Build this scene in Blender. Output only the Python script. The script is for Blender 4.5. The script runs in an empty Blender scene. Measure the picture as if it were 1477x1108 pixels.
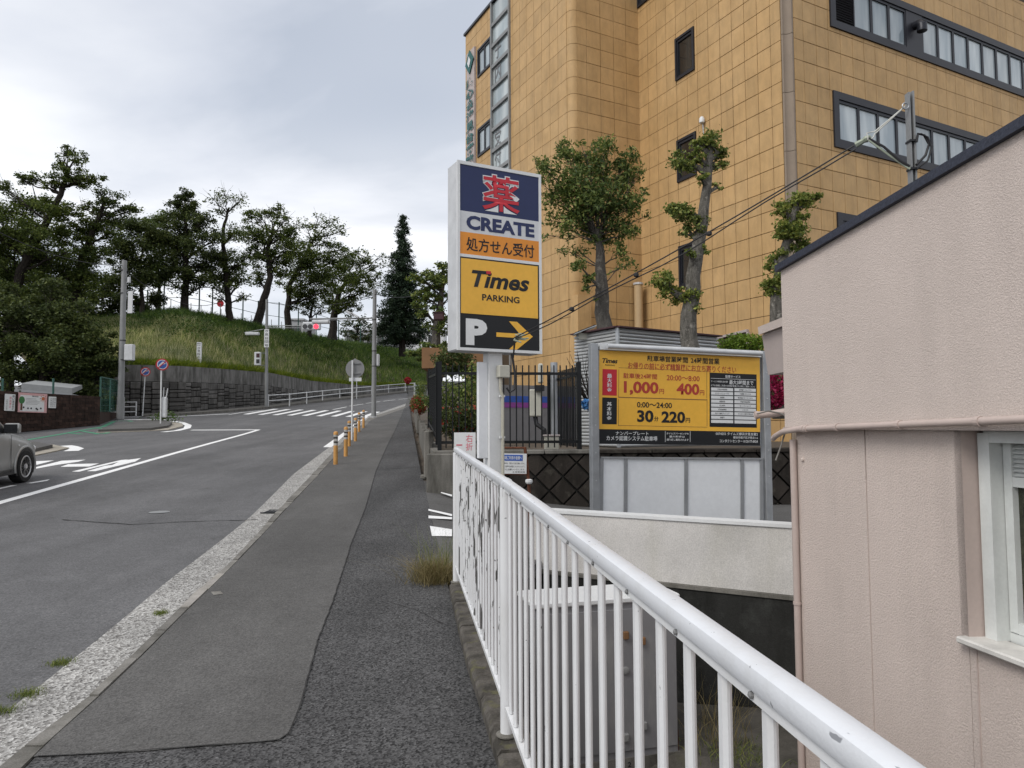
import bpy, bmesh, math, random
import numpy as np
from mathutils import Vector, Matrix

# ------------------------------------------------------------------ camera, sky, sun, exposure
W, H, F = 1477.0, 1108.0, 1036.0
EYE = 1.5
PITCH, ROLL = math.radians(3.31), math.radians(-0.25)
sc = bpy.context.scene
col = sc.collection
camd = bpy.data.cameras.new('camera'); cam = bpy.data.objects.new('camera', camd); col.objects.link(cam)
CR = Matrix.Rotation(math.pi / 2 + PITCH, 3, 'X') @ Matrix.Rotation(ROLL, 3, 'Z')
cam.matrix_world = Matrix.Translation((0, 0, EYE)) @ CR.to_4x4()
camd.sensor_width = 36.0; camd.lens = F / W * 36.0; camd.clip_end = 6000; camd.clip_start = 0.05
sc.camera = cam

world = bpy.data.worlds.new('World'); sc.world = world; world.use_nodes = True
SUN_EL, SUN_AZ = math.radians(46), math.radians(228)     # azimuth clockwise from +Y
def build_sky():
    nt = world.node_tree; N = nt.nodes; L = nt.links
    N.clear()
    out = N.new('ShaderNodeOutputWorld'); bg = N.new('ShaderNodeBackground'); bg.inputs[1].default_value = 0.1
    sky = N.new('ShaderNodeTexSky'); sky.sky_type = 'NISHITA'; sky.sun_disc = False
    sky.sun_elevation = SUN_EL; sky.sun_rotation = SUN_AZ; sky.air_density = 1.0; sky.dust_density = 1.5
    tc = N.new('ShaderNodeTexCoord')
    sep = N.new('ShaderNodeSeparateXYZ'); L.new(tc.outputs['Generated'], sep.inputs[0])
    # project the direction on a cloud deck so that the clouds flatten towards the horizon
    mx = N.new('ShaderNodeMath'); mx.operation = 'MAXIMUM'; L.new(sep.outputs[2], mx.inputs[0]); mx.inputs[1].default_value = 0.0
    ad = N.new('ShaderNodeMath'); ad.operation = 'ADD'; L.new(mx.outputs[0], ad.inputs[0]); ad.inputs[1].default_value = 0.22
    dv = N.new('ShaderNodeVectorMath'); dv.operation = 'DIVIDE'; L.new(tc.outputs['Generated'], dv.inputs[0])
    cb = N.new('ShaderNodeCombineXYZ')
    for i in range(3): L.new(ad.outputs[0], cb.inputs[i])
    L.new(cb.outputs[0], dv.inputs[1])
    mp = N.new('ShaderNodeMapping'); mp.inputs['Scale'].default_value = (0.85, 1.3, 0.0); mp.inputs['Location'].default_value = (3.1, 1.7, 0)
    mp.inputs['Rotation'].default_value = (0, 0, 0.5)
    L.new(dv.outputs[0], mp.inputs[0])
    n1 = N.new('ShaderNodeTexNoise'); n1.inputs['Scale'].default_value = 1.1; n1.inputs['Detail'].default_value = 6; n1.inputs['Roughness'].default_value = 0.52; n1.inputs['Distortion'].default_value = 0.35
    L.new(mp.outputs[0], n1.inputs['Vector'])
    n2 = N.new('ShaderNodeTexNoise'); n2.inputs['Scale'].default_value = 0.55; n2.inputs['Detail'].default_value = 3
    L.new(mp.outputs[0], n2.inputs['Vector'])
    r1 = N.new('ShaderNodeValToRGB'); e = r1.color_ramp.elements
    e[0].position = 0.36; e[0].color = (6.0, 6.35, 7.0, 1); e[1].position = 0.64; e[1].color = (9.9, 9.95, 10.1, 1)
    m = r1.color_ramp.elements.new(0.5); m.color = (7.9, 8.1, 8.6, 1)
    L.new(n1.outputs[0], r1.inputs[0])
    r2 = N.new('ShaderNodeValToRGB'); e = r2.color_ramp.elements
    e[0].position = 0.30; e[0].color = (0.62, 0.62, 0.62, 1); e[1].position = 0.55; e[1].color = (1, 1, 1, 1)
    L.new(n2.outputs[0], r2.inputs[0])
    mix = N.new('ShaderNodeMix'); mix.data_type = 'RGBA'
    L.new(r2.outputs[0], mix.inputs[0])
    sg = N.new('ShaderNodeMix'); sg.data_type = 'RGBA'; sg.blend_type = 'MULTIPLY'; sg.inputs[0].default_value = 1
    L.new(sky.outputs[0], sg.inputs[6]); sg.inputs[7].default_value = (1.0, 1.0, 1.0, 1)
    L.new(sg.outputs[2], mix.inputs[6]); L.new(r1.outputs[0], mix.inputs[7])
    L.new(mix.outputs[2], bg.inputs[0]); L.new(bg.outputs[0], out.inputs[0])
build_sky()
sund = bpy.data.lights.new('sun', 'SUN'); sund.energy = 1.5; sund.angle = math.radians(24); sund.color = (1.0, 0.96, 0.9)
sun = bpy.data.objects.new('sun', sund); col.objects.link(sun)
sdir = Vector((math.sin(SUN_AZ) * math.cos(SUN_EL), math.cos(SUN_AZ) * math.cos(SUN_EL), math.sin(SUN_EL)))
sun.rotation_euler = sdir.to_track_quat('Z', 'Y').to_euler()
sc.view_settings.view_transform = 'Standard'; sc.view_settings.look = 'None'
sc.view_settings.exposure = 0.28; sc.view_settings.gamma = 1.0; sc.view_settings.use_curve_mapping = False
sc.cycles.max_bounces = 5; sc.cycles.diffuse_bounces = 2; sc.cycles.transparent_max_bounces = 8

random.seed(7); rng = np.random.default_rng(7)
R = random.Random(11)

# ------------------------------------------------------------------ measuring: photo position -> place
def ray(u, v):
    return CR @ Vector(((u - W / 2) / F, -(v - H / 2) / F, -1.0))
def P(u, v, Y):
    d = ray(u, v); return Vector((0, 0, EYE)) + d * (Y / d.y)
def PL(u, v, p0, n):
    d = ray(u, v); o = Vector((0, 0, EYE)); return o + d * ((Vector(p0) - o).dot(n) / d.dot(n))
def PX(p):
    q = CR.transposed() @ (Vector(p) - Vector((0, 0, EYE)))
    return (W / 2 + F * q.x / -q.z, H / 2 - F * q.y / -q.z)
ZY = [-40, -10, 0, 5, 10, 14, 18, 24, 30, 40, 50, 60, 70, 80, 100, 130, 200]
ZZ = [-.9, -.22, 0, .03, .17, .39, .62, .97, 1.3, 2.0, 2.7, 3.5, 4.4, 5.4, 7.3, 9.6, 11]
_yy = np.linspace(-40, 200, 2401); _zz = np.interp(_yy, ZY, ZZ)
_k = np.exp(-0.5 * (np.arange(-40, 41) / 16.0) ** 2); _k /= _k.sum()
_zz = np.convolve(np.pad(_zz, 40, mode='edge'), _k, 'valid')
def zg(y): return float(np.interp(y, _yy, _zz))
def PG(u, v, off=0.0):
    d = ray(u, v); prev = 1.2
    for i in range(1, 3000):
        y = 1.2 * 1.004 ** i
        if y > 190: break
        if EYE + d.z * (y / d.y) <= zg(y) + off:
            a, b = prev, y
            for _ in range(20):
                m = (a + b) / 2
                if EYE + d.z * (m / d.y) <= zg(m) + off: b = m
                else: a = m
            return Vector((d.x * b / d.y, b, zg(b) + off))
        prev = y
    return Vector((d.x * 150 / d.y, 150, zg(150)))

# ------------------------------------------------------------------ materials
MATS = {}
def rgb(c): return (c[0], c[1], c[2], 1)
class NT:
    def __init__(s, name):
        s.m = bpy.data.materials.new(name); s.m.use_nodes = True; s.t = s.m.node_tree; s.n = s.t.nodes
        s.b = s.n['Principled BSDF']; s.o = s.n['Material Output']
        g = s.n.new('ShaderNodeNewGeometry'); s.pos = g.outputs['Position']; s.isl = g.outputs['Random Per Island']; s.nor = g.outputs['Normal']
        s._or = None
        MATS[name] = s.m
    def lk(s, a, b): s.t.links.new(a, b)
    def orand(s):
        if s._or is None: s._or = s.n.new('ShaderNodeObjectInfo').outputs['Random']
        return s._or
    def noise(s, scale, detail=4, rough=.55, vec=None, stretch=None, dist=0):
        n = s.n.new('ShaderNodeTexNoise'); n.inputs['Scale'].default_value = scale; n.inputs['Detail'].default_value = detail
        n.inputs['Roughness'].default_value = rough; n.inputs['Distortion'].default_value = dist
        v = vec or s.pos
        if stretch:
            mp = s.n.new('ShaderNodeMapping'); mp.inputs['Scale'].default_value = stretch; s.lk(v, mp.inputs[0]); v = mp.outputs[0]
        s.lk(v, n.inputs['Vector']); return n.outputs[0]
    def voro(s, scale, out='Color', feature='F1', stretch=None):
        n = s.n.new('ShaderNodeTexVoronoi'); n.inputs['Scale'].default_value = scale; n.feature = feature
        v = s.pos
        if stretch:
            mp = s.n.new('ShaderNodeMapping'); mp.inputs['Scale'].default_value = stretch; s.lk(v, mp.inputs[0]); v = mp.outputs[0]
        s.lk(v, n.inputs['Vector']); return n.outputs[out]
    def ramp(s, fac, stops, interp='LINEAR'):
        r = s.n.new('ShaderNodeValToRGB'); r.color_ramp.interpolation = interp; e = r.color_ramp.elements
        while len(e) < len(stops): e.new(0.5)
        for i, (p, c) in enumerate(stops):
            e[i].position = p; e[i].color = rgb(c) if not isinstance(c, (int, float)) else (c, c, c, 1)
        s.lk(fac, r.inputs[0]); return r.outputs[0]
    def mix(s, fac, a, b, mode='MIX'):
        m = s.n.new('ShaderNodeMix'); m.data_type = 'RGBA'; m.blend_type = mode
        for ix, val in ((0, fac), (6, a), (7, b)):
            sock = m.inputs[ix]
            if isinstance(val, (int, float)): sock.default_value = val if ix == 0 else (val, val, val, 1)
            elif isinstance(val, (tuple, list)): sock.default_value = rgb(val)
            else: s.lk(val, sock)
        return m.outputs[2]
    def math(s, op, a, b=0.0, clamp=False):
        m = s.n.new('ShaderNodeMath'); m.operation = op; m.use_clamp = clamp
        for sock, val in ((m.inputs[0], a), (m.inputs[1], b)):
            if isinstance(val, (int, float)): sock.default_value = val
            else: s.lk(val, sock)
        return m.outputs[0]
    def bump(s, h, strength=.3, dist=.01, prev=None):
        b = s.n.new('ShaderNodeBump'); b.inputs['Strength'].default_value = strength; b.inputs['Distance'].default_value = dist
        s.lk(h, b.inputs['Height'])
        if prev is not None: s.lk(prev, b.inputs['Normal'])
        s.lk(b.outputs[0], s.b.inputs['Normal']); return b.outputs[0]
    def base(s, c, rough=.8, metal=0., spec=.5):
        if isinstance(c, (tuple, list)): s.b.inputs['Base Color'].default_value = rgb(c)
        else: s.lk(c, s.b.inputs['Base Color'])
        if isinstance(rough, (int, float)): s.b.inputs['Roughness'].default_value = rough
        else: s.lk(rough, s.b.inputs['Roughness'])
        s.b.inputs['Metallic'].default_value = metal; s.b.inputs['Specular IOR Level'].default_value = spec
        return s.m
def sca(c, k): return tuple(min(1, x * k) for x in c)
def plain(name, c, rough=.6, var=.18, scale=5, metal=0., bump=0., bscale=40, spec=.4, fine=.06):
    n = NT(name)
    a = n.ramp(n.noise(scale, 5, .6), [(.3, sca(c, 1 - var)), (.7, sca(c, 1 + var * .6))])
    b = n.mix(1.0, a, n.ramp(n.noise(scale * 14, 3), [(.3, 1 - fine), (.7, 1 + 0.0)]), 'MULTIPLY')
    n.base(b, rough, metal, spec)
    if bump: n.bump(n.noise(bscale, 4), bump, .01)
    return n.m

def m_asphalt(name, c, gscale, contrast, bump=.35, patch=.12):
    n = NT(name)
    g = n.voro(gscale, 'Color'); bw = n.n.new('ShaderNodeRGBToBW'); n.lk(g, bw.inputs[0])
    grain = n.ramp(bw.outputs[0], [(.15, 1 - contrast), (.6, 1.0), (.93, 1 + contrast * .6), (1.0, 1 + contrast * 2.6)])
    big = n.ramp(n.noise(.55, 6, .6), [(.3, 1 - patch), (.7, 1 + patch)])
    mid = n.ramp(n.noise(4.5, 4, .6), [(.3, 1 - patch * .5), (.7, 1 + patch * .5)])
    trk = n.ramp(n.noise(1.0, 4, .55, stretch=(1.1, .10, 1)), [(.35, 1 - patch * .9), (.65, 1 + patch * .6)]); oil = n.ramp(n.noise(2.3, 3, .6, dist=.4), [(.66, 1.0), (.74, 1 - patch * 1.2)])
    k = n.mix(1.0, big, mid, 'MULTIPLY'); k = n.mix(1.0, k, trk, 'MULTIPLY'); k = n.mix(1.0, k, oil, 'MULTIPLY'); k = n.mix(1.0, k, grain, 'MULTIPLY'); k = n.mix(1.0, k, c, 'MULTIPLY')
    n.base(k, .88, 0, .25)
    d = n.voro(gscale, 'Distance'); n.bump(d, bump, .006)
    return n.m
m_asphalt('road_asphalt', (.128, .127, .129), 95, .36, .35, .16)
m_asphalt('walk_asphalt', (.106, .103, .099), 110, .34, .3, .16)
m_asphalt('coarse_asphalt', (.080, .079, .079), 95, .78, .5, .2)
m_asphalt('far_asphalt', (.125, .124, .125), 30, .2)
def m_pebble():
    n = NT('gutter_concrete')
    g = n.voro(70, 'Color'); bw = n.n.new('ShaderNodeRGBToBW'); n.lk(g, bw.inputs[0])
    c = n.ramp(bw.outputs[0], [(.1, (.10, .095, .09)), (.35, (.26, .25, .235)), (.65, (.44, .43, .41)), (.95, (.68, .67, .64))])
    big = n.ramp(n.noise(1.4, 5), [(.3, .72), (.7, 1.05)])
    c = n.mix(1.0, c, big, 'MULTIPLY'); n.base(c, .85, 0, .3); n.bump(n.voro(70, 'Distance'), .8, .01)
m_pebble()
def m_concrete(name, c, dark=.35, moss=None, scale=2.5, bump=.25, lo=.42, hi=.68, rand=0.0):
    n = NT(name)
    a = n.ramp(n.noise(scale, 6, .62), [(.3, sca(c, .82)), (.7, sca(c, 1.12))])
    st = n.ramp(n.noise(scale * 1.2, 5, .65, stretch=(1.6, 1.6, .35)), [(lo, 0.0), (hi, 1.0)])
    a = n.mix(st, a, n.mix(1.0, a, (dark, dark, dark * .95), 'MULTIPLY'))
    if moss: a = n.mix(n.ramp(n.noise(scale * 2.2, 5), [(.56, 0.0), (.72, .75)]), a, moss)
    f = n.ramp(n.noise(90, 2), [(.35, .86), (.65, 1.08)]); a = n.mix(1.0, a, f, 'MULTIPLY')
    if rand:
        a = n.mix(1.0, a, n.ramp(n.orand(), [(0, 1 - rand), (1, 1 + rand * .6)]), 'MULTIPLY')
    n.base(a, .9, 0, .25); n.bump(n.noise(35, 5, .65), bump, .012)
    return n.m
m_concrete('kerb_concrete', (.205, .195, .178), .6, None, 3, .4, rand=.22)
m_concrete('new_kerb_concrete', (.34, .32, .295), .8, None, 3, .3)
m_concrete('plinth_concrete', (.11, .10, .088), .45, (.13, .125, .055), 5, .6, .4, .62)
m_concrete('wall_concrete', (.20, .19, .17), .4, None, 1.6)
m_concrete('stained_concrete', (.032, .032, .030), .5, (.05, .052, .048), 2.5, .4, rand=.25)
m_concrete('band_concrete', (.20, .195, .185), .35, None, 1.4, .2, .40, .66)
m_concrete('block_concrete', (.036, .030, .025), .5, (.075, .068, .055), 3, .5, rand=.3)
m_concrete('pit_floor_concrete', (.10, .092, .08), .5, (.07, .072, .045), 2, .5)
m_concrete('stone', (.125, .12, .114), .55, None, 2.2, .5, rand=.4)
m_concrete('island_concrete', (.36, .33, .28), .75, None, 2, .2)
m_concrete('grey_render', (.62, .60, .575), .86, None, 1.2, .15, .45, .75)
m_concrete('dark_brick', (.050, .030, .024), .5, (.08, .043, .03), 3, .4, rand=.45)
plain('joint_dark', (.035, .03, .025), .9)
plain('crack_dark', (.03, .029, .028), .95)
plain('mortar_dark', (.02, .018, .016), .95)
def m_marking(name, c, worn=.5):
    n = NT(name)
    a = n.ramp(n.noise(3, 6, .7), [(.3, sca(c, .86)), (.7, c)])
    w = n.ramp(n.noise(26, 5, .7), [(worn - .12, sca(c, .5)), (worn, (1, 1, 1))])
    a = n.mix(1.0, a, w, 'MULTIPLY'); n.base(a, .7, 0, .3); n.bump(n.noise(120, 2), .2, .004)
m_marking('white_marking', (.84, .84, .83), .42); m_marking('green_marking', (.07, .27, .16), .45)
def m_chipped(name, c, chip, lo, hi, scale, stretch, sc2=26, lo2=.72):
    n = NT(name)
    a = n.ramp(n.noise(3.2, 5, .6), [(.3, sca(c, .9)), (.7, c)])
    a = n.mix(n.ramp(n.noise(7, 5, .7, stretch=(1, 1, .25)), [(.5, 0.0), (.8, .38)]), a, (.44, .43, .39))
    k = n.ramp(n.noise(scale, 4, .6, stretch=stretch), [(lo, 0.0), (hi, 1.0)])
    k2 = n.ramp(n.noise(sc2, 3, .5), [(lo2, 0.0), (lo2 + .01, 1.0)])
    kk = n.math('MAXIMUM', k, k2)
    a = n.mix(kk, a, chip); n.base(a, n.math('ADD', n.math('MULTIPLY', kk, .4), .34), 0, .5)
    n.bump(n.math('SUBTRACT', n.noise(160, 2), n.math('MULTIPLY', kk, 2.0)), .12, .004)
m_chipped('white_paint', (.74, .75, .76), (.10, .10, .105), .735, .745, 34, None, 22, .735)
m_chipped('peeling_white_paint', (.72, .73, .74), (.09, .088, .085), .565, .58, 30, (1, 1, .14), 30, .69)
m_chipped('rail_paint', (.70, .72, .75), (.26, .27, .29), .685, .70, 20, (1, .4, 1), 60, .71)
m_chipped('cabinet_paint', (.215, .215, .225), (.13, .055, .025), .72, .74, 9, None, 24, .78)
def m_panel():
    n = NT('tan_panel')
    c = n.ramp(n.noise(.55, 4), [(.3, (.485, .308, .135)), (.7, (.545, .36, .172))])
    cl = n.ramp(n.noise(2.6, 6, .7, stretch=(1, 1, .55)), [(.32, .84), (.62, 1.04)])
    st = n.ramp(n.noise(3.2, 5, .6, stretch=(2.2, 2.2, .12)), [(.50, 1.0), (.78, .86)])
    c = n.mix(1.0, c, cl, 'MULTIPLY'); c = n.mix(1.0, c, st, 'MULTIPLY')
    rr = n.math('FRACT', n.math('ADD', n.isl, n.orand()))
    c = n.mix(1.0, c, n.ramp(rr, [(0, (.93, .925, .91)), (1, (1.05, 1.04, 1.02))]), 'MULTIPLY')
    n.base(c, .62, 0, .35)
m_panel()
def m_stucco(name, c, scale, strength, dist):
    n = NT(name)
    a = n.ramp(n.noise(1.1, 5), [(.3, sca(c, .94)), (.7, sca(c, 1.04))])
    a = n.mix(1.0, a, n.ramp(n.noise(2.2, 5, .6, stretch=(1.5, 1.5, .22)), [(.45, 1.0), (.78, .9)]), 'MULTIPLY')
    h = n.noise(scale, 5, .62); h2 = n.ramp(h, [(.38, 0.0), (.62, 1.0)])
    a = n.mix(1.0, a, n.ramp(h, [(.3, .90), (.6, 1.03)]), 'MULTIPLY')
    n.base(a, .82, 0, .3); n.bump(h2, strength, dist)
m_stucco('pink_stucco', (.645, .555, .503), 115, .5, .008)
m_stucco('coarse_pink_stucco', (.66, .562, .508), 100, .5, .012)
plain('pink_trim', (.50, .41, .37), .55, .08, 3, 0, .05)
plain('pink_plaster', (.46, .395, .37), .8, .07, 3, 0, .1, 60)
def m_navy():
    n = NT('navy_roof'); c = n.ramp(n.noise(60, 4, .7), [(.3, (.012, .015, .027)), (.7, (.038, .044, .068))])
    n.base(c, .6, 0, .4); n.bump(n.noise(70, 3), .5, .006)
m_navy()
plain('window_white', (.66, .68, .66), .5, .12, 4, 0, .05, 60)
plain('sill_white', (.70, .68, .64), .6, .22, 7, 0, .1, 60)
plain('steel_grey', (.36, .37, .38), .5, .14, 3, .55, .05, 30)
plain('galvanised', (.40, .415, .43), .45, .15, 6, .6, .04, 30)
plain('pole_grey', (.26, .265, .265), .6, .14, 2, .2, .05)
plain('dark_band', (.05, .05, .05), .6)
plain('sign_white', (.70, .71, .71), .4, .05, 3)
plain('sign_side', (.56, .57, .58), .45, .14, 5, .2)
plain('sign_navy', (.012, .022, .088), .4, .08, 2); plain('sign_red', (.52, .02, .035), .45, .05)
plain('sign_orange', (.74, .27, .03), .45, .06, 2); plain('sign_yellow', (.84, .46, .055), .45, .07, 1.5)
plain('sign_black', (.008, .009, .011), .55, .1); plain('price_red', (.42, .045, .03), .5, .05)
plain('sign_dark_text', (.010, .011, .014), .6, .1); plain('sign_grey_white', (.62, .63, .64), .5, .06)
plain('faded_pink', (.62, .16, .20), .6, .1); plain('sign_blue', (.05, .12, .42), .5, .1)
plain('conduit_beige', (.50, .48, .40), .5, .1); plain('box_beige', (.50, .49, .42), .5, .1)
plain('milky_panel', (.80, .82, .84), .22, .06, 1.2, 0, 0, 40, .6)
plain('window_frame_dark', (.024, .026, .034), .4, .15, 3, .3); plain('hospital_frame', (.022, .023, .030), .45, .12, 2, .2)
plain('louvre_dark', (.012, .012, .015), .5); plain('notch_brown', (.27, .215, .165), .7, .1, 2)
plain('hospital_wall', (.075, .05, .028), .9); plain('base_grey', (.20, .20, .21), .7, .1); plain('stripe_blue', (.035, .10, .42), .5); plain('stripe_purple', (.26, .06, .30), .5)
plain('letter_green', (.008, .10, .095), .5, .1); plain('sign_strip', (.46, .40, .385), .6, .08)
plain('fence_black', (.007, .008, .009), .42, .2, 4, .2); plain('net_green', (.03, .10, .08), .5, .2)
plain('bollard_tan', (.56, .29, .085), .6, .2, 6, 0, .1); plain('bollard_band', (.45, .44, .41), .5, .25, 12); plain('bollard_dark_band', (.05, .045, .04), .6, .2, 12)
plain('rust', (.13, .045, .022), .85, .4, 14, .1, .3, 40); plain('maroon', (.06, .025, .03), .7)
plain('cable_black', (.012, .012, .014), .5); plain('cable_white', (.60, .60, .55), .5); plain('clamp_green', (.33, .37, .29), .5, .2, 20); plain('cable_grey', (.20, .19, .175), .6)
plain('car_silver', (.33, .33, .32), .28, .04, 1, .35, 0, 40, .5, .01); plain('tyre', (.014, .014, .014), .85, .2, 10); plain('rim_silver', (.55, .55, .55), .35, .1, 4, .3); plain('car_black', (.012, .012, .013), .4)
plain('sign_back_grey', (.22, .22, .22), .55, .1, 5, .2); plain('post_white', (.66, .67, .67), .5, .1, 4)
plain('poster_pink', (.62, .36, .36), .6, .06); plain('poster_green', (.04, .17, .05), .6); plain('poster_brown', (.12, .055, .03), .6); plain('poster_orange', (.5, .14, .06), .6)
plain('roof_grey', (.30, .31, .31), .6, .1); plain('far_white', (.66, .67, .68), .8, .06, .5); plain('far_grey', (.36, .37, .38), .8, .1, .5)
plain('soil', (.095, .075, .055), .95, .35, 5, 0, .6, 25); plain('soffit_brown', (.22, .115, .05), .7, .15, 3); plain('blue_plastic', (.10, .30, .62), .4, .2, 30)
plain('lamp_glass', (.05, .05, .052), .25); plain('zinc_corrugated', (.47, .48, .48), .45, .12, 2, .35)
plain('gate_blue', (.42, .47, .55), .5); plain('tan_duct', (.50, .36, .20), .6, .06)
def m_glass(name, c1, c2, rough=.06, scale=.7):
    n = NT(name); a = n.ramp(n.noise(scale, 3, .5, stretch=(2.2, 2.2, .4)), [(.35, c1), (.65, c2)])
    rr = n.math('FRACT', n.math('ADD', n.isl, n.orand()))
    a = n.mix(1.0, a, n.ramp(rr, [(0, .8), (1, 1.12)]), 'MULTIPLY'); n.base(a, rough, 0, .7); return n.m
m_glass('pane_pale', (.27, .33, .37), (.52, .58, .60)); m_glass('pane_dark', (.012, .013, .014), (.045, .045, .042), .05)
m_glass('pane_strip', (.30, .36, .38), (.55, .60, .60)); m_glass('car_glass', (.012, .013, .015), (.03, .032, .034), .03)
def m_obscure():
    n = NT('obscure_glass'); a = n.ramp(n.noise(30, 3, stretch=(1, 1, .6)), [(.3, (.012, .014, .008)), (.7, (.05, .052, .03))]); n.base(a, .22, 0, .6); n.bump(n.noise(45, 2), .5, .006)
m_obscure()
n = NT('red_lamp'); n.base((.8, .02, .03), .3); n.b.inputs['Emission Color'].default_value = (1, .03, .06, 1); n.b.inputs['Emission Strength'].default_value = 2.2
def m_leaf(name, c1, c2, c3, trans=.35):
    n = NT(name)
    rr = n.math('FRACT', n.math('ADD', n.isl, n.orand()))
    a = n.ramp(rr, [(0, c1), (.55, c2), (1, c3)])
    a = n.mix(1.0, a, n.ramp(n.noise(.55, 3), [(.3, (.68, .72, .68)), (.7, (1.32, 1.24, 1.0))]), 'MULTIPLY')
    n.base(a, .55, 0, .3)
    tr = n.n.new('ShaderNodeBsdfTranslucent'); n.lk(a, tr.inputs[0])
    mx = n.n.new('ShaderNodeMixShader'); mx.inputs[0].default_value = trans
    n.lk(n.b.outputs[0], mx.inputs[1]); n.lk(tr.outputs[0], mx.inputs[2]); n.lk(mx.outputs[0], n.o.inputs[0])
m_leaf('leaf_cherry', (.042, .066, .020), (.088, .125, .032), (.165, .205, .055), .4)
m_leaf('leaf_dark', (.030, .048, .017), (.066, .092, .030), (.135, .165, .055), .3)
m_leaf('leaf_bright', (0.052, 0.091, 0.023), (0.094, 0.150, 0.034), (0.169, 0.221, 0.052))
m_leaf('leaf_conifer', (.012, .026, .016), (.026, .050, .030), (.055, .085, .050), .2)
m_leaf('leaf_camphor', (0.045, 0.082, 0.025), (0.112, 0.164, 0.045), (0.266, 0.306, 0.093), .3)
m_leaf('leaf_pruned', (0.069, 0.108, 0.027), (0.166, 0.215, 0.055), (0.332, 0.351, 0.098), .3)
m_leaf('leaf_shrub', (.06, .11, .012), (.12, .20, .02), (.20, .28, .035), .3)
m_leaf('leaf_weed', (.07, .11, .02), (.13, .17, .04), (.25, .27, .09), .3)
m_leaf('grass_green', (.065, .135, .022), (.125, .215, .038), (.23, .31, .075), .35)
m_leaf('grass_dark', (.030, .070, .016), (.062, .115, .026), (.12, .18, .045), .3)
m_leaf('grass_pale', (0.176, 0.211, 0.079), (0.386, 0.386, 0.194), (0.702, 0.667, 0.456), .25)
m_leaf('grass_lime', (0.143, 0.208, 0.019), (0.221, 0.286, 0.026), (0.312, 0.364, 0.052), .3)
m_leaf('grass_dry', (.10, .085, .04), (.20, .165, .085), (.34, .29, .17), .25)
m_leaf('petal_red', (.22, .02, .02), (.36, .06, .04), (.45, .14, .08), .3)
m_leaf('petal_pink', (.35, .015, .09), (.52, .03, .15), (.62, .08, .22), .3)
m_leaf('petal_crimson', (.38, .01, .03), (.5, .02, .05), (.55, .05, .08), .2)
def m_bark(name, c1, c2, scale=12):
    n = NT(name); h = n.noise(scale, 6, .7, stretch=(1, 1, .35))
    a = n.ramp(h, [(.3, c1), (.7, c2)])
    a = n.mix(n.ramp(n.noise(scale * .5, 4), [(.58, 0.0), (.66, .8)]), a, sca(c2, 1.5)); a = n.mix(1.0, a, n.ramp(n.noise(scale * 5, 3), [(.35, .6), (.65, 1.2)]), 'MULTIPLY'); n.base(a, .9, 0, .2); n.bump(h, 1.0, .06)
m_bark('bark_dark', (.016, .013, .011), (.045, .038, .032)); m_bark('bark_grey', (.07, .065, .055), (.22, .205, .18), 16); m_bark('bark_mid', (.05, .045, .04), (.13, .12, .105), 14)
m_bark('cut_wood', (.35, .24, .14), (.5, .38, .25), 8)

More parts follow.
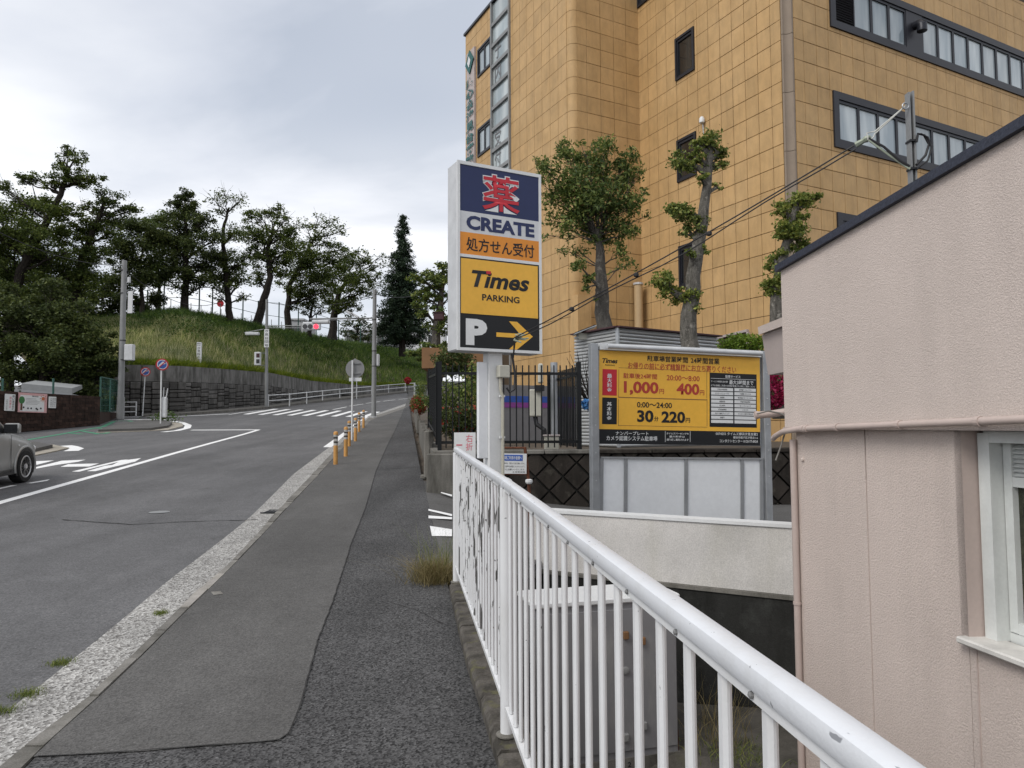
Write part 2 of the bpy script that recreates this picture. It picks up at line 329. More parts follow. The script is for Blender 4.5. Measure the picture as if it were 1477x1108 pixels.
# ------------------------------------------------------------------ geometry helpers
def link(o, parent=None, ploc=None):
    col.objects.link(o)
    if parent is not None:
        o.parent = parent
        o.matrix_parent_inverse = Matrix.Translation(-root_loc(parent))
    return o
def root_loc(p):
    return Vector(p.location) if p.type == 'EMPTY' else Vector((0, 0, 0))
class MB:
    def __init__(s): s.v = []; s.f = []
    def add(s, vs, fs):
        k = len(s.v); s.v += [tuple(x) for x in vs]; s.f += [tuple(i + k for i in f) for f in fs]; return s
    def box(s, c, d, ax=None):
        c = Vector(c); ax = ax or (Vector((1, 0, 0)), Vector((0, 1, 0)), Vector((0, 0, 1)))
        a, b, e = [Vector(ax[i]) * d[i] / 2 for i in range(3)]
        vs = [c + a * i + b * j + e * k for k in (-1, 1) for j in (-1, 1) for i in (-1, 1)]
        return s.add(vs, [(0, 2, 3, 1), (4, 5, 7, 6), (0, 1, 5, 4), (2, 6, 7, 3), (0, 4, 6, 2), (1, 3, 7, 5)])
    def cbox(s, c, d, ax=None, ch=.01):
        c = Vector(c); ax = ax or (Vector((1, 0, 0)), Vector((0, 1, 0)), Vector((0, 0, 1)))
        bm = bmesh.new(); bmesh.ops.create_cube(bm, size=1)
        for v in bm.verts: v.co = Vector((v.co.x * d[0], v.co.y * d[1], v.co.z * d[2]))
        bmesh.ops.bevel(bm, geom=bm.edges[:], offset=min(ch, min(d) * .45), segments=1, affect='EDGES')
        bm.verts.index_update()
        vs = [c + Vector(ax[0]) * v.co.x + Vector(ax[1]) * v.co.y + Vector(ax[2]) * v.co.z for v in bm.verts]
        fs = [[v.index for v in f.verts] for f in bm.faces]; bm.free(); return s.add(vs, fs)
    def hexa(s, lo, hi):      # two quads, lo and hi in the same order
        return s.add(list(lo) + list(hi), [(0, 3, 2, 1), (4, 5, 6, 7), (0, 1, 5, 4), (1, 2, 6, 5), (2, 3, 7, 6), (3, 0, 4, 7)])
    def prism(s, pts, n):     # polygon pushed along vector n
        k = len(pts); pts = [Vector(p) for p in pts]; q = [p + Vector(n) for p in pts]
        return s.add(pts + q, [tuple(range(k))[::-1], tuple(range(k, 2 * k))] + [(i, (i + 1) % k, k + (i + 1) % k, k + i) for i in range(k)])
    def tube(s, path, rad, seg=8, cap=True):
        path = [Vector(p) for p in path]; n = len(path)
        if not hasattr(rad, '__len__'): rad = [rad] * n
        base = len(s.v); prevx = None; fs = []
        for i, p in enumerate(path):
            t = (path[min(i + 1, n - 1)] - path[max(i - 1, 0)]); t = t.normalized() if t.length > 1e-9 else Vector((0, 0, 1))
            if prevx is None: x = t.cross(Vector((0.3, 0.1, 1)) if abs(t.z) < .9 else Vector((1, .2, 0)))
            else: x = prevx - t * prevx.dot(t)
            x.normalize(); prevx = x; y = t.cross(x)
            for k in range(seg):
                a = 2 * math.pi * k / seg; s.v.append(tuple(p + (x * math.cos(a) + y * math.sin(a)) * rad[i]))
        for i in range(n - 1):
            for k in range(seg):
                a = base + i * seg + k; b = base + i * seg + (k + 1) % seg; fs.append((a, b, b + seg, a + seg))
        if cap: fs += [tuple(base + k for k in range(seg))[::-1], tuple(base + (n - 1) * seg + k for k in range(seg))]
        s.f += fs; return s
    def lathe(s, c, prof, seg=24, ax=None):   # prof (radius, height) about axis ax[2]
        c = Vector(c); ax = ax or (Vector((1, 0, 0)), Vector((0, 1, 0)), Vector((0, 0, 1))); base = len(s.v)
        for r, h in prof:
            for k in range(seg):
                a = 2 * math.pi * k / seg; s.v.append(tuple(c + (Vector(ax[0]) * math.cos(a) + Vector(ax[1]) * math.sin(a)) * r + Vector(ax[2]) * h))
        for i in range(len(prof) - 1):
            for k in range(seg):
                a = base + i * seg + k; b = base + i * seg + (k + 1) % seg; s.f.append((a, b, b + seg, a + seg))
        s.f.append(tuple(base + k for k in range(seg))[::-1]); s.f.append(tuple(base + (len(prof) - 1) * seg + k for k in range(seg))); return s
    def build(s, name, mat, parent=None, smooth=False, kind=None, label=None):
        me = bpy.data.meshes.new(name); me.from_pydata(s.v, [], s.f)
        bm = bmesh.new(); bm.from_mesh(me); bmesh.ops.recalc_face_normals(bm, faces=bm.faces); bm.to_mesh(me); bm.free()
        return finish(me, name, mat, parent, smooth, kind, label)
def finish(me, name, mat, parent=None, smooth=False, kind=None, label=None):
    me.materials.append(MATS[mat] if isinstance(mat, str) else mat)
    if smooth:
        me.polygons.foreach_set('use_smooth', [True] * len(me.polygons))
        if smooth != 'all': me.set_sharp_from_angle(angle=math.radians(40))
    o = bpy.data.objects.new(name, me); link(o, parent)
    if kind: o['kind'] = kind
    if label: o['label'] = label
    return o
def tag(o, label, cat, group=None):
    o['label'] = label; o['category'] = cat
    if group: o['group'] = group
    return o
def thing(name, label, cat, loc, group=None):
    o = bpy.data.objects.new(name, None); o.empty_display_size = .2; o.location = loc; col.objects.link(o); return tag(o, label, cat, group)
def place(me, name, loc, parent=None, rot=None, scale=None):   # shared mesh data
    o = bpy.data.objects.new(name, me); link(o, parent)
    M = Matrix.Translation(loc)
    if rot is not None: M = M @ rot.to_4x4()
    o.matrix_basis = M
    if scale: o.scale = scale
    return o
def copy_thing(root, loc, label=None):
    r = root.copy(); col.objects.link(r); r.location = loc
    if label: r['label'] = label
    for ch in root.children:
        c = ch.copy(); col.objects.link(c); c.parent = r; c.matrix_parent_inverse = ch.matrix_parent_inverse.copy()
        for g in ch.children:
            d = g.copy(); col.objects.link(d); d.parent = c; d.matrix_parent_inverse = g.matrix_parent_inverse.copy()
    return r
UP = Vector((0, 0, 1))
class Board:          # a flat rectangle: o = top left corner, r = right, front = towards the viewer
    def __init__(s, tl, r, w, h, up=UP):
        s.o = Vector(tl); s.r = Vector(r).normalized(); s.u = Vector(up); s.u = (s.u - s.r * s.u.dot(s.r)).normalized(); s.n = s.r.cross(s.u); s.w = w; s.h = h
    def pt(s, a, b, d=0.0): return s.o + s.r * a * s.w - s.u * b * s.h + s.n * d
    def rect(s, a0, b0, a1, b1, d, mat, name, parent, th=.004):
        m = MB(); m.prism([s.pt(a0, b1, d - th), s.pt(a1, b1, d - th), s.pt(a1, b0, d - th), s.pt(a0, b0, d - th)], s.n * th)
        return m.build(name, mat, parent)
    def text(s, body, a0, b0, a1, b1, d, mat, parent, bold=.0, name='lettering', shear=0, fitw=True, space=1.0):
        me = text_mesh(body, bold, shear, space)
        n = len(me.vertices)
        if n == 0: return None
        co = np.empty(n * 3); me.vertices.foreach_get('co', co); co = co.reshape(-1, 3)
        lo = co.min(0); hi = co.max(0); ex = np.maximum(hi - lo, 1e-5)
        kx = (a1 - a0) * s.w / ex[0]; ky = (b1 - b0) * s.h / ex[1]
        x = (co[:, 0] - lo[0]) * kx; y = (co[:, 1] - lo[1]) * ky
        p0 = np.array(s.pt(a0, b1, d)); out = p0 + np.outer(x, np.array(s.r)) + np.outer(y, np.array(s.u))
        me.vertices.foreach_set('co', out.ravel()); me.update()
        return finish(me, name, mat, parent)
def text_mesh(body, bold=0, shear=0, space=1.0):
    c = bpy.data.curves.new('lettering', 'FONT'); c.body = body; c.offset = bold; c.shear = shear; c.resolution_u = 3; c.space_character = space; c.size = 1; c.space_line = .95
    o = bpy.data.objects.new('lettering_source', c); me = bpy.data.meshes.new_from_object(o)
    bpy.data.objects.remove(o); bpy.data.curves.remove(c); me.materials.clear(); me.name = 'lettering'
    return me

# sheets that follow the slope of the street
def sheet(xa, xb, ys, off, mat, name, parent=None, kind='structure', nx=1, zf=None):
    m = MB(); zf = zf or (lambda x, y: zg(y))
    for y in ys:
        a, b = xa(y), xb(y)
        for i in range(nx + 1):
            x = a + (b - a) * i / nx; m.v.append((x, y, zf(x, y) + off))
    for j in range(len(ys) - 1):
        for i in range(nx):
            k = j * (nx + 1) + i; m.f.append((k, k + 1, k + nx + 2, k + nx + 1))
    o = m.build(name, mat, parent)
    if kind and parent is None: o['kind'] = kind
    return o
def ribbon(pts, w, off, mat, name, parent=None, px=True, closed=False, wj=0):
    q = [PG(*p) if px else Vector(p) for p in pts]; path = []
    for i in range(len(q) - 1):
        n = max(1, int((q[i + 1] - q[i]).length / .5)) if wj == 0 else max(1, int((q[i + 1] - q[i]).length / .06))
        for k in range(n): path.append(q[i].lerp(q[i + 1], k / n))
    path.append(q[-1]); m = MB()
    for i, p in enumerate(path):
        t = path[min(i + 1, len(path) - 1)] - path[max(0, i - 1)]; t.z = 0; t.normalize(); s = Vector((t.y, -t.x, 0))
        ww = w * (1 + wj * R.uniform(-.9, .9)); jj = s * (wj * w * R.uniform(-1, 1))
        for e in (-1, 1):
            x = p + s * e * ww / 2 + jj; m.v.append((x.x, x.y, zg(x.y) + off))
    for i in range(len(path) - 1): m.f.append((2 * i, 2 * i + 1, 2 * i + 3, 2 * i + 2))
    return m.build(name, mat, parent)
def patch(pts, off, mat, name, parent=None, px=True):     # flat polygon lying on the street
    q = [PG(*p) if px else Vector(p) for p in pts]
    m = MB(); m.v = [(p.x, p.y, zg(p.y) + off) for p in q]; m.f = [tuple(range(len(q)))]
    return m.build(name, mat, parent)

# foliage: many small leaf faces in one mesh
def leaves_mesh(name, cen, size, mat, parent=None, flat=.5, aspect=.55, kind=None, droop=0.0, jitter=.45):
    cen = np.asarray(cen, float); n = len(cen)
    size = np.asarray(size if hasattr(size, '__len__') else np.full(n, size)) * rng.uniform(1 - jitter, 1 + jitter, n)
    a = rng.normal(size=(n, 3)); a[:, 2] = a[:, 2] * flat - droop; a /= np.linalg.norm(a, axis=1)[:, None]
    b = rng.normal(size=(n, 3)); b[:, 2] *= flat; b -= a * (a * b).sum(1)[:, None]; b /= np.linalg.norm(b, axis=1)[:, None]
    L = a * size[:, None]; B = b * (size * aspect * .5)[:, None]
    nn = np.cross(a, b) * (size * .12)[:, None]
    v = np.stack([cen - L * .5, cen - L * .02 + B + nn, cen + L * .5, cen - L * .02 - B + nn], 1).reshape(-1, 3)
    me = bpy.data.meshes.new(name); me.vertices.add(n * 4); me.vertices.foreach_set('co', v.ravel())
    me.loops.add(n * 4); me.loops.foreach_set('vertex_index', np.arange(n * 4, dtype=np.int32))
    me.polygons.add(n); me.polygons.foreach_set('loop_start', np.arange(0, n * 4, 4, dtype=np.int32)); me.polygons.foreach_set('loop_total', np.full(n, 4, np.int32))
    me.update(calc_edges=True)
    return finish(me, name, mat, parent, False, kind)
def blades_mesh(name, base, h, w, mat, parent=None, lean=.35, kind=None):
    base = np.asarray(base, float); n = len(base)
    h = np.asarray(h if hasattr(h, '__len__') else np.full(n, h)) * rng.uniform(.55, 1.25, n); w = np.full(n, w) * rng.uniform(.6, 1.3, n)
    an = rng.uniform(0, 2 * np.pi, n); s = np.stack([np.cos(an), np.sin(an), np.zeros(n)], 1) * w[:, None]
    ln = rng.normal(size=(n, 3)) * lean; ln[:, 2] = 0
    mid = base + (ln * .35 + np.array([0, 0, .55])) * h[:, None]; tip = base + (ln * 1.1 + np.array([0, 0, 1.0])) * h[:, None]
    v = np.stack([base - s, base + s, mid + s * .8, tip, mid - s * .8], 1).reshape(-1, 3)
    me = bpy.data.meshes.new(name); me.vertices.add(n * 5); me.vertices.foreach_set('co', v.ravel())
    ix = (np.arange(n, dtype=np.int32) * 5)[:, None] + np.array([0, 1, 2, 4, 4, 2, 3], dtype=np.int32)[None, :]
    me.loops.add(n * 7); me.loops.foreach_set('vertex_index', ix.ravel())
    ls = (np.arange(n, dtype=np.int32) * 7)[:, None] + np.array([0, 4], dtype=np.int32)[None, :]
    me.polygons.add(n * 2); me.polygons.foreach_set('loop_start', ls.ravel()); me.polygons.foreach_set('loop_total', np.tile(np.array([4, 3], np.int32), n))
    me.update(calc_edges=True)
    return finish(me, name, mat, parent, False, kind)
def wob(p, q, n, amp):
    out = []
    for i in range(n + 1):
        t = i / n; x = p.lerp(q, t); k = amp * (q - p).length * math.sin(math.pi * t)
        out.append(x + Vector((R.uniform(-1, 1), R.uniform(-1, 1), R.uniform(-.6, .6))) * k)
    return out
def grow_tree(name, label, Y, trunk, r0, blobs, leaf='leaf_cherry', bark='bark_dark', lsize=.16, cover=4.0, group='trees', cat='tree', flat=.45, aspect=.6, bare=0, base=None,
              clump=.42, droop=0.0, sub=1.0, tips=True, vflat=.62, limb=1.0):
    """trunk: photo points bottom to top; blobs: (u, v, radius px, depth shift m, cover factor)"""
    pts = [P(u, v, Y) for u, v in trunk]
    if base is not None: pts[0] = Vector(base)
    root = thing(name, label, cat, pts[0], group)
    m = MB(); path = []
    for i in range(len(pts) - 1):
        seg = wob(pts[i], pts[i + 1], 4, .03); path += seg[:-1]
    path.append(pts[-1]); n = len(path)
    rad = [r0 * (1.25 if i == 0 else 1) * (1 - .72 * i / (n - 1)) for i in range(n)]
    m.tube(path, rad, 8)
    cen = []; siz = []
    for bl in blobs:
        u, v, rp = bl[:3]; dy = bl[3] if len(bl) > 3 else None; cf = bl[4] if len(bl) > 4 else 1.0
        if dy is None: dy = R.uniform(-1, 1) * rp / F * Y * .8
        c = P(u, v, Y + dy); r = rp / F * Y
        # limb from the trunk to the clump
        cand = [(abs((q - c).length) + max(0, q.z - c.z) * 2.5, i) for i, q in enumerate(path)]
        k = min(cand)[1]; k = max(k - 1, n // 5)
        lr = min(rad[k] * .62, .035 + r * .07) * limb
        lp = wob(path[k], c, 5, .07); m.tube(lp, [lr * (1 - .7 * i / 5) for i in range(6)], 6)
        nc = max(5, int((7 + r * 4) * sub))
        for _ in range(nc):
            d = Vector((R.gauss(0, 1), R.gauss(0, 1), R.gauss(0, 1))).normalized() * r * (R.random() ** .45)
            d.z *= .8; e = c + d
            st = lp[R.choice((2, 3, 4, 5))]
            tw = wob(st, e + d * .12, 3, .09); m.tube(tw, [lr * .3, lr * .22, lr * .14, lr * .05], 4, False)
            cr = r * clump * R.uniform(.7, 1.25)
            nl = int(cover * cf * (r * r * math.pi) / (lsize * lsize * .5) / nc)
            if nl < 1: continue
            q = rng.normal(size=(nl, 3)) * .5; q[:, 2] *= vflat
            q *= cr; q += np.array(e); cen.append(q)
        for _ in range(int(bare)):
            d = Vector((R.gauss(0, 1), R.gauss(0, .5), abs(R.gauss(0, 1)) + .3)).normalized() * r * R.uniform(.9, 1.5)
            tw = wob(c, c + d, 4, .06); m.tube(tw, [lr * .4, lr * .3, lr * .2, lr * .1, .006], 4, False)
    m.build('trunk', bark, root, True)
    if cen: leaves_mesh('crown', np.concatenate(cen), lsize, leaf, root, flat, aspect, droop=droop)
    return root
# ================================================================== the street
def fx(pix, ext=None):
    q = sorted([PG(*p) for p in pix], key=lambda p: p.y); ys = [p.y for p in q]; xs = [p.x for p in q]
    def f(y):
        if y < ys[0]: k = (xs[1] - xs[0]) / max(ys[1] - ys[0], .1); k = -.155 ; return xs[0] + k * (y - ys[0])
        if y > ys[-1]: k = (xs[-1] - xs[-2]) / (ys[-1] - ys[-2]); return xs[-1] + k * (y - ys[-1])
        return float(np.interp(y, ys, xs))
    return f
x_road = fx([(0, 1021), (52, 982), (160, 898), (242, 831), (360, 742), (423, 681), (479, 640), (500, 622), (530, 600), (560, 590), (592, 579)])
x_gut = fx([(0, 1102), (56, 1058), (130, 1002), (186, 948), (282, 853), (338, 805), (396, 740), (446, 688), (479, 653), (499, 632), (531, 603), (562, 593), (594, 582)])
x_kerb = fx([(37, 1108), (69, 1071), (140, 1008), (203, 948), (260, 890), (340, 812), (407, 740), (452, 693), (482, 660), (500, 640), (535, 606), (564, 596), (595, 584)])
def x_rail(y): return .488 - .155 * y          # line of the railing posts
_pl = fx([(647, 848), (672, 960), (704, 1057), (717, 1106)])
def x_walk(y):                                 # right edge of the pavement
    if y < 6.7: return _pl(y)
    a = PG(609, 692)
    if y < a.y: return _pl(6.7) + (a.x + .02 - _pl(6.7)) * (y - 6.7) / (a.y - 6.7)
    return a.x - .15 * (y - a.y)
YS = [-6 + .25 * i for i in range(145)]; YS += [30.25 + .75 * i for i in range(100)]; YS += [106 + 6 * i for i in range(15)]
STEP = .05
road = sheet(lambda y: -70, lambda y: x_road(y), YS, -STEP, 'road_asphalt', 'road', nx=8)
sheet(x_road, lambda y: x_gut(y), YS, -STEP + .004, 'gutter_concrete', 'gutter')
walk = sheet(x_kerb, x_walk, YS, 0, 'coarse_asphalt', 'pavement', nx=4)
# kerb stones, one by one
kerb = bpy.data.objects.new('kerb', None); col.objects.link(kerb); kerb['kind'] = 'structure'
ks = [1.6]
while ks[-1] < 60: ks.append(ks[-1] + .6 * R.uniform(.97, 1.03))
kl = [y for y in ks]
for i in range(len(kl) - 1):
    y0, y1 = kl[i] + .006, kl[i + 1] - .006
    if y0 > 36: break
    dz = R.uniform(-.004, .008)
    lo = [(x_gut(y0), y0, zg(y0) - .16), (x_kerb(y0) - .004, y0, zg(y0) - .16), (x_kerb(y1) - .004, y1, zg(y1) - .16), (x_gut(y1), y1, zg(y1) - .16)]
    hi = [(a, b, c + .165 + dz) for a, b, c in lo]; hi[0] = (hi[0][0] + .012, hi[0][1], hi[0][2]); hi[3] = (hi[3][0] + .012, hi[3][1], hi[3][2])
    MB().hexa(lo, hi).build('kerb_stone', 'new_kerb_concrete' if 5.75 < y0 < 6.9 else 'kerb_concrete', kerb)
sheet(x_gut, x_kerb, [y for y in YS if 35.5 < y], .003, 'kerb_concrete', 'kerb_run', kerb)
# smoother, newer strip of asphalt along the kerb and the cracks that edge it
_pe = fx([(416, 1058), (433, 1017), (459, 922), (481, 866), (507, 783), (527, 733), (542, 680), (560, 640), (577, 604)])
def pe(y): return _pe(y)
y0 = PG(416, 1057).y
q_ = [PG(*p) for p in ((48, 1093), (110, 1090), (150, 1088), (205, 1085), (260, 1080), (320, 1076), (370, 1072), (396, 1069.5), (408, 1065), (415, 1059))]
patch([p for p in q_] + [Vector((pe(y0), y0, 0)), Vector((x_kerb(y0) + .004, y0, 0))], .005, 'walk_asphalt', 'asphalt_strip', walk, px=False)
sheet(lambda y: x_kerb(y) + .004, pe, [y0 - .1 * 0] + [y for y in YS if y0 < y < 120], .005, 'walk_asphalt', 'asphalt_strip', walk, nx=3)
ribbon([(416, 1060), (433, 1017), (459, 922), (481, 866), (507, 783), (527, 733), (542, 680), (560, 640), (577, 604)], .007, .008, 'crack_dark', 'crack', walk, wj=.6)
ribbon([(54, 1093), (150, 1088), (260, 1080), (370, 1072), (402, 1069), (416, 1060)], .006, .008, 'crack_dark', 'crack', walk, wj=.6)
ribbon([(542, 678), (575, 676), (608, 674)], .03, .008, 'crack_dark', 'crack', walk, wj=.4)
ribbon([(548, 657), (580, 654), (600, 655), (607, 660)], .03, .008, 'crack_dark', 'crack', walk, wj=.4)
ribbon([(90, 745), (190, 752), (260, 748), (372, 745)], .025, -STEP + .006, 'crack_dark', 'crack', road, wj=.5)
ribbon([(640, 900), (600, 880), (560, 868)], .006, .003, 'crack_dark', 'crack', walk, wj=.5)
patch([(304, 855), (318, 854), (322, 858), (308, 860)], .009, 'kerb_concrete', 'painted_mark', walk)
# ground under and around everything, down in the pit and behind
def zdrive(x, y):
    t = min(1, max(0, (x - x_walk(y)) / 3.0)); return zg(y) * (1 - t) + 0.0 * t
gm = MB(); gx = [-900, -300, -120, -60, -30, -15, -6] + [round(-5 + .25 * i, 2) for i in range(57)] + [14, 25, 60, 200, 900]
gy = [-600, -120, -30, -8] + [-6 + .5 * i for i in range(60)] + [24 + 3 * i for i in range(30)] + [150, 250, 500, 1200, 3000]
def gz(x, y):
    if y < 13 and x > x_rail(min(max(y, -6), 7)) + .12: return -1.32
    if y < 17 and x > x_walk(y) + .3: return -.12
    if y >= 17 and x > x_walk(min(y, 60)) + .5: return max(.9, zg(min(y, 120)) - .3)
    return zg(min(y, 190)) - .12
for y in gy:
    for x in gx: gm.v.append((x, y, gz(x, y)))
nx = len(gx)
for j in range(len(gy) - 1):
    for i in range(nx - 1): k = j * nx + i; gm.f.append((k, k + 1, k + nx + 1, k + nx))
g = gm.build('ground', 'soil'); g['kind'] = 'structure'
m = MB(); dcols = [i / 24 for i in range(25)]; drows = [j / 20 for j in range(21)]
for cx in dcols:
    for ry in drows:
        x = -.45 + cx * 9.5
        ylo = min(6.62, 7.87 - .53 * (x - .2)) if x > -.1 else 6.72
        ylo = max(ylo, 3.0); ylo = 6.74 if x < .22 else 7.92 - .53 * (x - .2)
        y = ylo + (14.4 - ylo) * ry
        if cx == 0: x = x_walk(y)
        m.v.append((x, y, zdrive(x, y) - .003))
for i in range(24):
    for j in range(20): k = i * 21 + j; m.f.append((k, k + 1, k + 22, k + 21))
o = m.build('driveway', 'walk_asphalt'); o['kind'] = 'structure'
# painted markings on the road
RO = -STEP + .005
def mark(pts, mat='white_marking', name='painted_line', off=RO): return patch(pts, off, mat, name, road)
ribbon([(-40, 733), (0, 721), (80, 699), (160, 677), (250, 652), (373, 618.5)], .19, RO, 'white_marking', 'painted_line', road)
ribbon([(276, 619), (373, 618.6)], .35, RO + .002, 'white_marking', 'stop_line', road)
mark([(466, 643), (478, 643), (508, 617), (503, 617)])
ribbon([(503, 617), (516, 608), (530, 600)], .12, RO, 'white_marking', 'painted_line', road)
ribbon([(552, 596), (570, 590), (592, 584)], .15, RO + .003, 'white_marking', 'painted_line', road)
for a, b in (((480, 590), (500, 586)), ((504, 585), (524, 582)), ((528, 581), (548, 578.5)), ((553, 578), (570, 576)), ((575, 575.4), (592, 574))):
    ribbon([a, b], .14, RO, 'white_marking', 'painted_line', road)
ribbon([(330, 597), (350, 594), (380, 591)], .15, RO, 'white_marking', 'painted_line', road)
for i in range(9):                               # zebra crossing
    t0, t1 = i / 9 + .01, i / 9 + .054
    q = lambda t, w: ((348 + 190 * t + w * 45 * (1 - t * .55)), 596.5 + 4.5 * t - w * 7.6)
    mark([q(t0, 0), q(t1, 0), q(t1, 1), q(t0, 1)], name='crosswalk_stripe')
ribbon([(178, 600.5), (230, 600), (270, 599), (330, 596)], .3, RO, 'white_marking', 'painted_line', road)
ribbon([(178, 604), (250, 604.5)], .35, RO, 'white_marking', 'painted_line', road)
def z2(*p): return [(x / 3.957, 460 + y / 3.957) for x, y in p]
for q in (((196, 803), (310, 798), (196, 826)), ((196, 838), (352, 800), (490, 794), (445, 806), (330, 822), (196, 846)), ((345, 834), (390, 819), (565, 815), (510, 832)),
          ((410, 860), (690, 796), (735, 792), (452, 861)), ((495, 858), (600, 828), (760, 808), (545, 858)), ((690, 800), (806, 785), (770, 806), (640, 824)), ((150, 925), (285, 903), (270, 912), (180, 926)), ((-60, 962), (60, 938), (100, 936), (0, 958))):
    mark(z2(*q), name='painted_letter')
ribbon(z2((370, 716), (405, 722), (438, 733), (405, 746)), .4, RO + .002, 'white_marking', 'painted_line', road)
ribbon(z2((985, 580), (1035, 586), (1075, 602), (1068, 618), (1010, 632), (930, 640)), .3, RO + .002, 'white_marking', 'painted_line', road)
ribbon(z2((120, 690), (300, 660), (480, 628), (590, 610), (650, 580)), .22, RO + .002, 'green_marking', 'green_line', road)
ribbon(z2((650, 579), (730, 577), (778, 583), (700, 618), (600, 648), (540, 652)), .22, RO + .002, 'green_marking', 'green_line', road)
for a, b in (((470, 635), (560, 650)), ((560, 618), (650, 628)), ((640, 600), (720, 600)), ((400, 646), (470, 652))): ribbon(z2(a, b), .18, RO + .003, 'green_marking', 'green_line', road)
# raised islands at the mouth of the side street
def island(name, pix, mat, top=.12, parent=None):
    q = [PG(*p, -STEP) for p in pix]; m = MB(); k = len(q)
    m.v = [(p.x, p.y, p.z - .02) for p in q] + [(p.x, p.y, p.z + top) for p in q]
    m.f = [tuple(range(k)), tuple(range(k, 2 * k))] + [(i, (i + 1) % k, k + (i + 1) % k, k + i) for i in range(k)]
    o = m.build(name, mat, parent)
    if parent is None: o['kind'] = 'structure'
    return o
island('pavement_corner', z2((100, 720), (200, 708), (300, 722), (395, 740), (330, 756), (205, 782), (90, 800)), 'island_concrete', .03)
island('pavement_corner', z2((90, 730), (200, 722), (300, 742), (200, 765), (90, 780)), 'walk_asphalt', .13)
island('pavement_corner', z2((545, 652), (640, 622), (800, 590), (960, 588), (1040, 600), (1045, 615), (960, 636), (840, 642)), 'island_concrete', .03)
island('pavement_corner', z2((560, 650), (660, 618), (810, 590), (930, 590), (982, 606), (960, 625), (860, 640)), 'walk_asphalt', .13)
# road furniture set flush: drain grate and manhole
t = thing('drain_grate', 'dark cast iron drain grate set in the pebbled gutter', 'drain', PG(405, 736))
c = PG(405, 738, -STEP + .004)
for i in range(8): MB().box(c + Vector((-.2 + i * .058, 0, .004)), (.03, .34, .012)).build('grate_bar', 'sign_black', t)
MB().box(c + Vector((0, -.18, .004)), (.5, .03, .014)).build('grate_frame', 'sign_black', t); MB().box(c + Vector((0, .18, .004)), (.5, .03, .014)).build('grate_frame', 'sign_black', t)
c = PG(230, 739, -STEP); t = thing('manhole_cover', 'small round manhole cover in the road left of the drain', 'manhole', c)
MB().lathe(c, [(.15, 0), (.15, .006), (.13, .008), (0.01, .009)], 24).build('cover', 'pole_grey', t)

# ------------------------------------------------------------------ far retaining wall and embankment
wall_base = [(40, 601.5), (150, 600), (205, 598.5), (260, 596.5), (320, 591.5), (390, 585), (450, 577), (520, 570.5), (575, 565), (615, 561.5)]
wall_top = [526, 526, 526.5, 528, 532, 538, 549.5, 556, 556.5, 555]
wb = [PG(u, v) for u, v in wall_base]
wt = [P(wall_base[i][0] + (0), wall_top[i], wb[i].y) for i in range(len(wb))]
def lerp_list(a, n):
    out = []
    for i in range(len(a) - 1):
        for k in range(n): out.append(a[i].lerp(a[i + 1], k / n))
    return out + [a[-1]]
WB, WT = lerp_list(wb, 6), lerp_list(wt, 6)
wallt = thing('retaining_wall', 'grey retaining wall of rough stone under a concrete band, below the grass bank', 'wall', wb[3])
mm = MB(); nb = len(WB)
for i in range(nb - 1):                    # stone faced lower part, backing
    a, b = WB[i], WB[i + 1]; ta, tb = WT[i], WT[i + 1]
    nrm = Vector((-(b - a).y, (b - a).x, 0)).normalized()
    if nrm.y < 0: nrm = -nrm
    fa, fb = max(0, (ta.z - a.z) - 1.0), max(0, (tb.z - b.z) - 1.0)
    mm.hexa([a - UP * .3 + nrm * .1, b - UP * .3 + nrm * .1, b - UP * .3 + nrm * .5, a - UP * .3 + nrm * .5], [a + UP * fa + nrm * .1, b + UP * fb + nrm * .1, b + UP * fb + nrm * .5, a + UP * fa + nrm * .5])
mm.build('stone_backing', 'mortar_dark', wallt)
for i in range(0, nb - 1, 3):                    # concrete band in cast lengths
    j = min(i + 3, nb - 1); a, b, ta, tb = WB[i], WB[j], WT[i], WT[j]
    nrm = Vector((-(b - a).y, (b - a).x, 0)).normalized()
    if nrm.y < 0: nrm = -nrm
    d = (b - a).normalized() * .025
    ha, hb = min(1.0, ta.z - a.z), min(1.0, tb.z - b.z)
    MB().hexa([ta - UP * ha + d, tb - UP * hb - d, tb - UP * hb - d + nrm * .5, ta - UP * ha + d + nrm * .5], [ta + d, tb - d, tb - d + nrm * .5, ta + d + nrm * .5]).build('concrete_band', 'band_concrete', wallt)
# stones: irregular courses
cl = [0.0]
for i in range(nb - 1): cl.append(cl[-1] + (WB[i + 1] - WB[i]).length)
def along(s):
    i = min(max(np.searchsorted(cl, s) - 1, 0), nb - 2); t = (s - cl[i]) / (cl[i + 1] - cl[i]); return WB[i].lerp(WB[i + 1], t), WT[i].lerp(WT[i + 1], t), (WB[i + 1] - WB[i]).normalized()
s = 0.0; stones = 0
while s < cl[-1] - 3:
    w = R.uniform(.5, 1.05); a, ta, d = along(s + w / 2); h = ta.z - a.z - 1.02
    if h < .25: s += w; continue
    n = Vector((d.y, -d.x, 0))
    if n.y > 0: n = -n
    z = -.1; tall = h + .1
    cuts = [0]
    while cuts[-1] < tall - .25: cuts.append(cuts[-1] + R.choice((.2, .26, .3, .4)))
    cuts[-1] = tall
    for k in range(len(cuts) - 1):
        h0, h1 = cuts[k], cuts[k + 1]; nn = 2 if (w > .8 and R.random() < .3) else 1
        for q in range(nn):
            ww = w / nn; cc = a + d * ((q + .5) * ww - w / 2) + UP * (-.1 + (h0 + h1) / 2) - n * .06
            MB().cbox(cc + n * R.uniform(0, .06), (ww - .035, .22, h1 - h0 - .035), (d, n, UP), .035).build('stone', 'stone', wallt); stones += 1
    s += w
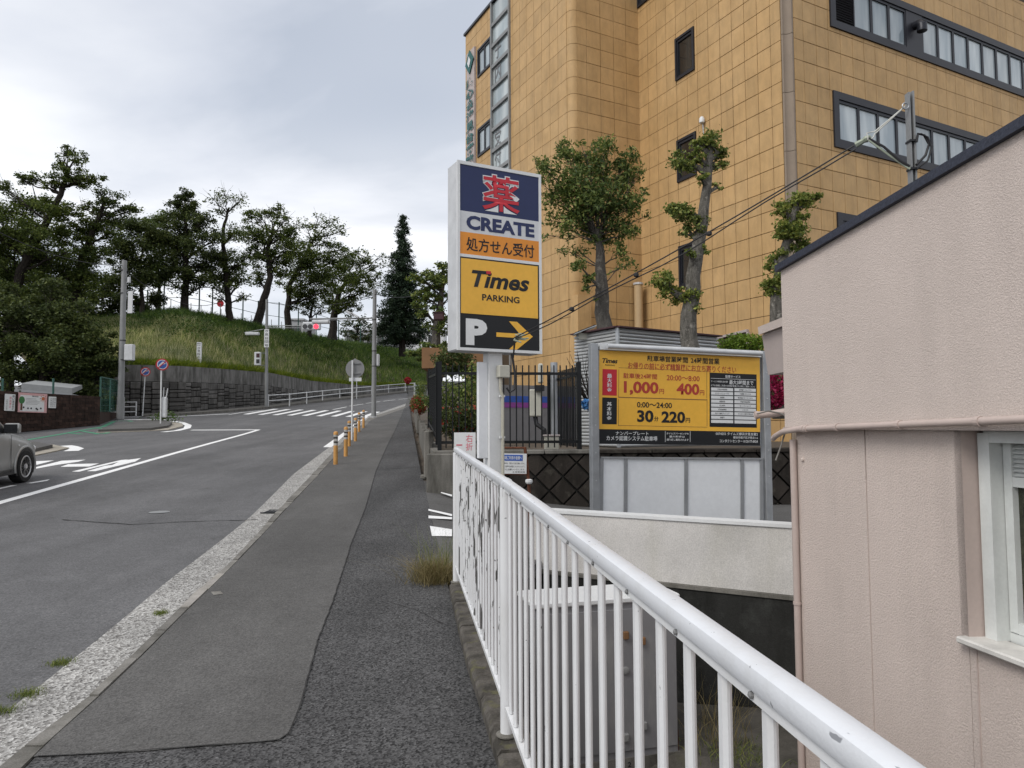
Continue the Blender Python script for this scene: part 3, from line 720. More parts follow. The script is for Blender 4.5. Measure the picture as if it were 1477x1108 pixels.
# embankment above the wall
crest = [(-60, 470, 66), (100, 462, 62), (205, 456, 58), (262, 451, 57), (320, 462, 60), (390, 476, 66), (450, 487, 74), (520, 497, 86), (575, 506, 96), (640, 512, 104)]
ck = [P(u, v, y) for u, v, y in crest]
bank = MB(); NI, NJ = 48, 14
def seg(lst, t):
    x = t * (len(lst) - 1); i = min(int(x), len(lst) - 2); return lst[i].lerp(lst[i + 1], x - i)
bank_pts = []
def bankpt(t, w, rough=True):
    a = seg(wt, t) + Vector((0, .2, -.06)); b = seg(ck, t); p = a.lerp(b, w); p.z += .9 * math.sin(math.pi * w) * (1 - t * .5) + (.14 * math.sin(t * 31 + w * 7) + .1 * math.sin(t * 67 - w * 9)) * math.sin(math.pi * w)
    return p
for i in range(NI + 1):
    for j in range(NJ + 1): bank.v.append(tuple(bankpt(i / NI, j / NJ)))
    p = seg(ck, i / NI); bank.v.append((p.x - 6, p.y + 60, p.z - 2.5))
for i in range(NI):
    for j in range(NJ + 1): k = i * (NJ + 2) + j; bank.f.append((k, k + 1, k + NJ + 3, k + NJ + 2))
eb = bank.build('embankment', 'soil', None, True); eb['kind'] = 'structure'
def gpts(n, w0, w1, t0=0, t1=1, bias=1.0):
    out = []
    for _ in range(n): out.append(tuple(bankpt(t0 + (t1 - t0) * rng.random() ** .85, w0 + (w1 - w0) * rng.random() ** bias)))
    return out
def st(o, label, cat): tag(o, label, cat); o['kind'] = 'stuff'; return o
st(blades_mesh('grass', gpts(42000, .0, 1.0), .46, .02, 'grass_green'), 'green grass covering the bank above the stone wall', 'grass')
st(blades_mesh('tall_grass', gpts(20000, .34, 1.02), .58, .024, 'grass_dark', lean=.5), 'dark tall grass on the upper part of the bank', 'grass')
st(blades_mesh('pale_grass', [tuple(bankpt(float(min(.99, rng.beta(1.3, 2.6))), float(.02 + .55 * rng.random() ** 1.3))) for _ in range(24000)], .62, .011, 'grass_pale', lean=.22), 'pale seeding grass on the lower part of the bank', 'grass')
st(blades_mesh('clipped_grass', [tuple(bankpt(rng.random(), rng.random() * .035) - Vector((0, .12 * rng.random(), 0))) for _ in range(15000)], .30, .022, 'grass_lime', lean=.5), 'bright lime green grass edging the top of the retaining wall', 'grass')
cl_ = []
for _ in range(130):
    t_, w_ = R.random(), R.uniform(.3, .95); c = bankpt(t_, w_); r_ = R.uniform(.4, 1.1); q = rng.normal(size=(90, 3)) * np.array([r_, r_, r_ * .4]) * .6; q[:, 2] = np.abs(q[:, 2]) + .15; cl_.append(q + np.array(c))
st(leaves_mesh('ground_cover', np.concatenate(cl_), .17, 'grass_dark', flat=.5), 'low leafy plants tangled in the grass of the bank', 'plants')
# far strip of pavement on the other side of the road
fb = [PG(u, v) for u, v in [(205, 600.5), (260, 598.5), (330, 594), (390, 588.5), (450, 581), (520, 573.5), (575, 567.5), (615, 563.5)]]
m = MB()
for p, q in zip(lerp_list(fb, 5), lerp_list(wb[2:], 5)):
    m.v += [(p.x, p.y, p.z - .06), (p.x, p.y, p.z + .1), (q.x, q.y + .3, q.z + .1)]
for i in range(len(m.v) // 3 - 1): k = i * 3; m.f += [(k, k + 1, k + 4, k + 3), (k + 1, k + 2, k + 5, k + 4)]
o = m.build('far_pavement', 'kerb_concrete'); o['kind'] = 'structure'
# ================================================================== hospital
E1, E2 = Vector((.888, .46, 0)).normalized(), Vector((-.46, .888, 0)).normalized()
O = P(1150, 560, 22.0); O.z = 0
hosp = thing('hospital_building', 'tall hospital clad in tan square panels with dark window bands', 'building', (O.x + 4, O.y + 6, 0.8))
nC, nD = -E1, -E2
def on(face_p, n, u, v): return PL(u, v, face_p, n)
inner = on(O, nC, 928.5, 560); inner.z = 0; LC = (inner - O).dot(E2)
edgeB = on(inner, nD, 828, 560); edgeB.z = 0; LB = (inner - edgeB).dot(E1)
farA = on(edgeB, nC, 672, 300); farA.z = 0; LA = (farA - edgeB).dot(E2)
ztopA = on(edgeB, nC, 673, 50).z
ZTOP = ztopA
LD = 22.0
zw_top = on(O, nD, 1200, 131).z; zw_bot = on(O, nD, 1202, 212).z          # middle window band of the right face
FH = on(O, nD, 1197, 38.7).z - zw_bot; row0 = zw_top
rows = sorted([row0 + k * FH / 6 for k in range(-22, 40)]); rows = [z for z in rows if .6 < z < ZTOP - .1]; rows = [.6] + rows + [ZTOP]
# structural wall behind the panels
m = MB()
back = 9.0
outl = [O + E1 * LD, O, inner, edgeB, farA, farA + E1 * back + E2 * 0, O + E1 * LD + E2 * (LC + 6)]
ins = .035
outl = [O + E1 * LD + E2 * ins, O + E1 * (ins + .19) + E2 * ins, O + E1 * (ins + .19) + E2 * (.20), O + E1 * ins + E2 * .22, inner + E1 * ins + E2 * ins, edgeB + E1 * (ins + .3) + E2 * ins, edgeB + E1 * (ins) + E2 * .3, farA + E1 * ins, farA + E1 * back, O + E1 * LD + E2 * (LC + 6)]
m.prism([p + UP * .5 for p in outl], UP * (ZTOP - .5 - .02)); m.build('wall', 'hospital_wall', hosp)
panels = []   # (quad centre, along, normal, w, h)
def subtract(rects, op):
    out = []
    for (a0, a1, z0, z1) in rects:
        b0, b1, y0, y1 = op
        if b1 <= a0 or b0 >= a1 or y1 <= z0 or y0 >= z1: out.append((a0, a1, z0, z1)); continue
        if a0 < b0: out.append((a0, b0, z0, z1))
        if a1 > b1: out.append((b1, a1, z0, z1))
        m0, m1 = max(a0, b0), min(a1, b1)
        if z0 < y0: out.append((m0, m1, z0, y0))
        if z1 > y1: out.append((m0, m1, y1, z1))
    return out
def face(p0, d, n, L, w, ops, s0=0.0, rws=rows, first=None):
    cols = [s0]
    if first: cols.append(s0 + first)
    while cols[-1] < L - .2: cols.append(cols[-1] + w * R.choice((1, 1, 1, .97, 1.03)))
    cols[-1] = L
    for i in range(len(cols) - 1):
        for j in range(len(rws) - 1):
            rs = [(cols[i], cols[i + 1], rws[j], rws[j + 1])]
            for op in ops: rs = subtract(rs, op)
            for (a0, a1, z0, z1) in rs:
                if a1 - a0 > .05 and z1 - z0 > .05: panels.append((p0 + d * ((a0 + a1) / 2) + UP * ((z0 + z1) / 2), d, n, a1 - a0, z1 - z0))
NT_ = .27                                              # width of the rounded notch at the corner
def sD(u, v): return (on(O, nD, u, v) - O).dot(E1)
def sC(u, v): return (on(O, nC, u, v) - O).dot(E2)
def sA(u, v): return (on(edgeB, nC, u, v) - edgeB).dot(E2)
d2 = (sD(1200, 131), sD(1440, 200)); hgt = zw_top - zw_bot
bandD = [(d2[0], d2[1], zw_bot, zw_top), (sD(1196, 20), LD - 1, zw_bot + FH, zw_top + FH), (d2[0] + .02, d2[1] + 2, zw_bot - FH, zw_top - FH), (sD(1196, 20), LD - 1, zw_bot + 2 * FH, zw_top + 2 * FH)]
cw = (sC(1002, 60), sC(975, 80)); cz = on(O, nC, 988, 45).z; czb = on(O, nC, 988, 108).z
winC = [(cw[0], cw[1], on(O, nC, 977, b_).z, on(O, nC, 977, a_).z) for a_, b_ in ((56, 117), (204, 265), (357, 417))] + [(LC - 1.0, LC, czb + FH, cz + FH)]
aw = (sA(709, 90), sA(690, 110)); az = on(edgeB, nC, 700, 62).z; azb = on(edgeB, nC, 700, 103).z
winA = [(aw[0], aw[1], azb, az), (aw[0], aw[1], azb - FH, az - FH), (aw[0], aw[1], azb - 2 * FH, az - 2 * FH)]
ga = (sA(737, 100), sA(710, 100))
face(O, E1, nD, LD, .58, bandD, NT_, first=.42)
face(O, E2, nC, LC, .575, winC, NT_, first=.42)
face(inner, -E1, nD, LB - .28, LB / 5 - .02, [], 0.0)
face(edgeB, E2, nC, LA, .66, winA + [(ga[0], ga[1], .5, ZTOP)], .30)
def area(pn):
    c, d, n, w, h = pn; q = [PX(c + d * a * w / 2 + UP * b * h / 2) for a, b in ((-1, -1), (1, -1), (1, 1), (-1, 1))]
    if not any(-5 < x < W + 5 and -5 < y < 640 for x, y in q): return 0
    return abs(sum(q[i][0] * q[(i + 1) % 4][1] - q[(i + 1) % 4][0] * q[i][1] for i in range(4))) / 2
panels.sort(key=area, reverse=True)
GAP = .017
rest = MB()
for i, (c, d, n, w, h) in enumerate(panels):
    if i < 300: MB().cbox(c - n * .005, (w - GAP, .04, h - GAP), (d, n, UP), .006).build('panel', 'tan_panel', hosp)
    else: rest.box(c - n * .005, (w - GAP, .04, h - GAP), (d, n, UP))
rest.build('panel_field', 'tan_panel', hosp, kind='stuff')
# rounded outer corner between the left faces, a curved piece per course
for j in range(len(rows) - 1):
    z0, z1 = rows[j] + GAP / 2, rows[j + 1] - GAP / 2
    if PX(edgeB + UP * z0)[1] < -30: continue
    pts = [edgeB + E1 * .28]
    arc = []
    for k in range(7):
        a = k / 6 * math.pi / 2; arc.append(edgeB + E1 * (.28 - .28 * math.sin(a)) + E2 * (.30 - .30 * math.cos(a)))
    poly = arc + [edgeB + E1 * .06 + E2 * .3, edgeB + E1 * .28 + E2 * .06]
    MB().prism([p - nC * .0 + UP * z0 for p in poly], UP * (z1 - z0)).build('corner_panel', 'tan_panel', hosp, True)
# hollow rounded notch at the near corner
m = MB(); arc = []
for k in range(9):
    a = k / 8 * math.pi / 2; arc.append(O + E1 * (NT_ - (NT_ - .05) * math.sin(a)) + E2 * (NT_ - (NT_ - .05) * math.cos(a)))
arc = []
for k in range(9):
    a = k / 8 * math.pi / 2; arc.append(O + E1 * (.19 * math.cos(a)) + E2 * (.19 * math.sin(a)))
zc = [.6]
while zc[-1] < ZTOP - .1: zc.append(zc[-1] + 1.9)
zc[-1] = ZTOP
for k in range(len(zc) - 1):
    poly = [O + E1 * .26 + E2 * .0] + arc + [O + E2 * .26] + [O + E2 * .26 + E1 * .22, O + E1 * .26 + E2 * .22]
    MB().prism([p + UP * (zc[k] + .008) for p in poly], UP * (zc[k + 1] - zc[k] - .016)).build('corner_notch', 'notch_brown', hosp, True)
MB().box(farA + E1 * 4.4 + UP * (ZTOP + .03) - E2 * LA / 2 - E1 * 0, (9, LA + .16, .12), (E1, E2, UP)).build('roof_coping', 'window_frame_dark', hosp)
MB().prism([p + UP * (ZTOP + .001) for p in outl], UP * .04).build('roof', 'base_grey', hosp)
def window_band(p0, d, n, a0, a1, z0, z1, npane, name='window_band', kind=(), border=.25, pane='pane_pale', mullion=.07, depth=.16):
    w = a1 - a0
    at = lambda a, z, o: p0 + d * a + UP * z + n * o
    fr = MB()
    fr.box(at((a0 + a1) / 2, z1 - border / 2, .0), (w, .14, border), (d, n, UP)); fr.box(at((a0 + a1) / 2, z0 + border / 2, .0), (w, .14, border), (d, n, UP))
    fr.box(at(a0 + border / 2, (z0 + z1) / 2, .0), (border, .14, z1 - z0 - 2 * border), (d, n, UP)); fr.box(at(a1 - border / 2, (z0 + z1) / 2, .0), (border, .14, z1 - z0 - 2 * border), (d, n, UP))
    f = fr.build(name, 'hospital_frame', hosp)
    i0, i1 = a0 + border, a1 - border; pw = (i1 - i0) / npane
    for k in range(npane):
        c = i0 + pw * (k + .5); zc_ = (z0 + z1) / 2; zh = z1 - z0 - 2 * border; typ = kind[k] if k < len(kind) else ''
        if typ == 'l':
            lm = MB()
            MB().box(at(c, zc_, -.02), (pw - .02, .02, zh), (d, n, UP)).build('louvre_back', 'louvre_dark', f)
            nsl = 16
            for q in range(nsl): MB().box(at(c, z0 + border + zh * (q + .5) / nsl, .01), (pw - .04, .05, .02), (d, (n - UP * .6).normalized(), (UP + n * .6).normalized())).build('louvre_slat', 'window_frame_dark', f)
        elif typ == 'b':
            MB().box(at(c, zc_, .03), (pw, .03, zh), (d, n, UP)).build('blank_panel', 'hospital_frame', f)
            MB().tube([at(c, zc_ + .2, .03), at(c, zc_ + .2, .22), at(c, zc_ + .1, .32), at(c, zc_ - .12, .32)], [.15, .15, .17, .17], 12).build('vent_hood', 'window_frame_dark', f, True)
        else:
            MB().box(at(c, zc_, -.03), (pw - .02, .02, zh), (d, n, UP)).build('pane', pane, f)
            fm = MB()
            fm.box(at(c - pw / 2 + .03, zc_, .0), (.05, .06, zh), (d, n, UP)); fm.box(at(c + pw / 2 - .03, zc_, .0), (.05, .06, zh), (d, n, UP))
            fm.box(at(c, z0 + border + .03, .001), (pw - .11, .06, .06), (d, n, UP)); fm.box(at(c, z1 - border - .05, .001), (pw - .11, .06, .1), (d, n, UP))
            fm.build('sash', 'window_frame_dark', f)
    return f
b = bandD[0]; window_band(O, E1, nD, b[0], b[1], b[2], b[3], int((b[1] - b[0] - .4) / .92))
b = bandD[1]; window_band(O, E1, nD, b[0], b[1], b[2], b[3], int((b[1] - b[0] - .4) / .92), kind=('l', '', '', '', 'b'))
b = bandD[2]; window_band(O, E1, nD, b[0], b[1], b[2], b[3], int((b[1] - b[0] - .4) / .92), pane='pane_dark')
for b in winC: window_band(O, E2, nC, b[0], b[1], b[2], b[3], 1, 'window', border=.09, pane='pane_dark')
for b in winA: window_band(edgeB, E2, nC, b[0], b[1], b[2], b[3], 2, 'window', border=.1)
# glazed stair strip with lettered panes
gw = ga[1] - ga[0]; k = 0; z = 2.0
ph = on(edgeB, nC, 722, 118).z - on(edgeB, nC, 722, 149).z
ztick = on(edgeB, nC, 722, 118).z
zs = [ztick + i * ph for i in range(-10, 12)]; zs = [q for q in zs if .8 < q < ZTOP - .3] + [ZTOP]
cA = (ga[0] + ga[1]) / 2
strip = MB()
for sgn in (ga[0] + .05, ga[1] - .05): strip.box(edgeB + E2 * sgn + nC * .03 + UP * (ZTOP / 2 + .4), (.1, .16, ZTOP - .8), (E2, nC, UP))
strip_o = strip.build('stair_glazing', 'pole_grey', hosp)
letters = {}
for i in range(len(zs) - 1):
    z0, z1 = zs[i], zs[i + 1]
    MB().box(edgeB + E2 * cA + nC * .035 + UP * z0, (gw - .2, .12, .16), (E2, nC, UP)).build('transom', 'pole_grey', strip_o)
    MB().box(edgeB + E2 * cA + nC * (-.02) + UP * ((z0 + z1) / 2), (gw - .2, .02, z1 - z0 - .16), (E2, nC, UP)).build('pane', 'pane_strip', strip_o)
for ch, v in (('子', 70), ('内', 104), ('受', 196), ('付', 229)):
    q = on(edgeB, nC, 718, v); bd = Board(q + E2 * .30 + UP * .45, -E2, .62, .9); bd.text(ch, 0, 0, 1, 1, .0 + .012, 'base_grey', strip_o, .0)
# vertical hospital sign with emblem
q0, q1 = on(edgeB, nC, 676, 80), on(edgeB, nC, 686, 80); sw = (q0 - q1).length; zb_ = 2.0
hs = Board(Vector((q0.x, q0.y, q0.z)) + nC * .12, -E2, sw, q0.z - zb_ - 4)
so = hs.rect(0, 0, 1, 1, 0, 'sign_strip', 'name_board', hosp, .1)
bh = hs.h; step = (on(edgeB, nC, 681, 100).z - on(edgeB, nC, 681, 221).z) / 7.6
em = MB(); c = hs.pt(.5, .62 / bh * 1.0, .03)
em.prism([c + hs.u * .62, c + hs.r * .5, c - hs.u * .62, c - hs.r * .5], hs.n * .04); em.build('emblem', 'letter_green', so)
em = MB(); c = hs.pt(.5, .62 / bh, .08); em.prism([c + hs.u * .3, c + hs.r * .2, c - hs.u * .3, c - hs.r * .2], hs.n * .01); em.build('emblem_star', 'sign_white', so)
for i, ch in enumerate('康心会汐見台病院'):
    y0 = 1.42 + i * step; hs.text(ch, .02, y0 / bh, .98, (y0 + step * .86) / bh, .05, 'letter_green', so, .035, 'letter')
# small fittings on the near face
q = on(O, nC, 1016, 175); MB().lathe(q + nC * .12 - UP * .1, [(.07, 0), (.10, .02), (.10, .16), (.05, .24), (.01, .25)], 12).build('camera_dome', 'sign_white', hosp, True)
MB().tube([q - UP * .5 + nC * .05, q - UP * .1 + nC * .08], .02, 6).build('camera_bracket', 'sign_side', hosp)
q = on(inner, nD, 915, 412) + nD * .25; MB().tube([Vector((q.x, q.y, 2)), q], .17, 12).build('duct', 'tan_duct', hosp, True)
MB().lathe(q, [(.2, -.02), (.2, .06), (.03, .1)], 12).build('duct_cap', 'sign_side', hosp)
# lower annex, grey base with coloured stripes, entrance canopy
an = on(edgeB, nD, 824, 427); za = an.z; pa = on(edgeB, nD, 782, 500)
wl = (edgeB - Vector((pa.x, pa.y, 0))).dot(E1)
ax0 = edgeB + E1 * .55 - E2 * .35
MB().box(ax0 - E1 * .3 + UP * (za / 2 + .25) + E2 * .2, (.6, .5, za - .5), (E1, E2, UP)).build('annex_pier', 'tan_panel', hosp)
bw = edgeB + E2 * -.9
for nm, z0, z1, mt, off in (('base_wall', .6, 2.9, 'base_grey', 0), ('blue_stripe', 2.3, 2.52, 'stripe_blue', .012), ('purple_stripe', 2.12, 2.295, 'stripe_purple', .012)):
    MB().box(bw - E1 * 2.3 + UP * ((z0 + z1) / 2) + nD * off, (4.2, .3, z1 - z0), (E1, E2, UP)).build(nm, mt, hosp)
q = P(690, 516, 24); MB().hexa([q + Vector((-1.9, 0, -.35)), q + Vector((.35, 0, -.28)), q + Vector((.35, 3, -.28)), q + Vector((-1.9, 3, -.35))], [q + Vector((-1.9, 0, .35)), q + Vector((.35, 0, .3)), q + Vector((.35, 3, .3)), q + Vector((-1.9, 3, .35))]).build('entrance_canopy', 'soffit_brown', hosp)
q = on(O, nC, 1060, 492) + nC * .05
do = MB().hexa([on(O, nC, 1081, 560) + nC * .03, on(O, nC, 1037, 560) + nC * .03, on(O, nC, 1037, 560) - nC * .1, on(O, nC, 1081, 560) - nC * .1], [on(O, nC, 1081, 478) + nC * .03, on(O, nC, 1037, 488) + nC * .03, on(O, nC, 1037, 488) - nC * .1, on(O, nC, 1081, 478) - nC * .1]).build('side_door', 'maroon', hosp)
a, b = on(O, nC, 1081, 477) + nC * .06, on(O, nC, 1036, 488) + nC * .06; MB().box((a + b) / 2, ((a - b).length, .12, .08), ((a - b).normalized(), nC, UP)).build('door_trim', 'sign_strip', do)
MB().box(a - UP * .8, (.08, .12, 1.5), (E2, nC, UP)).build('door_trim', 'sign_strip', do)

# ================================================================== terrace wall, fence and what stands behind it
wA = PG(648, 708); wA = Vector((wA.x, wA.y, 0)); wL = PG(619, 697)
zt = P(700, 650, wA.y).z                                             # top of the block wall
dW = Vector((1, .10, 0)).normalized(); nW = Vector((dW.y, -dW.x, 0))
W0 = Vector((P(626, 650, wA.y).x, wA.y, 0)); W1 = W0 + dW * 9.0
bwall = thing('block_wall', 'low dark terrace wall of diamond set concrete blocks under the black fence', 'wall', W0)
MB().hexa([W0 - UP * .6 + dW * .1, W1 - UP * .6, W1 - UP * .6 - nW * .5, W0 - UP * .6 - nW * .5 + dW * .1], [W0 + UP * (zt - .07) + dW * .1, W1 + UP * (zt - .07), W1 + UP * (zt - .07) - nW * .5, W0 + UP * (zt - .07) - nW * .5 + dW * .1]).build('core', 'stained_concrete', bwall)
sdl = .36; hd = sdl / math.sqrt(2)
a1_, a2_ = (dW + UP).normalized(), (UP - dW).normalized()
for i in range(0, 36):
    for j in range(-1, 5):
        c = W0 + dW * (.30 + i * hd) + UP * (-.2 + j * 2 * hd + (hd if i % 2 else 0))
        if c.z - hd > zt - .16 or c.z < -.45 or (c - W0).dot(dW) > 8.7: continue
        h_ = hd - .012; zc_ = zt - .08; top = c.z + h_
        if top <= zc_: poly = [(-h_, 0), (0, -h_), (h_, 0), (0, h_)]
        else:
            k_ = zc_ - c.z
            poly = [(-h_, 0), (0, -h_), (h_, 0), (h_ - k_, k_), (k_ - h_, k_)] if k_ > 0 else [(-(h_ + k_), k_), (0, -h_), (h_ + k_, k_)]
        b_ = [c + dW * x + UP * y - nW * .03 for x, y in poly]; cc_ = c + UP * (sum(p[1] for p in poly) / len(poly)); f_ = [p + nW * .10 + (cc_ - p) * .07 for p in b_]
        n_ = len(poly); m = MB(); m.v = [tuple(p) for p in b_ + f_]; m.f = [tuple(range(n_)), tuple(range(n_, 2 * n_))] + [(i_, (i_ + 1) % n_, n_ + (i_ + 1) % n_, n_ + i_) for i_ in range(n_)]
        m.build('block', 'block_concrete', bwall)
nb_ = int((W1 - W0).length / 1.0)
for i in range(nb_): MB().cbox(W0 + dW * (i + .5) * 1.0 + UP * (zt - .035) - nW * .12, (.985, .46, .075), (dW, nW, UP), .012).build('cap_stone', 'wall_concrete' if i < 3 else 'block_concrete', bwall)
p0, p1 = PG(612, 690), PG(621, 693)
tp = P(616, 621, p0.y).z
t = thing('concrete_gatepost', 'weathered thin concrete slab post at the near end of the terrace wall', 'post', p0)
MB().cbox(Vector((p0.x + .07, p0.y + .2, (tp + p0.z) / 2)), (.14, .6, tp - p0.z), None, .03).build('slab', 'wall_concrete', t)
MB().cbox(Vector((p0.x + .5, p0.y - .02, p0.z + .02)), (1.2, .12, .1), (Vector((1, -.25, 0)).normalized(), Vector((.25, 1, 0)).normalized(), UP), .02).build('foot_kerb', 'wall_concrete', t)
MB().cbox(W0 + dW * .12 + UP * (zt / 2 - .1) + nW * .05, (.5, .2, zt + .1), (dW, nW, UP), .02).build('wall_return', 'wall_concrete', t)
sd = Vector((-.15, 1, 0)).normalized(); sw_ = thing('side_wall', 'low concrete wall running along the pavement under the black fence', 'wall', W0 + sd * 3)
for i in range(8):
    a = W0 + sd * (.3 + i * 1.6); MB().cbox(Vector((a.x - .05, a.y + .8, zg(a.y) + .05)), (.16, 1.58, 1.3 - .0 * i), (sd.cross(UP) * -1, sd, UP), .012).build('wall_slab', 'wall_concrete', sw_)
# terrace floor
m = MB(); q = [W0 - nW * .4, W1 - nW * .4, Vector((40, 16, 0)), Vector((40, 60, 0)), Vector((-2.8, 60, 0)), W0 + sd * 13]
m.v = [(p.x, p.y, zt - .09) for p in q]; m.f = [tuple(range(len(q)))]; o = m.build('terrace', 'soil'); o['kind'] = 'structure'
# iron fence
fz0, fz1 = zt + .02, P(700, 527, wA.y).z
fence = thing('iron_fence', 'black iron picket fence standing on the block wall', 'fence', W0)
def fence_run(p, q, zb, zt_, pitch=.115, posts=True, dzq=0.0):
    L = (q - p).length; d = (q - p).normalized(); n = Vector((d.y, -d.x, 0)); k = int(L / pitch)
    sl = dzq / L
    for hz in (.10, zt_ - zb - .16):
        MB().prism([p + UP * (zb + hz) + n * .016, p + UP * (zb + hz + .05) + n * .016, p + UP * (zb + hz + .05) - n * .016, p + UP * (zb + hz) - n * .016], d * L + UP * dzq).build('rail', 'fence_black', fence)
    for i in range(k + 1):
        a = p + d * (i * L / k); MB().box(a + UP * ((zb + zt_) / 2 + .02 + sl * i * L / k), (.022, .022, zt_ - zb), (d, n, UP)).build('picket', 'fence_black', fence)
    for a, e in ((p, 0), (q, dzq)): MB().box(a + UP * ((zb + zt_) / 2 + .03 + e), (.075, .075, zt_ - zb + .1), (d, n, UP)).build('post', 'fence_black', fence)
fc0 = W0 + dW * .10 - nW * .1; q = P(838, 600, W0.y + .2); fc1 = Vector((q.x, q.y, 0)); fc1 = fc0 + dW * (fc1 - fc0).dot(dW)
fence_run(fc0, fc1, fz0, fz1)
q = P(793, 600, 15.8); fence_run(fc1 + Vector((-.0, .12, 0)), Vector((q.x, q.y, 0)), fz0, fz1)
fence_run(fc0 + Vector((-.05, .12, 0)), fc0 + sd * 5.6, fz0 + .1, fz1, .115, True, .3)
# things behind the fence
pz = zt - .08
c = P(803, 600, 15.0); t = thing('service_pole', 'grey steel service pole with two pale boxes behind the fence', 'pole', (c.x, c.y, pz))
MB().tube([(c.x - .05, c.y, pz), (c.x - .05, c.y, P(803, 523, 15).z)], .075, 10).build('pole', 'galvanised', t, True)
for (u0, v0, u1, v1, nm) in ((763, 562, 782, 601, 'meter_box'), (776, 525, 783, 553, 'cable_duct')):
    a, b = P(u0, v0, 14.9), P(u1, v1, 14.9); MB().cbox((a + b) / 2, (abs(b.x - a.x), .22, abs(a.z - b.z)), None, .02).build(nm, 'box_beige', t)
MB().tube([P(772, 601, 14.9), P(774, 612, 14.85), P(785, 620, 14.8), P(787, 640, 14.8)], .05, 8).build('cable_bundle', 'cable_black', t)
MB().box(P(778, 560, 14.8), (.2, .2, .12)).build('bracket', 'cable_black', t)
a, b = P(785, 629, 14), P(806, 642, 14); t = thing('junction_box', 'small pale junction box on the terrace edge behind the fence', 'box', ((a.x + b.x) / 2, 14, pz))
MB().cbox(Vector(((a.x + b.x) / 2, 14, (pz + a.z) / 2)), (b.x - a.x, .25, a.z - pz), None, .015).build('body', 'box_beige', t); MB().cbox(Vector(((a.x + b.x) / 2, 14, a.z + .01)), (b.x - a.x + .04, .29, .03), None, .008).build('lid', 'sign_strip', t)
# corrugated shed
sA_, sB_, sC_ = P(891, 520, 17.0), P(1036, 520, 18.9), P(830, 520, 18.4)
shz = P(891, 473, 17.0).z; t = thing('corrugated_shed', 'low shed of grey corrugated sheet behind the parking board', 'shed', (sA_.x, sA_.y, pz))
for a, b, nm in ((sA_, sB_, 'front_sheet'), (sC_, sA_, 'side_sheet')):
    a, b = Vector((a.x, a.y, 0)), Vector((b.x, b.y, 0)); d = (b - a).normalized(); n = Vector((d.y, -d.x, 0)); L = (b - a).length
    nrib = int((shz - pz) / .085); MB().box((a + b) / 2 + UP * (shz + pz) / 2 - n * .05, (L, .04, shz - pz), (d, n, UP)).build(nm, 'zinc_corrugated', t)
    for k in range(nrib): MB().tube([a + UP * (pz + .05 + k * .085), b + UP * (pz + .05 + k * .085)], .038, 8).build('rib', 'zinc_corrugated', t, True)
    MB().box((a + b) / 2 + UP * (shz + .02) + n * .03, (L + .08, .2, .035), (d, n, UP)).build('eave', 'maroon', t)
MB().tube([(sA_.x, sA_.y, pz), (sA_.x, sA_.y, shz)], .05, 8).build('corner_trim', 'galvanised', t)
m = MB(); m.v = [tuple(Vector((p.x, p.y, shz + .06))) for p in (sA_, sB_, sB_ + Vector((-1, 3.5, 0)), sC_ + Vector((1, 3.5, 0)), sC_)]; m.f = [(0, 1, 2, 3, 4)]; m.build('roof', 'zinc_corrugated', t)
q = P(843, 476, 18.0); t = thing('solar_lamp', 'small tilted solar panel on the shed roof', 'solar panel', q)
MB().box(q, (.55, .4, .025), (Vector((.93, 0, .36)), Vector((0, 1, 0)), Vector((-.36, 0, .93)))).build('solar_panel', 'sign_black', t); MB().box(q - UP * .14, (.3, .1, .2)).build('stand', 'box_beige', t)
MB().box(q - Vector((-.36, 0, .93)) * .02, (.59, .44, .02), (Vector((.93, 0, .36)), Vector((0, 1, 0)), Vector((-.36, 0, .93)))).build('panel_frame', 'galvanised', t)

# ================================================================== pink building on the right
pd = Vector((-.155, 1, 0)).normalized(); pn = Vector((-pd.y, pd.x, 0))          # wall direction (away), outward normal (towards the railing)
K0 = P(1141, 620, 5.5); K0.z = 0
def pk(u, v, off=0.0): return PL(u, v, K0 + pn * off, pn)
pink = thing('pink_building', 'pale pink rendered house with navy roof edge and white window', 'building', K0 + Vector((2, -2, -1.1)))
def wallpoly(pix, off, th, mat, name, par=None):
    q = [pk(u, v, off) for u, v in pix]; return MB().prism(q, -pn * th).build(name, mat, par or pink)
zl = pk(1150, 612).z
def sP(p): return (p - K0).dot(pd)
def wp(s, z, off=0.0): return K0 + pd * s + pn * off + UP * z
zr0, zr1 = pk(1136, 386, .05).z, pk(1477, 186, .05).z; s1_ = sP(pk(1477, 186, .05)); sl_r = (zr1 - zr0) / (s1_ - 0.0)
def zroof(s): return zr0 + sl_r * s
NEAR = -9.0
# upper wall, a little proud of the lower one
zb0 = pk(1145, 619, .05).z; zb1 = pk(1477, 604, .05).z; slb = (zb1 - zb0) / sP(pk(1477, 604, .05))
def zbelt(s): return zb0 + slb * s
zNr = min(zroof(NEAR), zr0 + 1.0)
MB().prism([wp(0, zb0, .05), wp(NEAR, zbelt(0) - .0, .05), wp(NEAR, zroof(NEAR), .05), wp(0, zroof(0), .05)], -pn * 5).build('upper_wall', 'pink_stucco', pink)
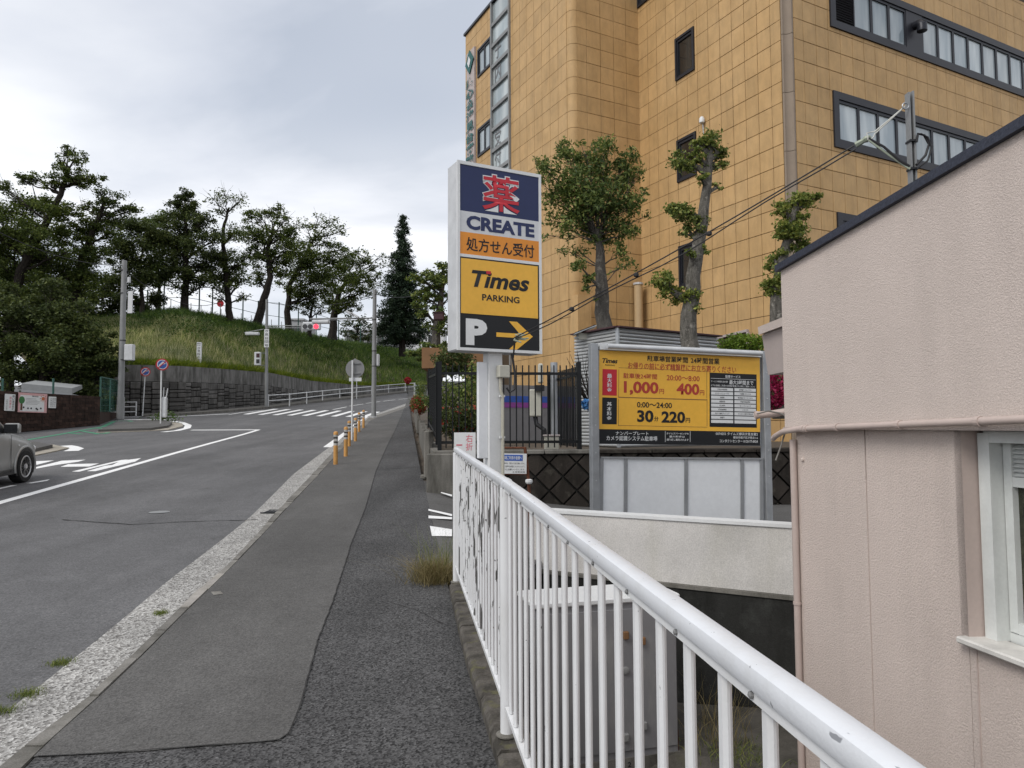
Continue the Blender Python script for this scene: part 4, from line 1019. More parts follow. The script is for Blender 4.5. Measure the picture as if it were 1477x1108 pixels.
# lower wall in panels between joints, leaving the window bay open
j1, j2 = sP(pk(1253, 800)), sP(pk(1411, 980)); se = sP(pk(1151, 740)); wl_, wr_ = sP(pk(1391, 760)), sP(pk(1391, 760)) - 1.7
zsill = pk(1405, 922).z; zhead = zbelt(wl_) - .06
LB0 = -1.25
for a, b in ((se - .004, j1 + .006), (j1 - .006, wl_)):
    MB().prism([wp(a, LB0), wp(b, LB0), wp(b, zbelt(b) - .012), wp(a, zbelt(a) - .012)], -pn * .5).build('lower_panel', 'coarse_pink_stucco', pink)
for a, b in ((wl_ - .004, wr_), ):
    MB().prism([wp(a, LB0), wp(b, LB0), wp(b, zsill - .03), wp(a, zsill - .03)], -pn * .5).build('lower_panel', 'coarse_pink_stucco', pink)
MB().prism([wp(wr_ - .004, LB0), wp(NEAR, LB0), wp(NEAR, zbelt(NEAR) - .012), wp(wr_ - .004, zbelt(wr_) - .012)], -pn * .5).build('lower_panel', 'coarse_pink_stucco', pink)
MB().prism([wp(se + .002, LB0, -.03), wp(NEAR, LB0, -.03), wp(NEAR, zb0 - .1, -.03), wp(se + .002, zb0 - .04, -.03)], -pn * .004).build('joint', 'pink_trim', pink) if False else None
MB().box(wp(j1, 0, -.02) + UP * .0, (.012, .03, 2.3), (pd, pn, UP)).build('joint', 'pink_trim', pink)
MB().box(wp(sP(pk(1411, 980)), -.6 + .0, .002) + UP * 0, (.012, .012, (zsill + 1.2) if False else .01), (pd, pn, UP))
jj = sP(pk(1411, 980)); MB().box(wp(jj, (LB0 + zsill - .04) / 2, .0015), (.008, .006, zsill - .04 - LB0), (pd, pn, UP)).build('joint', 'pink_trim', pink)
# belt: pipe along the step, soffit
MB().prism([wp(.02, zb0 - .014, .055), wp(NEAR, zbelt(NEAR) - .014, .055), wp(NEAR, zbelt(NEAR) + .012, .055), wp(.02, zb0 + .012, .055)], -pn * .2).build('soffit', 'pink_trim', pink)
path = [wp(.16, zb0 - .075, .06), wp(.08, zb0 - .055, .085), wp(-.05, zbelt(-.05) - .02, .095)] + [wp(s, zbelt(s) - .005, .095) for s in (-.3, -.8, -1.5, -2.5, -4)]
MB().tube(path, .021, 12).build('conduit', 'pink_trim', pink, True)
for s in (-.32, -.36, -.72, -1.32, -1.9): MB().tube([wp(s, zbelt(s) - .005, .095), wp(s - .03, zbelt(s) - .005, .095)], .027, 12).build('conduit_clip', 'pink_trim', pink)
# downpipe on the corner
ds = sP(pk(1146, 800)) ; dp = pk(1145.5, 700, .026); dp.z = 0
MB().tube([dp + UP * (zb0 - .08), dp + UP * LB0], .025, 12).build('downpipe', 'pink_trim', pink, True)
for v in (868,): z_ = pk(1146, v).z; MB().tube([dp + UP * z_, dp + UP * (z_ + .02)], .03, 12).build('pipe_clip', 'pink_trim', pink)
q = pk(1159, 663); MB().lathe(q, [(.014, 0), (.014, .012), (.004, .02)], 8, (pd, UP, pn)).build('anchor', 'pink_stucco', pink)
# navy roof edge
MB().prism([wp(.03, zroof(.03) - .005, .085), wp(NEAR, zroof(NEAR) - .005, .085), wp(NEAR, zroof(NEAR) + .062, .085), wp(.03, zroof(.03) + .045, .085)], -pn * 5.2).build('roof_edge', 'navy_roof', pink)
# window bay
W_in = -.11
MB().prism([wp(wl_, zsill - .02, 0), wp(wl_, zhead + .06, 0), wp(wl_ - .012, zhead + .06, W_in), wp(wl_ - .012, zsill - .02, W_in)], pd * .05).build('reveal', 'pink_trim', pink)
win = MB()
fo = -.11
fw = .075
win.box(wp(wl_ - .02 - fw / 2, (zsill + zhead) / 2, fo - .04), (fw, .14, zhead - zsill), (pd, pn, UP)); win.box(wp(wl_ - .85, zhead - .02, fo - .042), (1.66 - fw, .14, .06), (pd, pn, UP)); win.box(wp(wl_ - .85, zsill + .02, fo - .10), (1.66 - fw, .1, .05), (pd, pn, UP))
wo = win.build('window', 'window_white', pink)
MB().cbox(wp(wl_ - .83, zsill - .015, -.045), (1.72, .20, .035), (pd, pn, UP), .008).build('sill', 'sill_white', wo)
zt_l = pk(1460, 694).z; sash_o = fo - .07
sx0 = wl_ - .02 - fw
sh = MB(); sh.box(wp(sx0 - .03, (zsill + .05 + zhead - .05) / 2, sash_o), (.05, .05, zhead - zsill - .1), (pd, pn, UP)); sh.box(wp(sx0 - .45, zsill + .075, sash_o - .002), (.79, .05, .055), (pd, pn, UP)); sh.box(wp(sx0 - .45, zt_l - .02, sash_o - .002), (.79, .05, .05), (pd, pn, UP))
sho = sh.build('sash', 'window_white', wo)
MB().box(wp(sx0 - .45, (zsill + .1 + zt_l) / 2, sash_o - .015), (.80, .012, zt_l - zsill - .1), (pd, pn, UP)).build('pane', 'obscure_glass', wo)
nsl = 7; zz0, zz1 = zt_l + .012, zhead - .055
MB().box(wp(sx0 - .45, (zz0 + zz1) / 2, sash_o - .04), (.8, .01, zz1 - zz0), (pd, pn, UP)).build('louvre_back', 'dark_band', wo)
for k in range(nsl): MB().box(wp(sx0 - .45, zz0 + (k + .5) * (zz1 - zz0) / nsl, sash_o - .005), (.79, .045, .008), (pd, (pn - UP * .7).normalized(), (UP + pn * .7).normalized())).build('louvre_slat', 'window_white', wo)
# fill behind the bay
MB().prism([wp(wl_ + .05, zsill - .3, -.34), wp(wr_ - .1, zsill - .3, -.34), wp(wr_ - .1, zhead + .1, -.34), wp(wl_ + .05, zhead + .1, -.34)], -pn * .1).build('inner_wall', 'pink_trim', pink)
# far end: planter shaped projection, pipe stub with elbow and hanging cable
def Pq(u, v, y=6.1): return P(u, v, y)
f = [Pq(1099, 483), Pq(1108, 541), Pq(1190, 541), Pq(1190, 483)]; MB().prism(f, Vector((0, -.6, 0))).build('projection', 'pink_plaster', pink)
f = [Pq(1093, 472, 6.08), Pq(1094, 483, 6.08), Pq(1190, 466, 6.08), Pq(1190, 452, 6.08)]; MB().prism(f, Vector((0, -.6, 0))).build('projection_cap', 'pink_stucco', pink)
MB().tube([P(1089, 599, 5.6), P(1112, 597.5, 5.58), P(1133, 594, 5.55), P(1141, 594, 5.52), P(1143, 600, 5.52), P(1143, 607, 5.52)], .028, 12).build('pipe_stub', 'pink_trim', pink, True)
MB().tube([P(1089, 599, 5.6), P(1093, 598.8, 5.6)], .032, 12).build('pipe_cap', 'pink_trim', pink)
MB().tube([P(1142, 600, 5.5), P(1142, 606, 5.5)], .036, 12).build('pipe_collar', 'pink_trim', pink)
MB().tube([P(1092, 597, 5.53), P(1108, 593, 5.53), P(1125, 596, 5.53), P(1134, 600, 5.5), P(1132, 625, 5.5), P(1126, 645, 5.5), P(1119, 664, 5.5)], .0065, 6).build('hanging_cable', 'cable_grey', pink, True)

# ================================================================== parapet with stained wall below, pit
QR, QL = P(1145, 757, 6.5), P(815, 737, 7.6); ztp = (QR.z + QL.z) / 2
pdv = Vector((QR.x - QL.x, QR.y - QL.y, 0)).normalized(); pnn = Vector((pdv.y, -pdv.x, 0))
qa, qb = Vector((QL.x, QL.y, 0)) - pdv * .42, Vector((QR.x, QR.y, 0)) + pdv * 1.2
par = thing('parapet_wall', 'pale grey rendered parapet above a black stained concrete wall', 'wall', qa)
zpl = PL(1145, 859, qb, pnn).z; Lp = (qb - qa).length; dzp = QR.z - QL.z; k_ = dzp / ((QR - QL).length)
ta, tb = QL.z - k_ * .42, QR.z + k_ * 1.2
MB().hexa([qa + UP * zpl, qb + UP * zpl, qb + UP * zpl - pnn * .16, qa + UP * zpl - pnn * .16], [qa + UP * (ta - .03), qb + UP * (tb - .03), qb + UP * (tb - .03) - pnn * .16, qa + UP * (ta - .03) - pnn * .16]).build('parapet', 'grey_render', par)
MB().hexa([qa + UP * (ta - .03) + pnn * .015, qb + UP * (tb - .03) + pnn * .015, qb + UP * (tb - .03) - pnn * .18, qa + UP * (ta - .03) - pnn * .18], [qa + UP * ta + pnn * .015, qb + UP * tb + pnn * .015, qb + UP * tb - pnn * .18, qa + UP * ta - pnn * .18]).build('coping', 'sign_white', par)
MB().box((qa + qb) / 2 + UP * (zpl - .02) - pnn * .07, (Lp, .22, .035), (pdv, pnn, UP)).build('ledge', 'wall_concrete', par)
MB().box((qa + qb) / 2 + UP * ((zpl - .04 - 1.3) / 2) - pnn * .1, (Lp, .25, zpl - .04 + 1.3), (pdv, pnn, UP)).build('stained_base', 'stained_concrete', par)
e_ = Vector((x_rail(6.62) + .06, 6.66, 0)); e2 = Vector((.24, 6.70, 0))
for a_, b_ in ((e_, e2), (e2, qa - pnn * .02)):
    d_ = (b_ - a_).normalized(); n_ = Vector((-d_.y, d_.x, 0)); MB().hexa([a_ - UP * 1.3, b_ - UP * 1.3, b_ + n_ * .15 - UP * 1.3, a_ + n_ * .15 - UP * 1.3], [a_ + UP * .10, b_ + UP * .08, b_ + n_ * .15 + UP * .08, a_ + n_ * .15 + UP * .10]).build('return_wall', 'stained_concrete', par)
m = MB(); q = [Vector((x_rail(-4) + .1, -4, 0)), wp(NEAR, 0), wp(1.5, 0), qb, qa, Vector((x_rail(7) + .05, 7, 0))]
m.v = [(p.x, p.y, -1.17) for p in q]; m.f = [tuple(range(len(q)))]; o = m.build('sunken_yard', 'pit_floor_concrete'); o['kind'] = 'structure'
m = MB(); a, b = P(1046, 1044, 6.2), P(1150, 1034, 6.0); MB().hexa([Vector((.3, 6.1, -1.17)), Vector((3.2, 4.9, -1.17)), Vector((3.2, 6.3, -1.17)), Vector((.3, 7.0, -1.17))], [Vector((.3, 6.2, -1.10)), Vector((3.2, 5.1, -1.05)), Vector((3.2, 6.3, -1.0)), Vector((.3, 7.0, -1.05))]).build('yard_ledge', 'pit_floor_concrete')['kind'] = 'structure'
# ================================================================== white railing
def zr(y): return float(np.interp(y, [-2.66, .34, 3.34, 6.30], [1.07, 1.163, 1.256, 1.312]))                      # top of the rail
def zp(y): return .045 + .0185 * y * .9                   # top of the plinth
rd = Vector((-.155, 1, .0195)).normalized(); rn = Vector((rd.y, -rd.x, 0)).normalized()
def rp(y, z, o=0.0): return Vector((x_rail(y), y, z)) + rn * o
YP = [-2.66, .36 - .02, 3.34, 6.30]
rail = thing('railing', 'white painted steel pedestrian railing with square balusters and peeling paint', 'railing', rp(3.3, zp(3.3)))
def capsule(w, h, n=6):
    pts = []
    for k in range(n + 1): a = math.pi * k / n; pts.append((math.cos(a) * w / 2, h * .5 * math.sin(a) ** .7))
    return pts
def extrude(prof, y0, y1, zf, off, mat, name, parent, smooth=True):
    m = MB(); k = len(prof)
    for y in (y0, y1):
        for a, b in prof: m.v.append(tuple(rp(y, zf(y) + b, off + a)))
    m.f = [(i, (i + 1) % k, k + (i + 1) % k, k + i) for i in range(k)] + [tuple(range(k))[::-1], tuple(range(k, 2 * k))]
    return m.build(name, mat, parent, smooth)
top_prof = [(.020, -.016), (.0225, -.010), (.0228, .006), (.020, .0145), (.013, .0185), (0, .0195), (-.013, .0185), (-.020, .0145), (-.0228, .006), (-.0225, -.010), (-.020, -.016)]
low_prof = [(.014, 0), (.014, .022), (-.014, .022), (-.014, 0)]
web_prof = [(.014, -.034), (.014, -.016), (-.014, -.016), (-.014, -.034)]
for i in range(3):
    y0, y1 = YP[i] + .012, YP[i + 1] - .012
    if i == 2: y1 = 6.33
    extrude(top_prof, y0, y1, lambda y: zr(y) - .02, 0, 'rail_paint', 'handrail', rail)
    extrude(web_prof, y0 + .02, y1 - .02, lambda y: zr(y) - .02, 0, 'white_paint', 'rail_web', rail, False)
    extrude(low_prof, y0 + .03, y1 - .03, lambda y: zp(y) + .12, -.0, 'white_paint', 'bottom_rail', rail, False)
    nbar = 22
    for k in range(nbar):
        y = YP[i] + .10 + k * (2.98 - .2) / (nbar - 1)
        if y > 6.24 or y < .2: continue
        z0, z1 = zp(y) + .141, zr(y) - .054
        MB().cbox(rp(y, (z0 + z1) / 2), (.025, .0162, z1 - z0), (Vector((rd.x, rd.y, 0)).normalized(), rn, UP), .006).build('baluster', 'peeling_white_paint' if (i == 2 and 3.45 < y < 6.0) else 'white_paint', rail)
        if k % 2 == 0: MB().lathe(rp(y + .02, z1 + .009, -.0148), [(.0055, 0), (.005, .003), (.002, .005)], 8, (Vector((rd.x, rd.y, 0)).normalized(), UP, -rn)).build('bolt', 'sign_back_grey', rail)
for i, y in enumerate(YP[1:]):
    b = rp(y, 0)
    MB().tube([(b.x, b.y, zp(y) - .05), (b.x, b.y, zr(y) - .045)], .030, 14).build('post', 'white_paint', rail, True)
    MB().lathe((b.x, b.y, zp(y) + .001), [(.05, 0), (.05, .006), (.033, .012)], 14).build('post_collar', 'wall_concrete', rail)
    if i < 2: extrude([(a * 1.12, c * 1.12) for a, c in top_prof], y - .028, y + .028, lambda q: zr(q) - .02, 0, 'rail_paint', 'rail_sleeve', rail); MB().box(rp(y, zr(y) - .058), (.045, .045, .045), (Vector((rd.x, rd.y, 0)).normalized(), rn, UP)).build('rail_bracket', 'white_paint', rail)
# plinth: concrete blocks under the railing
pl = thing('concrete_plinth', 'mossy weathered concrete kerb carrying the white railing', 'kerb', rp(5, 0))
ysx = [-3 + .62 * i for i in range(17)]
for i in range(15):
    y0, y1 = ysx[i] + .006, ysx[i + 1] - .006
    if y0 > 6.5: break
    y1 = min(y1, 6.62); d = R.uniform(-.006, .006)
    a0, a1 = _pl(y0), _pl(y1); lo = [(a0, y0, -1.25), (x_rail(y0) + .12, y0, -1.25), (x_rail(y1) + .12, y1, -1.25), (a1, y1, -1.25)]
    hi = [(a0 + .018, y0, zp(y0) - .008 + d), (x_rail(y0) + .105, y0, zp(y0) + d), (x_rail(y1) + .105, y1, zp(y1) + d), (a1 + .018, y1, zp(y1) - .008 + d)]
    mid = [(a0, y0, zp(y0) - .03), (x_rail(y0) + .12, y0, zp(y0) - .03), (x_rail(y1) + .12, y1, zp(y1) - .03), (a1, y1, zp(y1) - .03)]
    m = MB(); m.v = lo + mid + hi; m.f = [(0, 1, 2, 3), (8, 9, 10, 11)] + [(q * 4 + k, q * 4 + (k + 1) % 4, q * 4 + 4 + (k + 1) % 4, q * 4 + 4 + k) for q in (0, 1) for k in range(4)]
    m.build('kerb_block', 'plinth_concrete', pl)
# dry grass at the end of the plinth, weeds
def tuft(name, label, c, n, spread, h, w, mat, lean=.5, cat='weeds'):
    q = rng.normal(size=(n, 3)) * spread; q[:, 2] = 0; q += np.array(c)
    o = blades_mesh(name, q, h, w, mat, lean=lean); tag(o, label, cat); o['kind'] = 'stuff'; return o
c = PG(628, 838); tuft('dry_grass', 'tuft of dry brown grass growing at the end of the railing', (c.x, c.y, c.z), 1300, .10, .22, .0017, 'grass_dry', .8, 'grass')
tuft('dry_grass', 'thin taller straw blades in the railing end grass tuft', (c.x + .05, c.y + .05, c.z), 120, .10, .46, .0016, 'leaf_weed', .4, 'grass')
for (u, v, n, s_, lb) in ((232, 886, 70, .05, 'small green weed in the gutter, the one nearest the white kerb stone'), (88, 958, 80, .06, 'yellow green weed along the road edge of the gutter'), (40, 1003, 80, .07, 'yellow green weed at the road edge near the lower left corner'), (4, 1028, 60, .06, 'weed clump at the very left edge of the gutter')):
    c = PG(u, v, -STEP); tuft('gutter_weed', lb, (c.x, c.y, c.z), n * 3, s_ * .62, .03, .0018, 'leaf_weed', .8)
c = P(1010, 1072, 5.9); c.z = -1.06
tuft('dry_grass', 'dry straw stalks standing in the sunken yard behind the cabinet', (1.62, 5.9, -1.06), 110, .12, .55, .0016, 'grass_dry', .45, 'grass')
tuft('yard_weed', 'low weeds on the floor of the sunken yard', (1.75, 5.75, -1.07), 300, .16, .07, .0025, 'leaf_weed', .9)

# ================================================================== grey cabinet in the sunken yard
cA_, cB_ = P(772, 872, 5.55), P(975, 860, 5.85); cd = Vector((cB_.x - cA_.x, cB_.y - cA_.y, 0)); cw_ = cd.length; cd.normalize(); cn = Vector((cd.y, -cd.x, 0))
cz0, cz1 = -1.16, (cA_.z + cB_.z) / 2
cdep = .42; sidev = (P(975, 900, 6.1) - Vector((0, 0, 0)))
co_ = Vector((cA_.x, cA_.y, 0)); cab = thing('utility_cabinet', 'grey steel utility cabinet with white lid and rusty corner behind the railing', 'cabinet', co_ + UP * cz0)
ce = -cn
ctr = co_ + cd * cw_ / 2 + ce * cdep / 2
MB().cbox(ctr + UP * ((cz0 + cz1) / 2), (cw_, cdep, cz1 - cz0 - .05), (cd, cn, UP), .008).build('body', 'cabinet_paint', cab)
MB().cbox(ctr + UP * (cz1 - .005), (cw_ + .05, cdep + .05, .045), (cd, cn, UP), .01).build('lid', 'sign_white', cab)
MB().box(ctr + UP * (cz0 + .02), (cw_ + .02, cdep + .02, .12), (cd, cn, UP)).build('foot', 'wall_concrete', cab)
for a in (.0, ): 
    dr = MB().cbox(co_ + cd * cw_ * .36 + cn * .006 + UP * ((cz0 + cz1) / 2 + .03), (cw_ * .7, .014, (cz1 - cz0) * .84), (cd, cn, UP), .004).build('door', 'cabinet_paint', cab)
    dr2 = MB().cbox(co_ + cd * cw_ * .865 + cn * .006 + UP * ((cz0 + cz1) / 2 + .03), (cw_ * .25, .014, (cz1 - cz0) * .84), (cd, cn, UP), .004).build('door', 'cabinet_paint', cab)
Bc = Board(co_ + UP * cz1 + cn * .014, cd, cw_, cz1 - cz0)
for (u, v, mt) in ((902, 916, 'soffit_brown'), (926, 924, 'soffit_brown'), (902, 1063, 'pole_grey'), (928, 1046, 'pole_grey')):
    q = PL(u, v, Bc.o, Bc.n); 
    if (q - co_).dot(cd) > cw_ - .02: q = co_ + cd * (cw_ - .03) + UP * q.z + cn * .014
    MB().cbox(q + cn * .012, (.045, .03, .06), (cd, cn, UP), .006).build('hinge', mt, cab)
q = PL(902, 967, Bc.o, Bc.n); MB().lathe(q, [(.03, 0), (.03, .012), (.022, .016), (.004, .016)], 14, (cd, UP, cn)).build('lock', 'pole_grey', cab, True)
q = ctr + cd * (cw_ / 2 + .004); MB().box(q + cn * (cdep / 2 - .06) + UP * (cz0 + .14), (.004, .1, .2), (cd, cn, UP)).build('rust_patch', 'rust', cab)
Bc.text('2', .62, .955, .645, .985, .012, 'sign_dark_text', cab, .02)

# ================================================================== pole sign
sa, sbk = P(658.5, 367, 7.4), None
sr = Vector((.888, .46, 0)).normalized(); zs0, zs1 = P(657, 505, 7.4).z, P(660, 231, 7.4).z
SW = 1.01; tlc = Vector((P(659, 231, 7.4).x, 7.4, zs1))
ps = thing('pole_sign', 'tall white pole sign for a drugstore and a car park, arrow pointing right', 'sign', tlc + sr * .5 - UP * (zs1 - .05))
SB = Board(tlc, sr, SW, zs1 - zs0); SD = .26
MB().cbox(SB.pt(.5, .5, -SD / 2), (SW, SD, SB.h), (SB.r, SB.n, UP), .012).build('cabinet', 'sign_side', ps)
fw_ = .028
for a0, b0, a1, b1 in ((0, 0, 1, .018), (0, .985, 1, 1), (0, .018, .03, .985), (.97, .018, 1, .985)): SB.rect(a0, b0, a1, b1, .014, 'sign_white', 'frame', ps, .02)
F0, F1, G0, G1 = .03, .97, .018, .985
def fb(t): return G0 + (G1 - G0) * t
navy = SB.rect(F0, fb(0), F1, fb(.256), .006, 'sign_navy', 'face_panel', ps, .012)
whit = SB.rect(F0, fb(.256), F1, fb(.371), .006, 'sign_grey_white', 'face_panel', ps, .012)
oran = SB.rect(F0, fb(.371), F1, fb(.492), .006, 'sign_orange', 'face_panel', ps, .012)
SB.rect(F0, fb(.492), F1, fb(.508), .009, 'sign_white', 'divider', ps, .015)
blk = SB.rect(F0, fb(.508), F1, fb(1.0), .005, 'sign_black', 'face_panel', ps, .011)
yel = SB.rect(F0 + .012, fb(.516), F1 - .018, fb(.815), .010, 'sign_yellow', 'face_panel', ps, .006)
def fa(x): return F0 + (F1 - F0) * (x - 103) / 408.0
SB.text('薬', fa(208), fb(.025), fa(413), fb(.238), .0085, 'sign_white', navy, .034)
SB.text('薬', fa(214), fb(.031), fa(408), fb(.232), .0115, 'sign_red', navy, .013)
SB.text('CREATE', fa(135), fb(.276), fa(487), fb(.354), .0085, 'sign_navy', whit, .045)
SB.text('処方せん受付', fa(135), fb(.396), fa(485), fb(.472), .0085, 'sign_dark_text', oran, .012)
SB.text('Times', fa(160), fb(.575), fa(457), fb(.668), .0125, 'sign_dark_text', yel, .03, shear=.25)
SB.rect(fa(233), fb(.573), fa(256), fb(.590), .0145, 'sign_red', 'letter_dot', yel, .002)
SB.text('PARKING', fa(212), fb(.702), fa(404), fb(.738), .0125, 'sign_dark_text', yel, .022)
SB.text('P', fa(132), fb(.842), fa(238), fb(.985), .0075, 'sign_white', blk, .06)
m = MB(); pts = [(285, .908), (405, .908), (350, .842), (392, .842), (475, .920), (390, .998), (350, .998), (412, .932), (285, .932)]
m.prism([SB.pt(fa(x), fb(t_), .005) for x, t_ in pts], SB.n * .003); m.build('arrow', 'sign_yellow', blk)
pc = SB.pt(.47, 1, -SD / 2); zgp = .1
MB().cbox(Vector((pc.x, pc.y, (zs0 + zgp) / 2)), (.165, .15, zs0 - zgp + .1), (SB.r, SB.n, UP), .008).build('pole', 'sign_white', ps)
q = pc - SB.r * .135 + SB.n * .02; za_, zb_2 = P(700, 523, 7.7).z, P(700, 661, 7.7).z
MB().cbox(Vector((q.x, q.y, (za_ + zb_2) / 2)), (.11, .05, za_ - zb_2), (SB.r, SB.n, UP), .006).build('side_plate', 'milky_panel', ps)
fr_ = SB.n * .085
a, b = P(709, 526, 7.55), P(726, 544, 7.55); q = (a + b) / 2
MB().cbox(Vector((pc.x, pc.y, 0)) + SB.r * .065 + SB.n * .12 + UP * q.z, (.13, .08, abs(a.z - b.z)), (SB.r, SB.n, UP), .008).build('junction_box', 'box_beige', ps)
cx_ = Vector((pc.x, pc.y, 0)) + SB.r * .04 + SB.n * .105
MB().tube([cx_ + UP * (b.z + .01), cx_ + UP * (b.z - .12), cx_ + SB.r * .025 + UP * (b.z - .2), cx_ + SB.r * .025 + UP * .4], .017, 10).build('conduit', 'conduit_beige', ps, True)
for v in (571, 631): MB().box(cx_ + SB.r * .02 + UP * P(716, v, 7.6).z - SB.n * .005, (.06, .03, .022), (SB.r, SB.n, UP)).build('conduit_clip', 'sign_white', ps)
MB().tube([SB.pt(.62, 1.005, .02), SB.pt(.64, 1.05, .02), SB.pt(.655, 1.12, .03), SB.pt(.63, 1.20, .06), SB.pt(.58, 1.215, .05), SB.pt(.55, 1.19, .04)], .012, 8).build('cable_loop', 'cable_black', ps, True)
# overhead cables to the house
def sag(a, b, n, s_): return [a.lerp(b, i / n) - UP * s_ * 4 * (i / n) * (1 - i / n) for i in range(n + 1)]
e0 = SB.pt(.60, 1.02, .10); kn = P(742, 487, 7.1); k2 = P(1232, 210, 5.2)
def cable(name, label, path, r, mat='cable_black', cat='cable', grp=None): o = MB().tube(path, r, 6).build(name, mat, None, True); tag(o, label, cat, grp); return o
cab1 = cable('service_cable', 'upper of the two black service cables rising from the pole sign to the roof post', [e0] + sag(kn, k2, 14, .04), .0065)
cab2 = cable('service_cable', 'lower of the two black service cables rising from the pole sign to the roof post', [e0 - UP * .03] + [p - UP * (.012 + .015 * math.sin(i)) + Vector((.01, 0, 0)) for i, p in enumerate(sag(kn, k2, 14, .07))], .006)
for f_ in (.22, .45, .7): 
    p = sag(kn, k2, 14, .055)[int(f_ * 14)]; tag(MB().lathe(p - UP * .02, [(.01, 0), (.024, .008), (.024, .03), (.01, .04)], 8).build('cable_tie', 'cable_black', None), ['lowest', 'middle', 'topmost'][(.22, .45, .7).index(f_)] + ' black tie holding the two service cables together', 'cable tie')
m = MB()
for i in range(9): a = kn + Vector((R.uniform(-.02, .05), 0, R.uniform(-.03, .04))); m.tube([a, a + Vector((R.uniform(.02, .12), R.uniform(-.05, .05), R.uniform(-.05, .05)))], .008, 5)
tag(m.build('cable_splice', 'clamp_green'), 'frayed pale splice on the cables in front of the yellow arrow', 'cable splice')
# roof post on the house with its fittings
b0 = P(1319, 266, 5.0); t0 = P(1314, 134, 5.0); rpst = thing('roof_post', 'grey steel channel post on the roof of the pink house', 'post', b0)
pz0, pz1 = b0.z - .3, t0.z
for sx in (-.015, .015): MB().box(Vector((b0.x + sx - .012, 5.0, (pz0 + pz1) / 2 + sx * .3)), (.012, .05, pz1 - pz0)).build('channel_flange', 'pole_grey', rpst)
MB().box(Vector((b0.x - .012, 5.02, (pz0 + pz1) / 2 - .01)), (.02, .012, pz1 - pz0)).build('channel_web', 'dark_band', rpst)
for v in (205, 245): z_ = P(1318, v, 5).z; MB().box(Vector((b0.x - .012, 4.995, z_)), (.056, .064, .014)).build('band', 'cable_black', rpst)
hk = P(1306, 153, 4.97); gr = P(1262, 192, 5.1)
m = MB(); 
for k in range(13): pass
ring = [hk + Vector((math.cos(a) * .022, 0, math.sin(a) * .022)) for a in [2 * math.pi * k / 12 for k in range(13)]]; MB().tube(ring, .005, 6, False).build('ring', 'galvanised', rpst)
MB().tube([hk, gr + UP * .012, gr + Vector((-.06, 0, .0)), gr + Vector((-.05, 0, -.05))], .005, 6).build('grip_wire', 'cable_white', rpst, True); MB().tube([hk, gr - UP * .006, gr + Vector((-.012, 0, -.03)), gr + Vector((-.05, 0, -.06))], .005, 6).build('grip_wire', 'cable_white', rpst, True)
cl0, cl1 = P(1256, 197, 5.12), P(1235, 209, 5.2); MB().tube([cl0, cl0.lerp(cl1, .3), cl0.lerp(cl1, .5), cl1], [.012, .026, .018, .024], 7).build('cable_clamp', 'clamp_green', rpst)
MB().tube([P(1253, 200, 5.1), P(1275, 212, 5.05), P(1298, 232, 5.0), P(1312, 240, 4.97)], .009, 6).build('drop_cable', 'cable_black', rpst, True); MB().tube([P(1253, 202, 5.1), P(1280, 222, 5.05), P(1303, 238, 5.0), P(1313, 244, 4.97)], .008, 6).build('drop_cable', 'clamp_green', rpst, True)
MB().tube([P(1322, 238, 4.96), P(1335, 224, 4.96), P(1340, 208, 4.96), P(1333, 195, 4.96), P(1324, 193, 4.96), P(1322, 205, 4.96)], .009, 8).build('cable_coil', 'cable_black', rpst, True)
MB().tube([P(1322, 244, 4.95), P(1338, 232, 4.95), P(1344, 213, 4.95), P(1338, 198, 4.95), P(1328, 193, 4.95)], .007, 8).build('cable_coil', 'cable_black', rpst, True)

# ================================================================== parking price board
pL, pR = P(866, 640, 9.2), P(1099, 643, 9.78); br = (pR - pL); BWD = br.length; br.normalize()
zT = P(866, 505, 9.2).z; Bd = Board(Vector((pL.x, pL.y, zT)), br, BWD, zT - pL.z); 
pb = thing('parking_board', 'yellow car park price board above frosted white panels between steel posts', 'sign board', Vector((pL.x + 1.1, pL.y + .3, 0)))
bk = Bd.rect(-.004, -.004, 1.004, 1.004, -.004, 'galvanised', 'backing', pb, .05)
yl = Bd.rect(0, 0, 1, .845, .0, 'sign_yellow', 'face_panel', pb, .004); bl_ = Bd.rect(0, .845, 1, 1, .0, 'sign_black', 'face_panel', pb, .004)
def zx(x, y): s_ = (x - 35) / 1365.0; return s_, (y - (25 + 65 * s_)) / ((835 + 15 * s_) - (25 + 65 * s_))
def bt(txt, x0, y0, x1, y1, mat, par=yl, bold=.012, d=.0022, **k):     # box corners measured along the slanted rows
    xm, ym = (x0 + x1) / 2, (y0 + y1) / 2; s0, s1 = zx(x0, ym)[0], zx(x1, ym)[0]; t0 = zx(xm, y0)[1]; t1 = zx(xm, y1)[1]; return Bd.text(txt, s0, t0, s1, t1, d, mat, par, bold, **k)
def brc(x0, y0, x1, y1, mat, name, par=yl, d=.0016):
    xm = (x0 + x1) / 2; ym = (y0 + y1) / 2; return Bd.rect(zx(x0, ym)[0], zx(xm, y0)[1], zx(x1, ym)[0], zx(xm, y1)[1], d, mat, name, par, .0012)
bt('Times', 60, 98, 182, 140, 'sign_dark_text', bold=.03, shear=.25); bt('PARKING', 82, 150, 160, 163, 'sign_dark_text')
bt('駐車場営業時間', 425, 78, 768, 130, 'sign_dark_text', bold=.02); bt('24時間営業', 792, 92, 1042, 145, 'sign_dark_text', bold=.02)
bt('お帰りの前に必ず精算機にお立ち寄りください', 268, 148, 1188, 208, 'price_red', bold=.012)
rb = brc(62, 192, 178, 420, 'sign_red', 'price_tab'); kb = brc(62, 438, 180, 668, 'sign_black', 'price_tab')
for i, ch in enumerate('最大料金'): bt(ch, 99, 232 + i * 40, 138, 270 + i * 40, 'sign_white', rb, .013, .0032)
